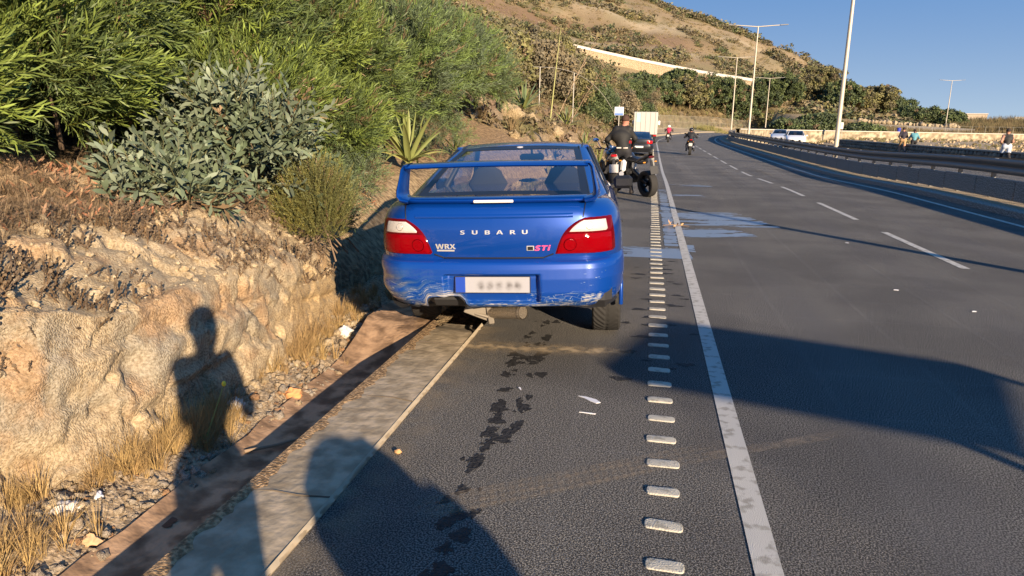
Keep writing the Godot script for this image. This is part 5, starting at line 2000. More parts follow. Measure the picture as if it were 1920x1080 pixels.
func tree_thing(called: String, label: String, cat: String, at: Vector3, hgt: float, rad: float, puffs: Array, m: Material, tints: Array, n: int, r: RandomNumberGenerator, group: String, trunk := true) -> Node3D:
	var t := thing(called, label, cat, at, 0.0, group)
	var ls := []
	var y0 := hgt * 0.16
	for i in 6:
		var a := TAU * i / 6.0 + r.randf()
		var q := r.randf_range(0.25, 0.6)
		ls.append([Vector3(cos(a) * rad * q, lerpf(y0, hgt, r.randf_range(0.35, 0.72)), sin(a) * rad * q), Vector3(rad * 0.55, hgt * 0.27, rad * 0.55) * r.randf_range(0.8, 1.15)])
	ls.append([Vector3(0, hgt * 0.62, 0), Vector3(rad * 0.6, hgt * 0.36, rad * 0.6)])
	ls.append([Vector3(0, hgt * 0.33, 0), Vector3(rad * 0.85, hgt * 0.26, rad * 0.85)])
	var got := lumps(r, ls, n, 0.3, 0.8, 1.3, tints, 0.62)
	scatter("crown", puffs[r.randi() % puffs.size()], m, got[0], got[1], t)
	if trunk:
		var mb := MB.new()
		mb.tube([Vector3(0, -0.3, 0), Vector3(0.1, hgt * 0.3, 0.05), Vector3(0, hgt * 0.6, 0.1)], [hgt * 0.035, hgt * 0.026, hgt * 0.012], 7)
		part("trunk", mb, M.wood, t)
		for k in 3:
			var br := MB.new()
			var l: Array = ls[k * 2]
			br.tube([Vector3(0.05, hgt * 0.22, 0.03), l[0] * 0.7, l[0]], [hgt * 0.016, hgt * 0.012, hgt * 0.005], 5)
			part("limb", br, M.wood, t)
	return t

func build_far_plants() -> void:
	var r := RandomNumberGenerator.new()
	r.seed = 808
	var lm := vmat(0.7)
	lm.backlight_enabled = true
	lm.backlight = Color(0.12, 0.13, 0.04)
	var puffs := [crown_mesh(46, 0.5, 0.34, 1), crown_mesh(46, 0.55, 0.30, 2), crown_mesh(40, 0.5, 0.40, 3)]
	var fine := [crown_mesh(120, 0.5, 0.17, 4), crown_mesh(120, 0.55, 0.15, 5)]
	var dark := [Color(0.11, 0.145, 0.045), Color(0.08, 0.11, 0.04), Color(0.055, 0.08, 0.035)]
	var olive := [Color(0.22, 0.205, 0.07), Color(0.16, 0.155, 0.065), Color(0.13, 0.115, 0.065)]
	var brown := [Color(0.25, 0.20, 0.11), Color(0.18, 0.155, 0.09), Color(0.14, 0.12, 0.075)]
	# scrub on the slope above the bank, left of the road: az, r, height, radius, tint, label
	var a := [
		[-13.2, 40, 3.4, 2.6, 1, "olive bush above the left shrubs, under the left end of the pale hill wall"],
		[-11.2, 52, 4.0, 3.2, 1, "olive bush on the slope just right of the roadside shrubs"],
		[-9.6, 45, 3.4, 2.7, 2, "brownish bush on the slope above the earth bank, left end"],
		[-9.9, 72, 5.0, 4.0, 1, "broad olive bush high on the slope below the hill wall"],
		[-7.9, 54, 3.8, 2.9, 1, "olive bush behind the dry leaning stalk"],
		[-7.6, 78, 5.0, 4.0, 2, "brownish bush high on the slope behind the leaning stalk"],
		[-6.2, 64, 4.2, 3.3, 0, "dark bush behind the tip of the upright flower stalk"],
		[-5.9, 95, 5.0, 4.3, 1, "olive bush below the gap in the hill wall"],
		[-4.8, 74, 4.6, 3.4, 0, "dark green bush right of the upright flower stalk"],
		[-4.2, 104, 5.6, 4.4, 1, "yellowish olive tree right of the gap in the hill wall"],
		[-3.4, 84, 4.8, 3.6, 2, "greyish brown tree above the standing rider"],
		[-2.6, 118, 6.2, 4.6, 0, "dark tree just above the white truck"],
		[-2.2, 92, 4.2, 3.4, 0, "dark low bush left of and above the white truck"],
		[-1.5, 134, 6.6, 5.0, 2, "grey-brown tree above the right edge of the truck"]]
	for q in a:
		tree_thing("hillside_bush", q[5], "bush", polar_at(q[0], q[1], -0.3), q[2], q[3], fine, lm, [dark, olive, brown][q[4]], 460, r, "bushes on the slope above the bank")
	var b := [
		[-0.9, 158, 5.4, 5.0, 0, "dark tree with a high crown against the hill wall, left end of the tree row"],
		[0.6, 150, 5.4, 4.6, 0, "dark rounded tree above the red-jacketed rider"],
		[1.6, 166, 6.6, 5.2, 0, "dark tree whose crown covers part of the hill wall, above the second rider"],
		[2.7, 156, 6.8, 4.6, 1, "light olive tree beside the pink oleander"],
		[3.9, 160, 7.6, 5.2, 0, "darkest broad tree just right of the pink oleander"],
		[5.3, 164, 7.8, 5.4, 0, "dark broad tree left of the third lamp post"],
		[6.6, 166, 7.4, 5.0, 0, "dark tree between the two nearest twin-armed lamp posts"],
		[7.9, 168, 7.4, 5.2, 0, "dark drooping tree right of the tallest twin-armed lamp post"],
		[9.3, 172, 7.2, 5.2, 0, "dark tree below the right end of the hill wall"],
		[10.6, 186, 7.4, 5.6, 1, "olive tree above the two white cars"],
		[11.9, 196, 7.4, 5.6, 1, "olive tree left of the short pole"],
		[13.1, 206, 7.4, 6.0, 0, "dark tree behind the short pole without arms"],
		[14.2, 214, 7.0, 6.0, 1, "olive tree right behind the nearest lamp post"],
		[15.4, 222, 7.2, 6.0, 1, "olive tree on the skyline where the hill ends"],
		[16.6, 232, 6.4, 6.0, 0, "dark tree at the low right end of the hill"],
		[17.9, 205, 5.4, 4.6, 0, "dark tree above the grey wall, beside the distant lamp post"],
		[19.0, 208, 5.6, 4.8, 0, "very dark dense tree above the grey wall, middle of three"],
		[20.1, 206, 5.4, 4.6, 0, "very dark dense tree above the grey wall, right of three"],
		[9.9, 138, 3.0, 3.4, 0, "low spreading dark pine above the white cars"],
		[11.6, 140, 3.4, 3.4, 0, "low spreading dark pine left of the short pole"],
		[14.9, 142, 2.6, 3.4, 0, "low dark pine right of the nearest lamp post, before the grey wall"]]
	for q in b:
		tree_thing("round_tree", q[5], "tree", polar_at(q[0], q[1] + (26.0 if q[0] < 13.0 and q[2] > 4.0 else 0.0), -0.3), q[2] * (1.15 if q[0] < 13.0 else 1.0), q[3] * (1.15 if q[0] < 13.0 else 1.0), puffs, lm, [dark, olive, brown][q[4]], 480, r, "dark trees along the foot of the hill")
	var pk := tree_thing("oleander_bush", "pink flowering oleander bush at the foot of the dark trees", "bush", polar_at(3.2, 184, -0.2), 4.2, 2.8, puffs, lm, [Color(0.12, 0.13, 0.06), Color(0.14, 0.12, 0.06)], 160, r, "")
	var got := lumps(r, [[Vector3(0, 2.8, 0), Vector3(2.5, 1.5, 2.5)]], 90, 0.2, 0.6, 1.0, [Color(0.55, 0.14, 0.26), Color(0.45, 0.12, 0.22)], 0.85)
	scatter("blossom", crown_mesh(14, 0.4, 0.2, 9), lm, got[0], got[1], pk)
	# scrub over the hill
	var sp := [crown_mesh(70, 0.8, 0.34, 21), crown_mesh(64, 0.9, 0.38, 22), crown_mesh(150, 0.8, 0.20, 23)]
	for v in 3:
		var xs := []
		var cs := []
		for i in (9000 if v < 2 else 26000):
			var az := r.randf_range(-22, 19)
			var rr := sqrt(r.randf_range(48.0 * 48.0, 430.0 * 430.0))
			var p := polar_at(az, rr)
			if outside(p.x, p.z) < 5.0 or (rr > 205 and rr < 224):
				continue
			if (v == 2) != (rr < 130.0):
				continue
			if az > -1.5 and rr < 186:
				continue
			var dens := n_hill.get_noise_2d(p.x * 1.7 + 300, p.z * 1.7) + 0.6 * n_hill.get_noise_2d(p.x * 5.0, p.z * 5.0 + 900)
			if rr > 224.0:
				dens -= 0.05 + 0.8 * terrace(az, rr)
				if az > 0.0 and rr < 246.0:
					dens += 0.35
				if az > -3 and az < 11 and rr > 328 and rr < 396:
					dens -= 0.5
				if rr >= 396:
					dens += 0.25
				if az > 11.0:
					dens += 0.45
			else:
				dens += 0.22
			if dens < r.randf_range(-0.05, 0.12):
				continue
			var s := r.randf_range(0.6, 1.7) * (1.4 if dens > 0.25 else 0.9) * (1.35 if rr > 300 else 1.0)
			xs.append(Transform3D(Basis(Vector3.UP, r.randf() * TAU).scaled(Vector3(s * 1.2, s * 0.85, s * 1.2)), p + Vector3(0, s * 0.35, 0)))
			var c: Color = [olive, brown, dark][r.randi() % 3][r.randi() % 3]
			cs.append(c.lerp(Color(0.20, 0.15, 0.08), r.randf() * 0.5))
		scatter("hill_scrub", sp[v], lm, xs, cs)
	# low dry growth between the scrub
	var xs6 := []
	var cs6 := []
	for i in 16000:
		var az := r.randf_range(-22, 19)
		var rr := sqrt(r.randf_range(120.0 * 120.0, 425.0 * 425.0))
		var p := polar_at(az, rr)
		if outside(p.x, p.z) < 6.0 or (rr > 205 and rr < 224) or (az > -1.5 and rr < 190):
			continue
		if n_hill.get_noise_2d(p.x * 4.0 + 50, p.z * 4.0) < r.randf_range(-0.3, 0.15):
			continue
		var s := r.randf_range(0.35, 0.9)
		xs6.append(Transform3D(Basis(Vector3.UP, r.randf() * TAU).scaled(Vector3(s * 1.4, s * 0.6, s * 1.4)), p + Vector3(0, s * 0.15, 0)))
		cs6.append(Color(0.40, 0.31, 0.16).lerp(Color(0.24, 0.19, 0.10), r.randf()).lerp(Color(0.28, 0.27, 0.10), r.randf() * 0.5))
	scatter("dry_hill_growth", crown_mesh(50, 0.8, 0.3, 24), lm, xs6, cs6)
	# dry reeds and weeds behind the fence
	var reed := blade_tuft(40, 2.4, 0.5, 0.10, 31, 0.4)
	for v in 2:
		var xs := []
		var cs := []
		for i in 1700:
			var p := Vector3.ZERO
			if i % 2 == 0:
				p = rp(r.randf_range(105, 235), -6.5 - pow(r.randf(), 1.4) * 14.0)
			else:
				p = polar_at(r.randf_range(7.5, 27), r.randf_range(155.5, 172))
			p.y = H(p.x, p.z) - 0.1
			var back := r.randf()
			var s := r.randf_range(0.4, 0.8)
			xs.append(Transform3D(Basis(Vector3.UP, r.randf() * TAU).scaled(Vector3(s, s * (0.7 if v == 1 else 1.0), s)), p))
			cs.append(Color(0.27, 0.20, 0.09).lerp(Color(0.25, 0.26, 0.08), back * v).lerp(Color(0.15, 0.12, 0.07), r.randf() * 0.7))
		scatter("dry_reeds", reed, vmat(0.85), xs, cs)
	# rubble and weeds on the waste ground before the pale concrete wall
	var rub := [stone_mesh(33, 0.75), stone_mesh(34, 0.65)]
	for v in 3:
		var xs := []
		var cs := []
		for i in 700:
			var th := deg_to_rad(r.randf_range(34, 89))
			var rr := 72.5 - pow(r.randf(), 1.6) * 26.0
			var x := 79.3 - rr * cos(th)
			var z := -60 - rr * sin(th)
			if x < 19.5 or n_r1.get_noise_2d(x * 0.15, z * 0.15) < -0.05:
				continue
			var s := 0.12 + 0.55 * pow(r.randf(), 3.0) if v < 2 else r.randf_range(0.3, 0.7)
			xs.append(Transform3D(Basis.from_euler(Vector3(r.randf() * 0.4, r.randf() * TAU, r.randf() * 0.4)).scaled(Vector3.ONE * s), Vector3(x, H(x, z) + s * 0.15, z)))
			cs.append(Color(0.46, 0.37, 0.24).lerp(Color(0.40, 0.29, 0.17), r.randf()) if v < 2 else Color(0.20, 0.19, 0.07).lerp(Color(0.30, 0.23, 0.11), r.randf()))
		scatter("waste_ground_rubble" if v < 2 else "waste_ground_weeds", rub[v] if v < 2 else fine[0], vmat(0.95) if v < 2 else lm, xs, cs)
	# brown reeds at far right
	var xs4 := []
	var cs4 := []
	for i in 1500:
		var p := polar_at(r.randf_range(20.0, 28.0), r.randf_range(190, 235))
		var s := r.randf_range(0.5, 1.15)
		xs4.append(Transform3D(Basis(Vector3.UP, r.randf() * TAU).scaled(Vector3.ONE * s), p))
		cs4.append(Color(0.24, 0.17, 0.08).lerp(Color(0.14, 0.13, 0.06), r.randf()))
	scatter("far_reeds", reed, vmat(0.85), xs4, cs4)
	# grass on the strip below the sandy cut
	var xs5 := []
	var cs5 := []
	for i in 2200:
		var p := polar_at(r.randf_range(-1.5, 13.0), r.randf_range(152, 166))
		var s := r.randf_range(0.15, 0.4)
		xs5.append(Transform3D(Basis(Vector3.UP, r.randf() * TAU).scaled(Vector3.ONE * s), p))
		cs5.append(Color(0.27, 0.27, 0.09).lerp(Color(0.34, 0.28, 0.11), r.randf()))
	scatter("meadow_grass", reed, vmat(0.85), xs5, cs5)
	# straw and weeds on the near slope above the earth bank
	var wd := [blade_tuft(30, 0.5, 0.9, 0.012, 41, 0.5), crown_mesh(40, 0.25, 0.16, 42)]
	for v in 2:
		var xs := []
		var cs := []
		for i in 1500:
			var z := r.randf_range(-18, -58)
			var x := -2.3 - r.randf() * 10.0
			if n_r1.get_noise_2d(x * 0.35, z * 0.35) < 0.0:
				continue
			var s := r.randf_range(0.5, 1.3)
			xs.append(Transform3D(Basis(Vector3.UP, r.randf() * TAU).scaled(Vector3.ONE * s), Vector3(x, H(x, z) + 0.05, z)))
			cs.append(Color(0.30, 0.21, 0.11).lerp(Color(0.15, 0.14, 0.06), r.randf()) if v == 0 else Color(0.16, 0.11, 0.075).lerp(Color(0.13, 0.13, 0.05), r.randf()))
		scatter("slope_weeds", wd[v], vmat(0.9), xs, cs)

func lint(xs: Array, ys: Array, x: float) -> float:
	var k := 0
	while k < xs.size() - 2 and x > xs[k + 1]:
		k += 1
	return lerpf(ys[k], ys[k + 1], clampf((x - xs[k]) / (xs[k + 1] - xs[k]), 0, 1))

func build_hill_things() -> void:
	var lime := tri_tex(mat(lin(0.56, 0.45, 0.29), 0.95), 0.2, M.grit_tex)
	var pale := mat(lin(0.62, 0.57, 0.49), 0.9)
	var walls := [
		[[-17.5, -15.0, -12.0], [7.95, 7.55, 7.0], "short piece of pale retaining wall high on the hill above the shrubs"],
		[[-7.2, -1.2, 4.0, 9.3, 10.6], [6.3, 5.1, 4.15, 3.35, 3.1], "long pale sandy retaining wall slanting down across the hill"]]
	for q in walls:
		var w := thing("retaining_wall", q[2], "wall", Vector3.ZERO, 0.0, "hill walls")
		var n := 40
		var mb := MB.new()
		var cap := MB.new()
		var az0: float = q[0][0]
		var az1: float = q[0][q[0].size() - 1]
		var top := func(az: float) -> float: return 1.62 + 214.0 * tan(deg_to_rad(lint(q[0], q[1], az)))
		mb.grid(3, n, func(u: float, v: float):
			var k := int(round(u * 3))
			var az := lerpf(az0, az1, v)
			var rr: float = [213.0, 213.4, 214.4, 214.6][k]
			var p := Vector3(sin(deg_to_rad(az)) * rr, 0, -cos(deg_to_rad(az)) * rr)
			p.y = top.call(az) + [-5.5, -0.75, -0.75, -5.5][k]
			return p, true)
		part("wall_face", mb, lime, w)
		cap.grid(3, n, func(u: float, v: float):
			var k := int(round(u * 3))
			var az := lerpf(az0, az1, v)
			var rr: float = [213.25, 213.25, 214.6, 214.6][k]
			var p := Vector3(sin(deg_to_rad(az)) * rr, 0, -cos(deg_to_rad(az)) * rr)
			p.y = top.call(az) + [-0.76, 0.0, 0.0, -0.76][k]
			return p, true)
		part("parapet", cap, pale, w)
	# grey wall at right with boulders along its top
	var gw := thing("grey_wall", "long plain grey wall below the dark trees at right", "wall")
	var gm := MB.new()
	gm.grid(3, 20, func(u: float, v: float):
		var k := int(round(u * 3))
		var az := lerpf(14.6, 21.6, v)
		var rr: float = [178.0, 178.0, 178.5, 178.5][k]
		return Vector3(sin(deg_to_rad(az)) * rr, [0.0, 3.5 - 0.9 * v, 3.5 - 0.9 * v, 0.0][k], -cos(deg_to_rad(az)) * rr), true)
	part("wall_face", gm, tri_tex(mat(lin(0.34, 0.33, 0.32), 0.95), 0.4, M.grit_tex), gw)
	rng.seed = 9
	var st := [stone_mesh(61, 0.7), stone_mesh(62, 0.6), stone_mesh(63, 0.8)]
	var bmat := tri_tex(mat(lin(0.55, 0.45, 0.30), 0.95), 1.0, M.grit_tex)
	for i in 26:
		var v := i / 25.0
		var az := lerpf(14.7, 20.6, v)
		var o := put("boulder", st[i % 3], bmat)
		var s := rng.randf_range(0.9, 1.6)
		o.transform = Transform3D(Basis(Vector3.UP, rng.randf() * TAU).scaled(Vector3.ONE * s), Vector3(sin(deg_to_rad(az)) * 179.0, 3.5 - 0.9 * v + s * 0.25, -cos(deg_to_rad(az)) * 179.0))
		tag(o, "%s pale boulder from the left in the row on the grey wall" % ORD[i], "boulder", "boulders on the grey wall")
	# boulders on the near slope
	var nb := [[-4.1, -21.0, 0.95, "large pale boulder low on the earth slope above the car roof"], [-3.7, -22.5, 0.75, "tall pale boulder left of the upright agave"], [-3.1, -23.3, 0.85, "pale upright boulder in front of the upright dark agave"], [-2.75, -19.5, 0.55, "broad flat boulder low on the slope above the car's right pillar"], [-3.4, -18.0, 0.5, "small boulder right at the foot of the slope, above the car roof"], [-2.9, -25.5, 0.6, "angular boulder halfway up the slope, right of the upright agave"], [-4.9, -20.5, 0.6, "boulder at the left end of the slope beside the shrubs"], [-2.5, -31.0, 0.5, "small boulder at the crest of the slope beside the narrow agave"]]
	var nbm := tri_tex(mat(lin(0.52, 0.41, 0.25), 0.95), 1.4, M.grit_tex, M.grit_bump, 2.0)
	for i in nb.size():
		var q = nb[i]
		var mb_: ArrayMesh = stone_mesh(70 + i, 0.75, 16, 11)
		var o := put("slope_boulder", mb_, nbm)
		o.transform = Transform3D(Basis.from_euler(Vector3(0.3 * sin(i * 2.0), i * 1.3, 0.3 * cos(i * 3.0))).scaled(Vector3.ONE * q[2] * 0.72), Vector3(q[0], H(q[0], q[1]) + q[2] * 0.08, q[1]))
		tag(o, q[3], "boulder", "boulders on the near slope")
	# small buildings on the skyline
	var hs := [[15.75, 300, 4.5, 8.0, Color(0.35, 0.40, 0.45), "small grey-blue building on the skyline above the last hill trees"], [17.2, 290, 4.0, 6.0, Color(0.60, 0.55, 0.48), "small pale house at the right foot of the hill"], [18.6, 330, 4.6, 5.0, Color(0.75, 0.74, 0.72), "tiny white house on the skyline above the dark trees"], [21.4, 300, 4.6, 8.0, Color(0.56, 0.45, 0.33), "small sand-coloured house with flat roof among the brown reeds"], [25.2, 420, 5.0, 22.0, Color(0.72, 0.68, 0.62), "long low white building on the skyline at right edge"]]
	for q in hs:
		var p := polar_at(q[0], q[1], -0.5)
		var h := thing("house", q[5], "house", p, deg_to_rad(-q[0]), "distant houses")
		var hh: float = q[2]
		var mb := MB.new()
		mb.box(Vector3(0, hh * 0.5, 0), Vector3(q[3], hh, 6.0))
		part("wall", mb, mat(lin(q[4].r, q[4].g, q[4].b), 0.9), h)
		var rf := MB.new()
		rf.box(Vector3(0, hh + 0.15, 0), Vector3(q[3] + 0.4, 0.3, 6.4))
		part("roof", rf, pale, h)
		for k in 2:
			var wn := MB.new()
			wn.box(Vector3((k - 0.5) * q[3] * 0.5, hh * 0.6, 3.02), Vector3(1.0, 1.2, 0.06))
			part("window", wn, mat(lin(0.04, 0.05, 0.06), 0.2), h)
	# signs
	var zinc := mat(lin(0.40, 0.38, 0.33), 0.5, 0.4)
	var sg := thing("road_sign", "small white and blue sign on a thin post behind the standing rider's head", "sign", Vector3(-1.62, gy(-1.6, -36) + 0.2, -36.0))
	var mb1 := MB.new()
	mb1.tube([Vector3(0, -0.3, 0), Vector3(0, 2.6, 0)], [0.025], 6)
	part("sign_post", mb1, zinc, sg)
	var mb2 := MB.new()
	mb2.box(Vector3(0, 2.32, 0.03), Vector3(0.44, 0.40, 0.02), Basis(), 0.004)
	part("sign_plate", mb2, mat(lin(0.70, 0.74, 0.82), 0.5), sg)
	var mb3 := MB.new()
	mb3.box(Vector3(0, 2.18, 0.042), Vector3(0.40, 0.10, 0.006), Basis(), 0.001)
	part("blue_band", mb3, mat(lin(0.10, 0.20, 0.50), 0.5), sg)
	var wire := thing("cable_arch", "thin pale cable curving down the slope behind the standing rider", "cable", Vector3.ZERO)
	var pts := []
	for i in 14:
		var t := i / 13.0
		var x := lerpf(-5.6, -1.75, t)
		var z := lerpf(-34.0, -37.0, t)
		pts.append(Vector3(x, lerpf(4.3, 2.9, t) + 0.5 * sin(t * PI) - 0.9 * pow(t, 6.0), z))
	var wmb := MB.new()
	wmb.tube(pts, [0.010], 5)
	part("cable", wmb, zinc, wire)
	for k in [1, 6]:
		var cp := MB.new()
		cp.tube([Vector3(pts[k].x, H(pts[k].x, pts[k].z) - 0.1, pts[k].z), pts[k]], [0.025], 6)
		part("cable_post", cp, zinc, wire)
	var ss := thing("small_sign", "small white square sign with a dark arrow on the short pole", "sign", Vector3(24.9, gy(24.9, -104.6), -104.6))
	var mb4 := MB.new()
	mb4.box(Vector3(0, 2.35, 0), Vector3(0.75, 0.85, 0.04), Basis(), 0.01)
	part("sign_plate", mb4, mat(lin(0.72, 0.71, 0.68), 0.5), ss)
	var mb5 := MB.new()
	mb5.prism(PackedVector2Array([Vector2(-0.05, 2.1), Vector2(0.05, 2.1), Vector2(0.05, 2.4), Vector2(0.16, 2.4), Vector2(0, 2.62), Vector2(-0.16, 2.4), Vector2(-0.05, 2.4)]), 0.01, Transform3D(Basis(), Vector3(0, 0, 0.03)))
	part("arrow", mb5, mat(lin(0.05, 0.05, 0.06), 0.5), ss)
	var mb6 := MB.new()
	mb6.tube([Vector3(0.25, 0, 0), Vector3(0.25, 2.0, 0)], [0.04], 6)
	part("sign_post", mb6, zinc, ss)
	var bn := thing("blue_bin", "small blue bin standing on the pale wall above the two runners", "bin", Vector3(38.2, 1.74, -106.0))
	bn.position = Vector3(79.3 - 73.2 * cos(deg_to_rad(54.6)), 1.74, -60 - 73.2 * sin(deg_to_rad(54.6)))
	var mb7 := MB.new()
	mb7.lathe([Vector2(0.0, 0.0), Vector2(0.22, 0.0), Vector2(0.28, 0.5), Vector2(0.26, 0.5), Vector2(0.0, 0.45)], 14)
	part("bin_body", mb7, mat(lin(0.04, 0.06, 0.42), 0.5), bn)
	var mb8 := MB.new()
	mb8.lathe([Vector2(0.29, 0.5), Vector2(0.29, 0.54), Vector2(0.15, 0.6), Vector2(0.0, 0.61)], 14)
	part("bin_lid", mb8, mat(lin(0.03, 0.05, 0.30), 0.5), bn)

# ---------------------------------------------------------------- other vehicles and people
func plain_car(called: String, label: String, group: String, at: Vector3, turn: float, paint: Material, sc := Vector3.ONE) -> Node3D:
	var car := thing(called, label, "car", at, turn, group)
	car.scale = sc
	var dark := glass(Color(0.015, 0.018, 0.02), 0.8)
	var body := MB.new()
	var ts := []
	for i in 6:
		ts.append(i / 5.0)
	for i in 6:
		ts.append(1.0 + (i + 1) / 6.0)
	for i in 40:
		ts.append(2.0 + (i + 1) / 40.0)
	for i in 6:
		ts.append(3.0 + (i + 1) / 6.0)
	for i in 5:
		ts.append(4.0 + (i + 1) / 5.0)
	var m := ts.size() - 1
	for s in [1.0, -1.0]:
		body.grid(m, 18, func(u: float, w: float): return cpt(LV[int(round(w * 18))][0] if w > 0.0 else 0.22, ts[int(round(u * m))], s), s < 0, func(p): return not (absf(p.x) > 0.62 and minf(Vector2(p.z, p.y - 0.3).length(), Vector2(p.z + 2.53, p.y - 0.3).length()) < 0.36))
		body.grid(m, 5, func(u: float, w: float):
			var p := cpt(1.06, ts[int(round(u * m))], s)
			return Vector3(p.x * (1.0 - w), 1.06 + 0.012 * sin(w * PI / 2), lerpf(p.z, clampf(p.z, -2.3, 0.6), w)), s < 0)
	part("body", body, paint, car)
	var rf := MB.new()
	rf.grid(10, 8, func(u: float, w: float):
		var x := lerpf(-0.575, 0.575, u)
		return Vector3(x, 1.40 + 0.05 * sin(clampf(w * 0.86 + 0.09, 0, 1) * PI) - 0.028 * pow(absf(x) / 0.575, 2.6), lerpf(-0.95, -1.9, w)))
	part("roof", rf, paint, car)
	var pil := MB.new()
	for s in [1.0, -1.0]:
		pil.tube([Vector3(s * 0.70, 1.02, -2.6), Vector3(s * 0.55, 1.39, -1.88), Vector3(s * 0.57, 1.40, -0.98), Vector3(s * 0.68, 1.04, 0.42)], [0.035, 0.03, 0.04, 0.07], 7)
		pil.tube([Vector3(s * 0.75, 1.02, -1.2), Vector3(s * 0.58, 1.39, -1.4)], [0.03], 6)
	part("pillar", pil, paint, car)
	for s in [1.0, -1.0]:
		var sg := MB.new()
		var b0 := Vector3(s * 0.752, 1.02, 0.2)
		var b1 := Vector3(s * 0.748, 1.02, -2.5)
		if s > 0:
			flat_patch(b1, b0, Vector3(s * 0.58, 1.39, -0.98), Vector3(s * 0.56, 1.385, -1.88), Vector3(s * 0.02, 0, 0), 4, 4, sg)
		else:
			flat_patch(b0, b1, Vector3(s * 0.56, 1.385, -1.88), Vector3(s * 0.58, 1.39, -0.98), Vector3(s * 0.02, 0, 0), 4, 4, sg)
		part("side_window", sg, dark, car)
	part("windscreen", flat_patch(Vector3(0.69, 1.03, -2.62), Vector3(-0.69, 1.03, -2.62), Vector3(-0.55, 1.40, -1.88), Vector3(0.55, 1.40, -1.88), Vector3(0, 0.03, -0.1)), dark, car)
	part("rear_window", flat_patch(Vector3(-0.64, 1.06, 0.42), Vector3(0.64, 1.06, 0.42), Vector3(0.54, 1.40, -0.95), Vector3(-0.54, 1.40, -0.95), Vector3(0, 0.03, 0.06)), dark, car)
	var inside := MB.new()
	inside.box(Vector3(0, 0.75, -1.1), Vector3(1.35, 0.5, 2.6), Basis(), 0.08)
	for s in [-0.36, 0.36]:
		inside.box(Vector3(s, 1.08, -1.35), Vector3(0.44, 0.5, 0.14), Basis(Vector3.RIGHT, 0.2), 0.05)
	part("cabin", inside, M.black, car)
	var red := mat(lin(0.45, 0.008, 0.01), 0.2)
	var lampm := mat(lin(0.62, 0.63, 0.64), 0.12, 0.5)
	for s in [1.0, -1.0]:
		var xi := func(y: float): return s * 0.46
		var xo := func(y: float): return s * 0.79
		part("tail_light", rear_patch(0.74, 0.92, xi if s > 0 else xo, xo if s > 0 else xi, 0.012, 8, 4, 0.012), red, car)
		var hl := MB.new()
		hl.grid(8, 4, func(u: float, w: float):
			var p := cpt(lerpf(0.60, 0.74, w * (0.6 + 0.4 * u)), lerpf(4.35, 3.45, u), s)
			return p + Vector3(s * 0.008, 0, -0.016), s > 0)
		part("headlight", hl, lampm, car)
		var dm := MB.new()
		dm.box(Vector3(s * 0.92, 1.03, -2.0), Vector3(0.18, 0.12, 0.09), Basis(), 0.03)
		part("door_mirror", dm, paint, car)
	var gr := MB.new()
	gr.box(Vector3(0, 0.60, -3.43), Vector3(0.75, 0.16, 0.05), Basis(), 0.02)
	gr.box(Vector3(0, 0.38, -3.40), Vector3(1.15, 0.13, 0.06), Basis(), 0.02)
	part("grille", gr, M.black, car)
	for e in 2:
		var np := MB.new()
		np.box(Vector3(0, 0.5 if e == 0 else 0.55, -3.445 if e == 0 else 0.975), Vector3(0.5, 0.11, 0.02), Basis(), 0.004)
		part("number_plate", np, mat(lin(0.65, 0.63, 0.60), 0.5), car)
	for p in [Vector3(0.745, 0.315, 0), Vector3(-0.745, 0.315, 0), Vector3(0.745, 0.315, -2.53), Vector3(-0.745, 0.315, -2.53)]:
		wheel(car, p, signf(p.x), 0.0, 0.315, 0.2, M.rim, false, 5)
	return car

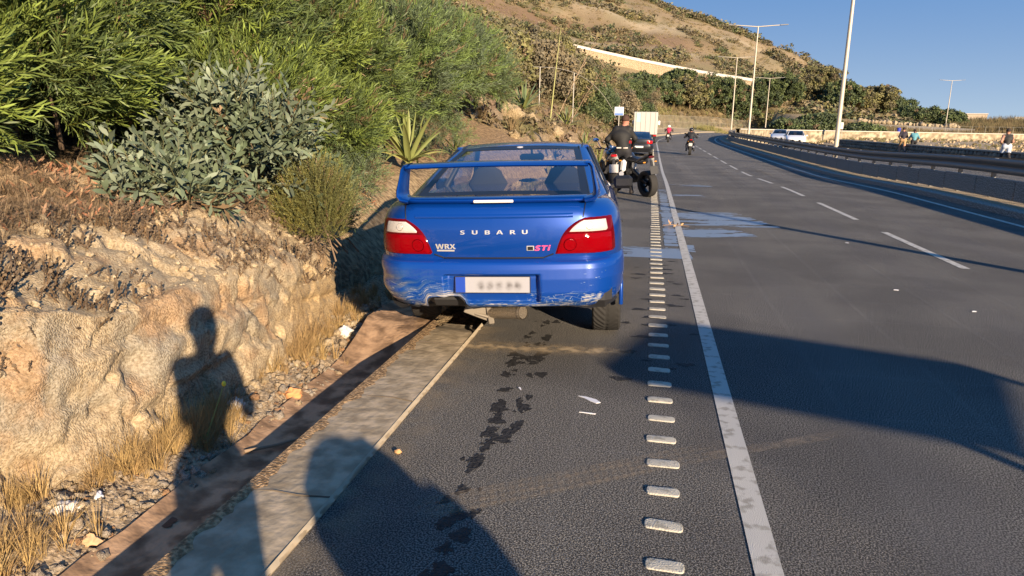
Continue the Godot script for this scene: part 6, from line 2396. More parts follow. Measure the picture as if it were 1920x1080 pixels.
func motorbike(called: String, label: String, group: String, at: Vector3, turn: float, roll: float, paint: Material, white: Material, police := false, plated := true) -> Node3D:
	var b := thing(called, label, "motorbike", at, turn, group)
	b.rotation.z = roll
	var steel := mat(lin(0.45, 0.44, 0.42), 0.3, 0.8)
	for z in [0.72, -0.72]:
		var w := Node3D.new()
		w.name = "rear_wheel" if z > 0 else "front_wheel"
		b.add_child(w, true)
		w.position = Vector3(0, 0.315, z)
		part("tyre", tyre_mesh(0.315, 0.19 if z > 0 else 0.13, false), M.rubber, w)
		part("rim", rim_mesh(0.315 * 0.68, 0.16 if z > 0 else 0.11, 6), M.black, w)
	var fr := MB.new()
	fr.tube([Vector3(0, 0.85, -0.48), Vector3(0, 0.78, 0.0), Vector3(0, 0.55, 0.2), Vector3(0, 0.32, 0.70)], [0.05, 0.06, 0.06, 0.045], 8)
	fr.box(Vector3(0, 0.47, -0.05), Vector3(0.36, 0.36, 0.42), Basis(), 0.06)
	fr.tube([Vector3(0.10, 0.32, 0.70), Vector3(0.11, 0.45, 0.2)], [0.04], 6)
	part("engine_frame", fr, M.black, b)
	var tank := MB.new()
	tank.ball(Vector3(0, 0.92, -0.20), Vector3(0.19, 0.16, 0.32), 16, 10)
	part("fuel_tank", tank, paint, b)
	var seat := MB.new()
	seat.box(Vector3(0, 0.86, 0.33), Vector3(0.28, 0.11, 0.62), Basis(Vector3.RIGHT, 0.10), 0.05)
	part("seat", seat, M.black, b)
	var tail := MB.new()
	tail.grid(10, 8, func(u: float, w: float):
		var a := TAU * u
		var k := lerpf(1.0, 0.45, w)
		return Vector3(cos(a) * 0.15 * k, 0.84 + 0.16 * w + sin(a) * 0.075 * k, 0.45 + 0.42 * w), true)
	part("tail_fairing", tail, white, b)
	var tl := MB.new()
	tl.box(Vector3(0, 0.96, 0.90), Vector3(0.15, 0.055, 0.04), Basis(), 0.015)
	part("tail_light", tl, mat(lin(0.55, 0.01, 0.015) if plated else lin(0.08, 0.01, 0.01), 0.2), b)
	var mg := MB.new()
	mg.box(Vector3(0, 0.74, 0.93), Vector3(0.07, 0.30, 0.02), Basis(Vector3.RIGHT, -0.3), 0.005)
	part("plate_hanger", mg, M.black, b)
	var np := MB.new()
	np.box(Vector3(0, 0.66, 1.0), Vector3(0.22, 0.20, 0.012), Basis(Vector3.RIGHT, -0.25), 0.004)
	part("number_plate", np, mat(lin(0.42, 0.41, 0.40) if plated else lin(0.03, 0.03, 0.03), 0.5), b)
	var ex := MB.new()
	ex.tube([Vector3(0.17, 0.35, -0.1), Vector3(0.19, 0.38, 0.3), Vector3(0.20, 0.52, 0.72)], [0.035, 0.05, 0.06], 12)
	part("exhaust", ex, steel, b)
	for s in [1.0, -1.0]:
		var fk := MB.new()
		fk.tube([Vector3(s * 0.10, 0.315, -0.72), Vector3(s * 0.10, 0.98, -0.46)], [0.035, 0.03], 8)
		part("fork_leg", fk, steel, b)
		var hb := MB.new()
		hb.tube([Vector3(0, 1.02, -0.45), Vector3(s * 0.22, 1.10, -0.43), Vector3(s * 0.40, 1.09, -0.32)], [0.016, 0.016, 0.02], 8)
		part("handlebar", hb, M.black, b)
		var mi := MB.new()
		mi.tube([Vector3(s * 0.26, 1.10, -0.42), Vector3(s * 0.36, 1.28, -0.46)], [0.009], 6)
		mi.ball(Vector3(s * 0.40, 1.31, -0.46), Vector3(0.085, 0.05, 0.025), 12, 8)
		part("mirror", mi, mat(lin(0.15, 0.28, 0.55), 0.15, 0.8) if police and s < 0 else M.black, b)
		var ind := MB.new()
		ind.box(Vector3(s * 0.16, 0.84, 0.84), Vector3(0.07, 0.03, 0.03), Basis(), 0.01)
		part("indicator", ind, mat(lin(0.6, 0.25, 0.03), 0.3), b)
	var ff := MB.new()
	ff.ball(Vector3(0, 0.96, -0.62), Vector3(0.20, 0.20, 0.20), 14, 10)
	part("front_fairing", ff, white, b)
	var hl := MB.new()
	hl.ball(Vector3(0, 0.95, -0.76), Vector3(0.10, 0.08, 0.08), 12, 8)
	part("headlight", hl, mat(lin(0.7, 0.7, 0.68), 0.1, 0.3), b)
	var fm := MB.new()
	fm.grid(8, 4, func(u: float, w: float):
		var a := lerpf(0.3, 2.3, u)
		return Vector3(lerpf(-0.075, 0.075, w), 0.315 + sin(a) * 0.345, -0.72 - cos(a) * 0.345), true)
	part("mudguard", fm, white, b)
	if police:
		for s in [1.0, -1.0]:
			var pn := MB.new()
			pn.box(Vector3(s * 0.25, 0.70, 0.45), Vector3(0.13, 0.30, 0.40), Basis(Vector3(0, 0, 1), s * -0.12), 0.05)
			part("side_case", pn, white if s > 0 else M.black, b)
	return b

func sd_cap(p: Vector3, a: Vector3, b: Vector3, ra: float, rb: float) -> float:
	var ab := b - a
	var t := clampf((p - a).dot(ab) / maxf(ab.length_squared(), 1e-9), 0.0, 1.0)
	return (p - a - ab * t).length() - lerpf(ra, rb, t)

func body_mesh(bones: Array, cell: float, k: float) -> MB:      # bones: [a, b, ra, rb, colour]; one continuous skin by surface nets
	var lo := Vector3.ONE * 1e9
	var hi := -lo
	for b in bones:
		var R := Vector3.ONE * (maxf(b[2], b[3]) + cell * 2.5)
		for q in [b[0], b[1]]:
			lo = lo.min(q - R)
			hi = hi.max(q + R)
	var n := Vector3i(((hi - lo) / cell).ceil()) + Vector3i.ONE
	var D := PackedFloat32Array()
	D.resize(n.x * n.y * n.z)
	D.fill(1.0)
	var near := PackedFloat32Array()
	near.resize(D.size())
	near.fill(1e9)
	var who := PackedInt32Array()
	who.resize(D.size())
	for bi in bones.size():
		var b: Array = bones[bi]
		var R := maxf(b[2], b[3]) + cell * 2.0 + k * 0.5
		var l: Vector3 = (b[0] as Vector3).min(b[1]) - Vector3.ONE * R
		var h: Vector3 = (b[0] as Vector3).max(b[1]) + Vector3.ONE * R
		var i0 := Vector3i(((l - lo) / cell).floor()).clamp(Vector3i.ZERO, n - Vector3i.ONE)
		var i1 := Vector3i(((h - lo) / cell).ceil()).clamp(Vector3i.ZERO, n - Vector3i.ONE)
		for z in range(i0.z, i1.z + 1):
			for y in range(i0.y, i1.y + 1):
				for x in range(i0.x, i1.x + 1):
					var p := lo + Vector3(x, y, z) * cell
					var d := sd_cap(p, b[0], b[1], b[2], b[3])
					var id := x + n.x * (y + n.y * z)
					var o := D[id]
					var hh := maxf(k - absf(o - d), 0.0) / k
					D[id] = minf(o, d) - hh * hh * k * 0.25
					if d < near[id]:
						near[id] = d
						who[id] = bi
	var mb := MB.new()
	var vid := {}
	var sx := 1
	var sy := n.x
	var sz := n.x * n.y
	for z in n.z - 1:
		for y in n.y - 1:
			for x in n.x - 1:
				var id := x + sy * y + sz * z
				var c := 0
				for q in 8:
					if D[id + (q & 1) * sx + ((q >> 1) & 1) * sy + ((q >> 2) & 1) * sz] < 0.0:
						c += 1
				if c == 0 or c == 8:
					continue
				var acc := Vector3.ZERO
				var cnt := 0
				for q in 8:
					for ax in 3:
						if q & (1 << ax):
							continue
						var r := q | (1 << ax)
						var a := D[id + (q & 1) * sx + ((q >> 1) & 1) * sy + ((q >> 2) & 1) * sz]
						var e := D[id + (r & 1) * sx + ((r >> 1) & 1) * sy + ((r >> 2) & 1) * sz]
						if (a < 0.0) != (e < 0.0):
							var pa := Vector3(q & 1, (q >> 1) & 1, (q >> 2) & 1)
							var pb := Vector3(r & 1, (r >> 1) & 1, (r >> 2) & 1)
							acc += pa.lerp(pb, a / (a - e))
							cnt += 1
				mb.col = bones[who[id]][4]
				vid[id] = mb.v(lo + (Vector3(x, y, z) + acc / cnt) * cell)
	for z in range(1, n.z - 1):
		for y in range(1, n.y - 1):
			for x in range(1, n.x - 1):
				var id := x + sy * y + sz * z
				var inside := D[id] < 0.0
				for ax in 3:
					var st: int = [sx, sy, sz][ax]
					var s1: int = [sy, sz, sx][ax]
					var s2: int = [sz, sx, sy][ax]
					if inside == (D[id + st] < 0.0):
						continue
					if not (vid.has(id) and vid.has(id - s1) and vid.has(id - s2) and vid.has(id - s1 - s2)):
						continue
					var a: int = vid[id - s1 - s2]
					var b: int = vid[id - s2]
					var c: int = vid[id]
					var d: int = vid[id - s1]
					if inside:
						mb.tri(a, b, c)
						mb.tri(a, c, d)
					else:
						mb.tri(a, c, b)
						mb.tri(a, d, c)
	return mb

func hand(mb: MB, wrist: Vector3, d: Vector3, palm: Vector3, side: float, curl: float) -> void:      # palm and five bent fingers
	d = d.normalized()
	var x := d.cross(palm).normalized() * side
	palm = x.cross(d).normalized() * side
	mb.ball(wrist + d * 0.045, Vector3(0.040, 0.055, 0.017), 10, 8, Basis(x, d, x.cross(d)))
	for i in 4:
		var l: float = [0.072, 0.082, 0.076, 0.060][i]
		var b := wrist + d * 0.085 + x * (0.028 - i * 0.019)
		var m := b + d * l * 0.5 * cos(curl * 0.6) + palm * l * 0.5 * sin(curl * 0.6)
		var e := m + d * l * 0.5 * cos(curl * 1.5) + palm * l * 0.5 * sin(curl * 1.5)
		mb.tube([b - d * 0.02, b, m, e], [0.0095, 0.0095, 0.0085, 0.006], 6)
	var t := wrist + d * 0.03 + x * 0.034
	mb.tube([t - x * 0.012, t + x * 0.018 + d * 0.025, t + x * 0.022 + d * 0.055 + palm * 0.02], [0.012, 0.0105, 0.0075], 6)

func person(called: String, label: String, group: String, at: Vector3, turn: float, J: Dictionary, K: Dictionary, cell := 0.022) -> Node3D:
	# J: joints in the figure's own axes (facing -z); K: colours for top, legs, skin, shoe, hair, sleeve
	var t := thing(called, label, "person", at, turn, group)
	var bones := []
	var pelvis: Vector3 = J.pelvis
	var chest: Vector3 = J.chest
	var neck: Vector3 = J.neck
	var head: Vector3 = J.head
	var w := 0.165
	var across: Vector3 = J.get("across", Vector3.RIGHT)
	bones.append([pelvis - across * 0.07, pelvis + across * 0.07, 0.125, 0.125, K.legs if not K.has("hips") else K.hips])
	var bulk: float = K.get("bulk", 1.0)
	bones.append([pelvis + Vector3(0, 0.06, 0), chest, 0.125 * bulk, 0.145 * bulk, K.top])
	bones.append([chest - across * 0.09, chest + across * 0.09, 0.125 * bulk, 0.125 * bulk, K.top])
	bones.append([neck - across * 0.13 + Vector3(0, -0.05, 0), neck + across * 0.13 + Vector3(0, -0.05, 0), 0.075 * bulk, 0.075 * bulk, K.top])
	bones.append([neck + Vector3(0, -0.03, 0), head + Vector3(0, -0.09, 0), 0.058, 0.052, K.skin])
	bones.append([head + Vector3(0, 0.035, 0.012), head + Vector3(0, -0.01, -0.005), 0.092, 0.088, K.skin])
	var f: Vector3 = J.get("look", Vector3(0, 0, -1))
	bones.append([head + f * 0.045 + Vector3(0, -0.07, 0), head + f * 0.06 + Vector3(0, -0.085, 0), 0.048, 0.042, K.skin])
	bones.append([head + f * 0.09 + Vector3(0, 0.01, 0), head + f * 0.112 + Vector3(0, -0.025, 0), 0.014, 0.017, K.skin])
	var hands := MB.new()
	for s in [-1.0, 1.0]:
		var tagk := "r" if s > 0 else "l"
		var sh: Vector3 = neck + across * s * w + Vector3(0, -0.055, 0)
		var el: Vector3 = J["elbow_" + tagk]
		var wr: Vector3 = J["wrist_" + tagk]
		bones.append([sh, el, 0.062 * bulk, 0.05 * bulk, K.sleeve])
		bones.append([el, wr, 0.047 * bulk, 0.032, K.get("forearm", K.sleeve)])
		hands.col = K.get("glove", K.skin)
		hand(hands, wr, (wr - el).normalized() + J.get("hand_dir", Vector3.ZERO), J.get("palm", Vector3(-s, 0, 0)), s, J.get("curl", 0.7))
		var hip: Vector3 = pelvis + across * s * 0.10 + Vector3(0, -0.03, 0)
		var kn: Vector3 = J["knee_" + tagk]
		var an: Vector3 = J["ankle_" + tagk]
		var mid: Vector3 = hip.lerp(kn, K.get("hem", 1.0))
		bones.append([hip, mid, 0.098, lerpf(0.098, 0.062, K.get("hem", 1.0)), K.legs])
		if K.get("hem", 1.0) < 1.0:
			bones.append([mid, kn, 0.075, 0.058, K.shin])
		bones.append([kn, kn.lerp(an, 0.35), 0.058, 0.058, K.shin])
		bones.append([kn.lerp(an, 0.35), an, 0.058, 0.042, K.shin])
		var toe: Vector3 = J.get("toe_" + tagk, an + Vector3(0.02 * s, -0.05, -0.17))
		bones.append([an + Vector3(0, -0.045, 0.03), toe, 0.045, 0.038, K.shoe])
	var skin := vmat(0.75)
	var bm := body_mesh(bones, cell, 0.06)
	part("body", bm, skin, t)
	part("hands", hands, skin, t)
	if K.has("hair"):
		var hm := MB.new()
		hm.grid(16, 10, func(u: float, v: float):
			var d := Vector3(cos(TAU * u) * sin(PI * v), cos(PI * v), sin(TAU * u) * sin(PI * v))
			var k := 0.107
			if d.dot(f) > 0.35 and d.y < 0.45 or d.y < -0.55:
				k = 0.08
			return head + Vector3(0, 0.028, 0) - f * 0.01 + d * Vector3(k * 0.94, k * 1.08, k * 1.02), true)
		if K.get("tail", false):
			hm.tube([head + Vector3(0, 0.05, 0) - f * 0.1, head + Vector3(0.03, -0.02, 0) - f * 0.17, head + Vector3(0.05, -0.14, 0) - f * 0.14], [0.03, 0.035, 0.012], 8)
		part("hair", hm, mat(K.hair, 0.8), t)
	if K.has("helmet"):
		var hm := MB.new()
		hm.grid(20, 12, func(u: float, v: float):
			var d := Vector3(cos(TAU * u) * sin(PI * v), cos(PI * v), sin(TAU * u) * sin(PI * v))
			var k := 0.145
			if d.y < -0.6:
				k = 0.12
			return head + Vector3(0, 0.02, 0) + d * k, true)
		part("helmet", hm, mat(K.helmet, 0.25), t)
		var vs := MB.new()
		vs.grid(8, 4, func(u: float, v: float):
			var a := lerpf(-1.0, 1.0, u)
			return head + Vector3(sin(a) * 0.149, lerpf(-0.03, 0.06, v), -cos(a) * 0.149), true)
		part("visor", vs, mat(lin(0.02, 0.02, 0.025), 0.1), t)
	return t

func runner(label: String, group: String, at: Vector3, turn: float, K: Dictionary, phase: float, sc := 1.0) -> Node3D:
	var s := phase
	var J := {"pelvis": Vector3(0, 0.98, 0), "chest": Vector3(0, 1.29, -0.05), "neck": Vector3(0, 1.48, -0.07), "head": Vector3(0, 1.63, -0.10),
		"elbow_l": Vector3(-0.27, 1.17, -0.06 + 0.16 * s), "wrist_l": Vector3(-0.20, 1.09, -0.28 + 0.14 * s), "elbow_r": Vector3(0.27, 1.17, -0.06 - 0.16 * s), "wrist_r": Vector3(0.20, 1.09, -0.28 - 0.14 * s),
		"knee_l": Vector3(-0.10, 0.54, -0.06 - 0.16 * s), "ankle_l": Vector3(-0.10, 0.10 if s > 0 else 0.32, -0.04 if s > 0 else 0.42), "knee_r": Vector3(0.10, 0.54, -0.06 + 0.16 * s), "ankle_r": Vector3(0.10, 0.32 if s > 0 else 0.10, 0.42 if s > 0 else -0.04), "curl": 1.4}
	for k in ["l", "r"]:
		var a: Vector3 = J["ankle_" + k]
		if a.y > 0.2:
			J["toe_" + k] = a + Vector3(0, -0.12, 0.10)
	var p := person("running_person", label, group, at, turn, J, K, 0.022)
	p.scale = Vector3.ONE * sc
	return p

func build_movers() -> void:
	M.rim = mat(lin(0.35, 0.35, 0.36), 0.35, 0.7)
	var white := paint_mat(lin(0.72, 0.73, 0.74))
	white.metallic = 0.0
	var blackp := paint_mat(lin(0.02, 0.022, 0.028))
	plain_car("black_car", "black car stopped on the shoulder in front of the white truck", "cars further along the road", Vector3(-0.72, gy(0, -46), -45.2), 0.02, blackp)
	plain_car("white_car", "white car coming towards the camera on the other carriageway, the nearer one", "cars further along the road", Vector3(12.7, gy(12.7, -69) + 0.03, -69.5), PI - 0.12, white)
	var silver := paint_mat(lin(0.55, 0.58, 0.62))
	plain_car("white_car", "pale silver car half hidden behind the oncoming white car", "cars further along the road", Vector3(13.3, gy(13.4, -79) + 0.03, -80.0), PI - 0.22, silver)
	# box truck
	var tr := thing("box_truck", "white box truck stopped on the shoulder beyond the black car", "truck", Vector3(-0.62, gy(0, -72), -70.5))
	var mb := MB.new()
	mb.box(Vector3(0, 1.85, -2.6), Vector3(2.25, 2.1, 5.2), Basis(), 0.04)
	part("cargo_box", mb, mat(lin(0.42, 0.42, 0.40), 0.6), tr)
	for i in 5:
		var rb := MB.new()
		rb.box(Vector3(-0.9 + i * 0.45, 1.85, 0.015), Vector3(0.04, 2.0, 0.03), Basis(), 0.008)
		part("door_rib", rb, mat(lin(0.33, 0.33, 0.31), 0.6), tr)
	var pn := MB.new()
	pn.box(Vector3(-0.68, 2.35, 0.012), Vector3(0.40, 0.85, 0.02), Basis(), 0.004)
	part("teal_panel", pn, mat(lin(0.30, 0.55, 0.52), 0.6), tr)
	var cb := MB.new()
	cb.box(Vector3(0, 1.3, -6.1), Vector3(2.0, 1.9, 1.6), Basis(), 0.12)
	part("cab", cb, white, tr)
	var ch := MB.new()
	ch.box(Vector3(0, 0.65, -3.0), Vector3(0.9, 0.25, 6.6), Basis(), 0.03)
	ch.box(Vector3(0, 0.62, -0.02), Vector3(2.1, 0.18, 0.12), Basis(), 0.02)
	part("chassis", ch, M.black, tr)
	for s in [1.0, -1.0]:
		var tl := MB.new()
		tl.box(Vector3(s * 0.9, 0.72, 0.06), Vector3(0.28, 0.12, 0.05), Basis(), 0.01)
		part("tail_light", tl, mat(lin(0.45, 0.01, 0.01), 0.2), tr)
		var mi := MB.new()
		mi.box(Vector3(s * 1.32, 1.95, -5.9), Vector3(0.2, 0.42, 0.1), Basis(), 0.03)
		mi.tube([Vector3(s * 0.98, 1.9, -5.9), Vector3(s * 1.28, 1.95, -5.9)], [0.02], 6)
		part("mirror", mi, white, tr)
		wheel(tr, Vector3(s * 0.88, 0.40, -1.4), s, 0.0, 0.40, 0.26, M.rim, false, 6)
		wheel(tr, Vector3(s * 0.88, 0.40, -5.9), s, 0.0, 0.40, 0.26, M.rim, false, 6)
	# the two motorbikes stopped beside the car and the rider standing astride one
	var dark := mat(lin(0.016, 0.016, 0.018), 0.75)
	motorbike("police_motorbike", "white and black motorbike with red tail light, ridden by the standing person", "motorbikes on the shoulder", Vector3(-0.92, 0, -18.3), 0.10, 0.03, blackp, white, true)
	motorbike("parked_motorbike", "dark motorbike turned aside, its wide rear tyre towards the camera, right of the standing person", "motorbikes on the shoulder", Vector3(-0.42, 0, -18.1), 0.62, 0.10, blackp, blackp, false, false)
	var K := {"top": Color(0.014, 0.013, 0.013), "legs": Color(0.013, 0.013, 0.016), "shin": Color(0.013, 0.013, 0.016), "sleeve": Color(0.014, 0.013, 0.013), "skin": Color(0.42, 0.19, 0.13), "shoe": Color(0.02, 0.018, 0.018), "hair": lin(0.06, 0.03, 0.02), "bulk": 1.18}
	var rider := person("standing_rider", "person in a black jacket and black trousers standing astride a motorbike, turned away", "", Vector3(-0.68, 0, -18.0), 0.0,
		{"pelvis": Vector3(0.02, 1.06, 0.0), "chest": Vector3(-0.06, 1.40, -0.10), "neck": Vector3(-0.02, 1.62, -0.14), "head": Vector3(0.03, 1.79, -0.17), "look": Vector3(0.35, -0.1, -0.93),
		"elbow_l": Vector3(-0.38, 1.33, -0.12), "wrist_l": Vector3(-0.40, 1.16, -0.42), "elbow_r": Vector3(0.28, 1.36, -0.22), "wrist_r": Vector3(0.22, 1.17, -0.46),
		"knee_l": Vector3(-0.42, 0.56, -0.10), "ankle_l": Vector3(-0.42, 0.11, 0.02), "knee_r": Vector3(0.19, 0.56, -0.02), "ankle_r": Vector3(0.27, 0.11, 0.10), "curl": 1.5}, K, 0.014)
	var belt := MB.new()
	for i in 2:
		belt.tube([Vector3(-0.14 + 0.16 * i, 1.13, 0.155 - 0.02 * i), Vector3(-0.03 + 0.16 * i, 1.135, 0.16 - 0.03 * i)], [0.017], 6)
	part("pale_hem_stripe", belt, mat(lin(0.6, 0.56, 0.5), 0.7), rider)
	var kp := MB.new()
	kp.ball(Vector3(0.30, 0.72, 0.02), Vector3(0.06, 0.15, 0.10), 10, 8)
	part("white_knee_guard", kp, mat(lin(0.7, 0.69, 0.66), 0.5), rider)
	# riders further along
	var sit := {"pelvis": Vector3(0, 0.93, 0.20), "chest": Vector3(0, 1.22, 0.04), "neck": Vector3(0, 1.40, -0.02), "head": Vector3(0, 1.55, -0.06), "elbow_l": Vector3(-0.40, 1.10, -0.10), "wrist_l": Vector3(-0.38, 1.08, -0.36), "elbow_r": Vector3(0.40, 1.10, -0.10), "wrist_r": Vector3(0.38, 1.08, -0.36),
		"knee_l": Vector3(-0.25, 0.62, -0.16), "ankle_l": Vector3(-0.24, 0.30, 0.14), "knee_r": Vector3(0.25, 0.62, -0.16), "ankle_r": Vector3(0.24, 0.30, 0.14), "curl": 1.5}
	var bpos := Vector3(2.52, gy(2.5, -48.5), -48.5)
	motorbike("ridden_motorbike", "dark motorbike riding away, carrying the person in black with black helmet", "motorbikes riding away", bpos, -0.06, -0.03, blackp, blackp)
	person("motorbike_rider", "person in black with a black helmet riding a motorbike away", "riders on the road", bpos, -0.06, sit, {"top": Color(0.015, 0.015, 0.018), "legs": Color(0.02, 0.025, 0.04), "shin": Color(0.02, 0.025, 0.04), "sleeve": Color(0.015, 0.015, 0.018), "skin": Color(0.4, 0.2, 0.14), "shoe": Color(0.015, 0.015, 0.015), "helmet": lin(0.015, 0.015, 0.018), "bulk": 1.15})
	var cpos := Vector3(1.72, gy(1.7, -76), -76.0)
	motorbike("ridden_motorbike", "red motor scooter riding away, carrying the person in red with white helmet", "motorbikes riding away", cpos, -0.06, 0.02, paint_mat(lin(0.35, 0.01, 0.03)), paint_mat(lin(0.40, 0.015, 0.05)))
	person("motorbike_rider", "person with a red jacket and white helmet riding a scooter away", "riders on the road", cpos, -0.06, sit, {"top": Color(0.42, 0.02, 0.07), "legs": Color(0.015, 0.015, 0.018), "shin": Color(0.015, 0.015, 0.018), "sleeve": Color(0.03, 0.012, 0.016), "skin": Color(0.4, 0.2, 0.14), "shoe": Color(0.015, 0.015, 0.015), "helmet": lin(0.75, 0.74, 0.72), "bulk": 1.15})
	# runners on the far pavement
	var y1 := gy(16.5, -51) + 0.155
	runner("running person in dark top and tan shorts, left one of the pair", "runners on the far pavement", Vector3(16.15, y1, -51.3), -0.1, {"top": Color(0.02, 0.018, 0.03), "legs": Color(0.40, 0.25, 0.12), "shin": Color(0.42, 0.22, 0.14), "sleeve": Color(0.02, 0.018, 0.03), "forearm": Color(0.40, 0.20, 0.13), "skin": Color(0.40, 0.20, 0.13), "shoe": Color(0.03, 0.03, 0.05), "hair": lin(0.03, 0.02, 0.015), "hem": 0.8}, 1.0, 1.02)
	runner("running person in teal top and black shorts, right one of the pair on the pavement", "runners on the far pavement", Vector3(16.72, y1, -51.0), -0.1, {"top": Color(0.10, 0.28, 0.33), "legs": Color(0.015, 0.015, 0.018), "shin": Color(0.38, 0.20, 0.15), "sleeve": Color(0.10, 0.28, 0.33), "forearm": Color(0.40, 0.20, 0.13), "skin": Color(0.40, 0.20, 0.13), "shoe": Color(0.6, 0.58, 0.55), "hair": lin(0.05, 0.03, 0.02), "tail": true, "hem": 0.55}, -1.0, 0.97)
	runner("running person in black vest and white shorts nearest on the far pavement, alone", "runners on the far pavement", Vector3(16.35, gy(16.3, -37) + 0.155, -37.6), -0.15, {"top": Color(0.02, 0.02, 0.022), "legs": Color(0.55, 0.60, 0.68), "shin": Color(0.03, 0.025, 0.025), "sleeve": Color(0.42, 0.22, 0.15), "skin": Color(0.40, 0.20, 0.13), "shoe": Color(0.02, 0.02, 0.02), "hair": lin(0.03, 0.02, 0.015), "hem": 0.6}, 1.0, 1.03)
	# whoever takes the photograph stands at the camera; only the shadow shows
	var ph := person("standing_photographer", "person holding up a phone just behind the camera, seen only by the shadow on rock", "", Vector3(0.25, 0, 0.36), 0.25,
		{"pelvis": Vector3(0, 0.98, 0.06), "chest": Vector3(0, 1.32, 0.02), "neck": Vector3(0, 1.52, 0.0), "head": Vector3(0, 1.68, -0.02), "elbow_l": Vector3(-0.18, 1.19, -0.10), "wrist_l": Vector3(-0.07, 1.38, -0.24), "elbow_r": Vector3(0.24, 1.19, -0.08), "wrist_r": Vector3(0.10, 1.40, -0.26),
		"knee_l": Vector3(-0.14, 0.52, 0.02), "ankle_l": Vector3(-0.17, 0.09, 0.06), "knee_r": Vector3(0.14, 0.52, 0.02), "ankle_r": Vector3(0.17, 0.09, 0.06), "curl": 1.2}, {"top": Color(0.04, 0.05, 0.09), "legs": Color(0.03, 0.03, 0.05), "shin": Color(0.03, 0.03, 0.05), "sleeve": Color(0.04, 0.05, 0.09), "skin": Color(0.4, 0.2, 0.13), "shoe": Color(0.02, 0.02, 0.02), "hair": lin(0.03, 0.02, 0.015), "bulk": 0.82}, 0.025)
	ph.scale = Vector3(0.86, 1.045, 0.9)
	var sm := motorbike("shadow_motorbike", "added motorbike shape beside the camera, unseen, there to cast a shadow", "", Vector3(1.22, 0, 0.62), 0.75, 0.0, blackp, white, true)  # added out of view to throw the shadow on the nearest asphalt
	for c in sm.get_children():
		if str(c.name).begins_with("mirror") or str(c.name).begins_with("handlebar"):
			sm.remove_child(c)
			c.free()
	var tc := MB.new()
	tc.box(Vector3(0, 1.08, 0.62), Vector3(0.52, 0.36, 0.42), Basis(), 0.06)
	tc.box(Vector3(0, 1.02, -0.30), Vector3(0.46, 0.34, 0.5), Basis(), 0.10)  # both boxes are extra bulk, added to broaden the cast shadow
	part("shadow_bulk", tc, M.black, sm)
	# added, unseen vehicle shape; fitted so that its shadow falls across the near lane
	var caster := thing("shadow_vehicle", "added dark vehicle shape right of the camera, unseen, there to cast a shadow", "car", Vector3(6.46, 0, 2.06), 1.26)
	var jb := MB.new()
	jb.box(Vector3(0, 0.80, -0.75), Vector3(1.8, 0.38, 5.3), Basis(), 0.06)
	part("body", jb, blackp, caster)
	var jr := MB.new()
	jr.box(Vector3(0, 2.31, -0.6), Vector3(1.46, 0.12, 2.25), Basis(), 0.04)
	part("roof", jr, blackp, caster)
	for x in [-0.70, 0.70]:
		for z in [-1.66, 0.46]:
			if x < 0 and z < 0:
				continue
			var jp := MB.new()
			jp.tube([Vector3(x * 1.15, 0.95, z - 0.1), Vector3(x, 2.28, z)], [0.04], 8)
			part("roof_post", jp, M.black, caster)
	for z in [-1.7, -0.5]:
		var js := MB.new()
		js.box(Vector3(0, 1.15, z + 0.7), Vector3(1.3, 0.5, 0.14), Basis(Vector3.RIGHT, 0.15), 0.04)
		part("seat", js, M.black, caster)
	part("windscreen", flat_patch(Vector3(0.78, 1.0, -1.85), Vector3(-0.78, 1.0, -1.85), Vector3(-0.70, 2.26, -1.68), Vector3(0.70, 2.26, -1.68), Vector3(0, 0, -0.04)), glass(Color(0.1, 0.12, 0.12), 0.05), caster)
	for p in [Vector3(0.80, 0.38, -2.6), Vector3(-0.80, 0.38, -2.6), Vector3(0.80, 0.38, 0.85), Vector3(-0.80, 0.38, 0.85)]:
		wheel(caster, p, signf(p.x), 0.0, 0.38, 0.22, M.rim, false, 6)

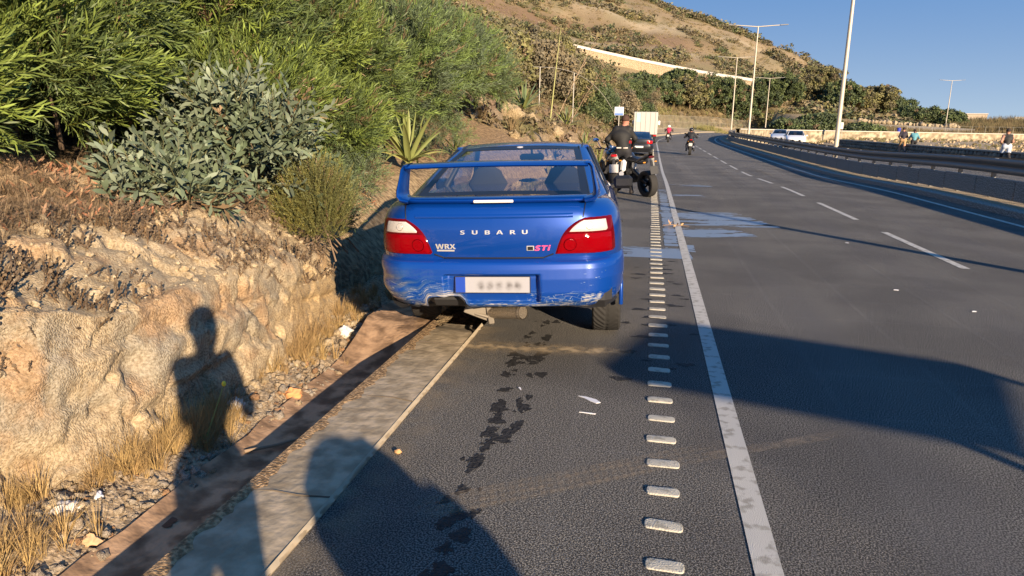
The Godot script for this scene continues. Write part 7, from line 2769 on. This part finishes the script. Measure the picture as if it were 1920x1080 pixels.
func _ready() -> void:
	# camera
	var cam := Camera3D.new()
	cam.name = "camera"
	cam.fov = 44.2
	cam.near = 0.05
	cam.far = 6000.0
	cam.position = Vector3(0, 1.62, 0)
	cam.rotation = Vector3(deg_to_rad(-12.90), deg_to_rad(10.67), 0.018)
	cam.current = true
	add_child(cam)
	# sky, exposure
	var we := WorldEnvironment.new()
	we.name = "environment"
	var env := Environment.new()
	env.background_mode = Environment.BG_SKY
	var sky := Sky.new()
	var sm := ProceduralSkyMaterial.new()
	sm.sky_top_color = Color(0.19, 0.36, 0.55)
	sm.sky_horizon_color = Color(0.50, 0.56, 0.61)
	sm.sky_curve = 0.075
	sm.ground_horizon_color = Color(0.42, 0.55, 0.70)
	sm.ground_bottom_color = Color(0.25, 0.22, 0.18)
	sm.sun_angle_max = 0.0
	sky.sky_material = sm
	env.sky = sky
	env.tonemap_mode = Environment.TONE_MAPPER_LINEAR
	env.tonemap_exposure = 2.3
	env.background_energy_multiplier = 1.0
	env.sdfgi_enabled = true
	env.ssao_enabled = true
	env.ssil_enabled = true
	we.environment = env
	add_child(we)
	# low sun, behind and to the right
	var sun := DirectionalLight3D.new()
	sun.name = "sun"
	sun.light_color = Color(1.0, 0.90, 0.77)
	sun.light_energy = 1.5
	sun.light_angular_distance = 0.5
	sun.shadow_enabled = true
	sun.rotation = Vector3(deg_to_rad(-15.5), deg_to_rad(35.0), 0)
	add_child(sun)
	# shared textures
	M.grit_bump = ntex(noise(FastNoiseLite.TYPE_SIMPLEX, 0.05, 2, 5), 512)
	M.grit_tex = ntex(noise(FastNoiseLite.TYPE_SIMPLEX, 0.03, 6, 5), 512, Color(0.6, 0.58, 0.55), Color(1, 1, 1), 0.25, 0.75)
	M.grain_bump = ntex(noise(FastNoiseLite.TYPE_SIMPLEX, 0.10, 15, 3), 1024)
	M.chip_bump = ntex(noise(FastNoiseLite.TYPE_CELLULAR, 0.06, 13, 2), 1024)
	build_terrain()
	build_road()
	build_rock()
	build_marks()
	build_plants()
	build_blue_car()
	build_median()
	build_hill_things()
	build_far_plants()
	build_movers()
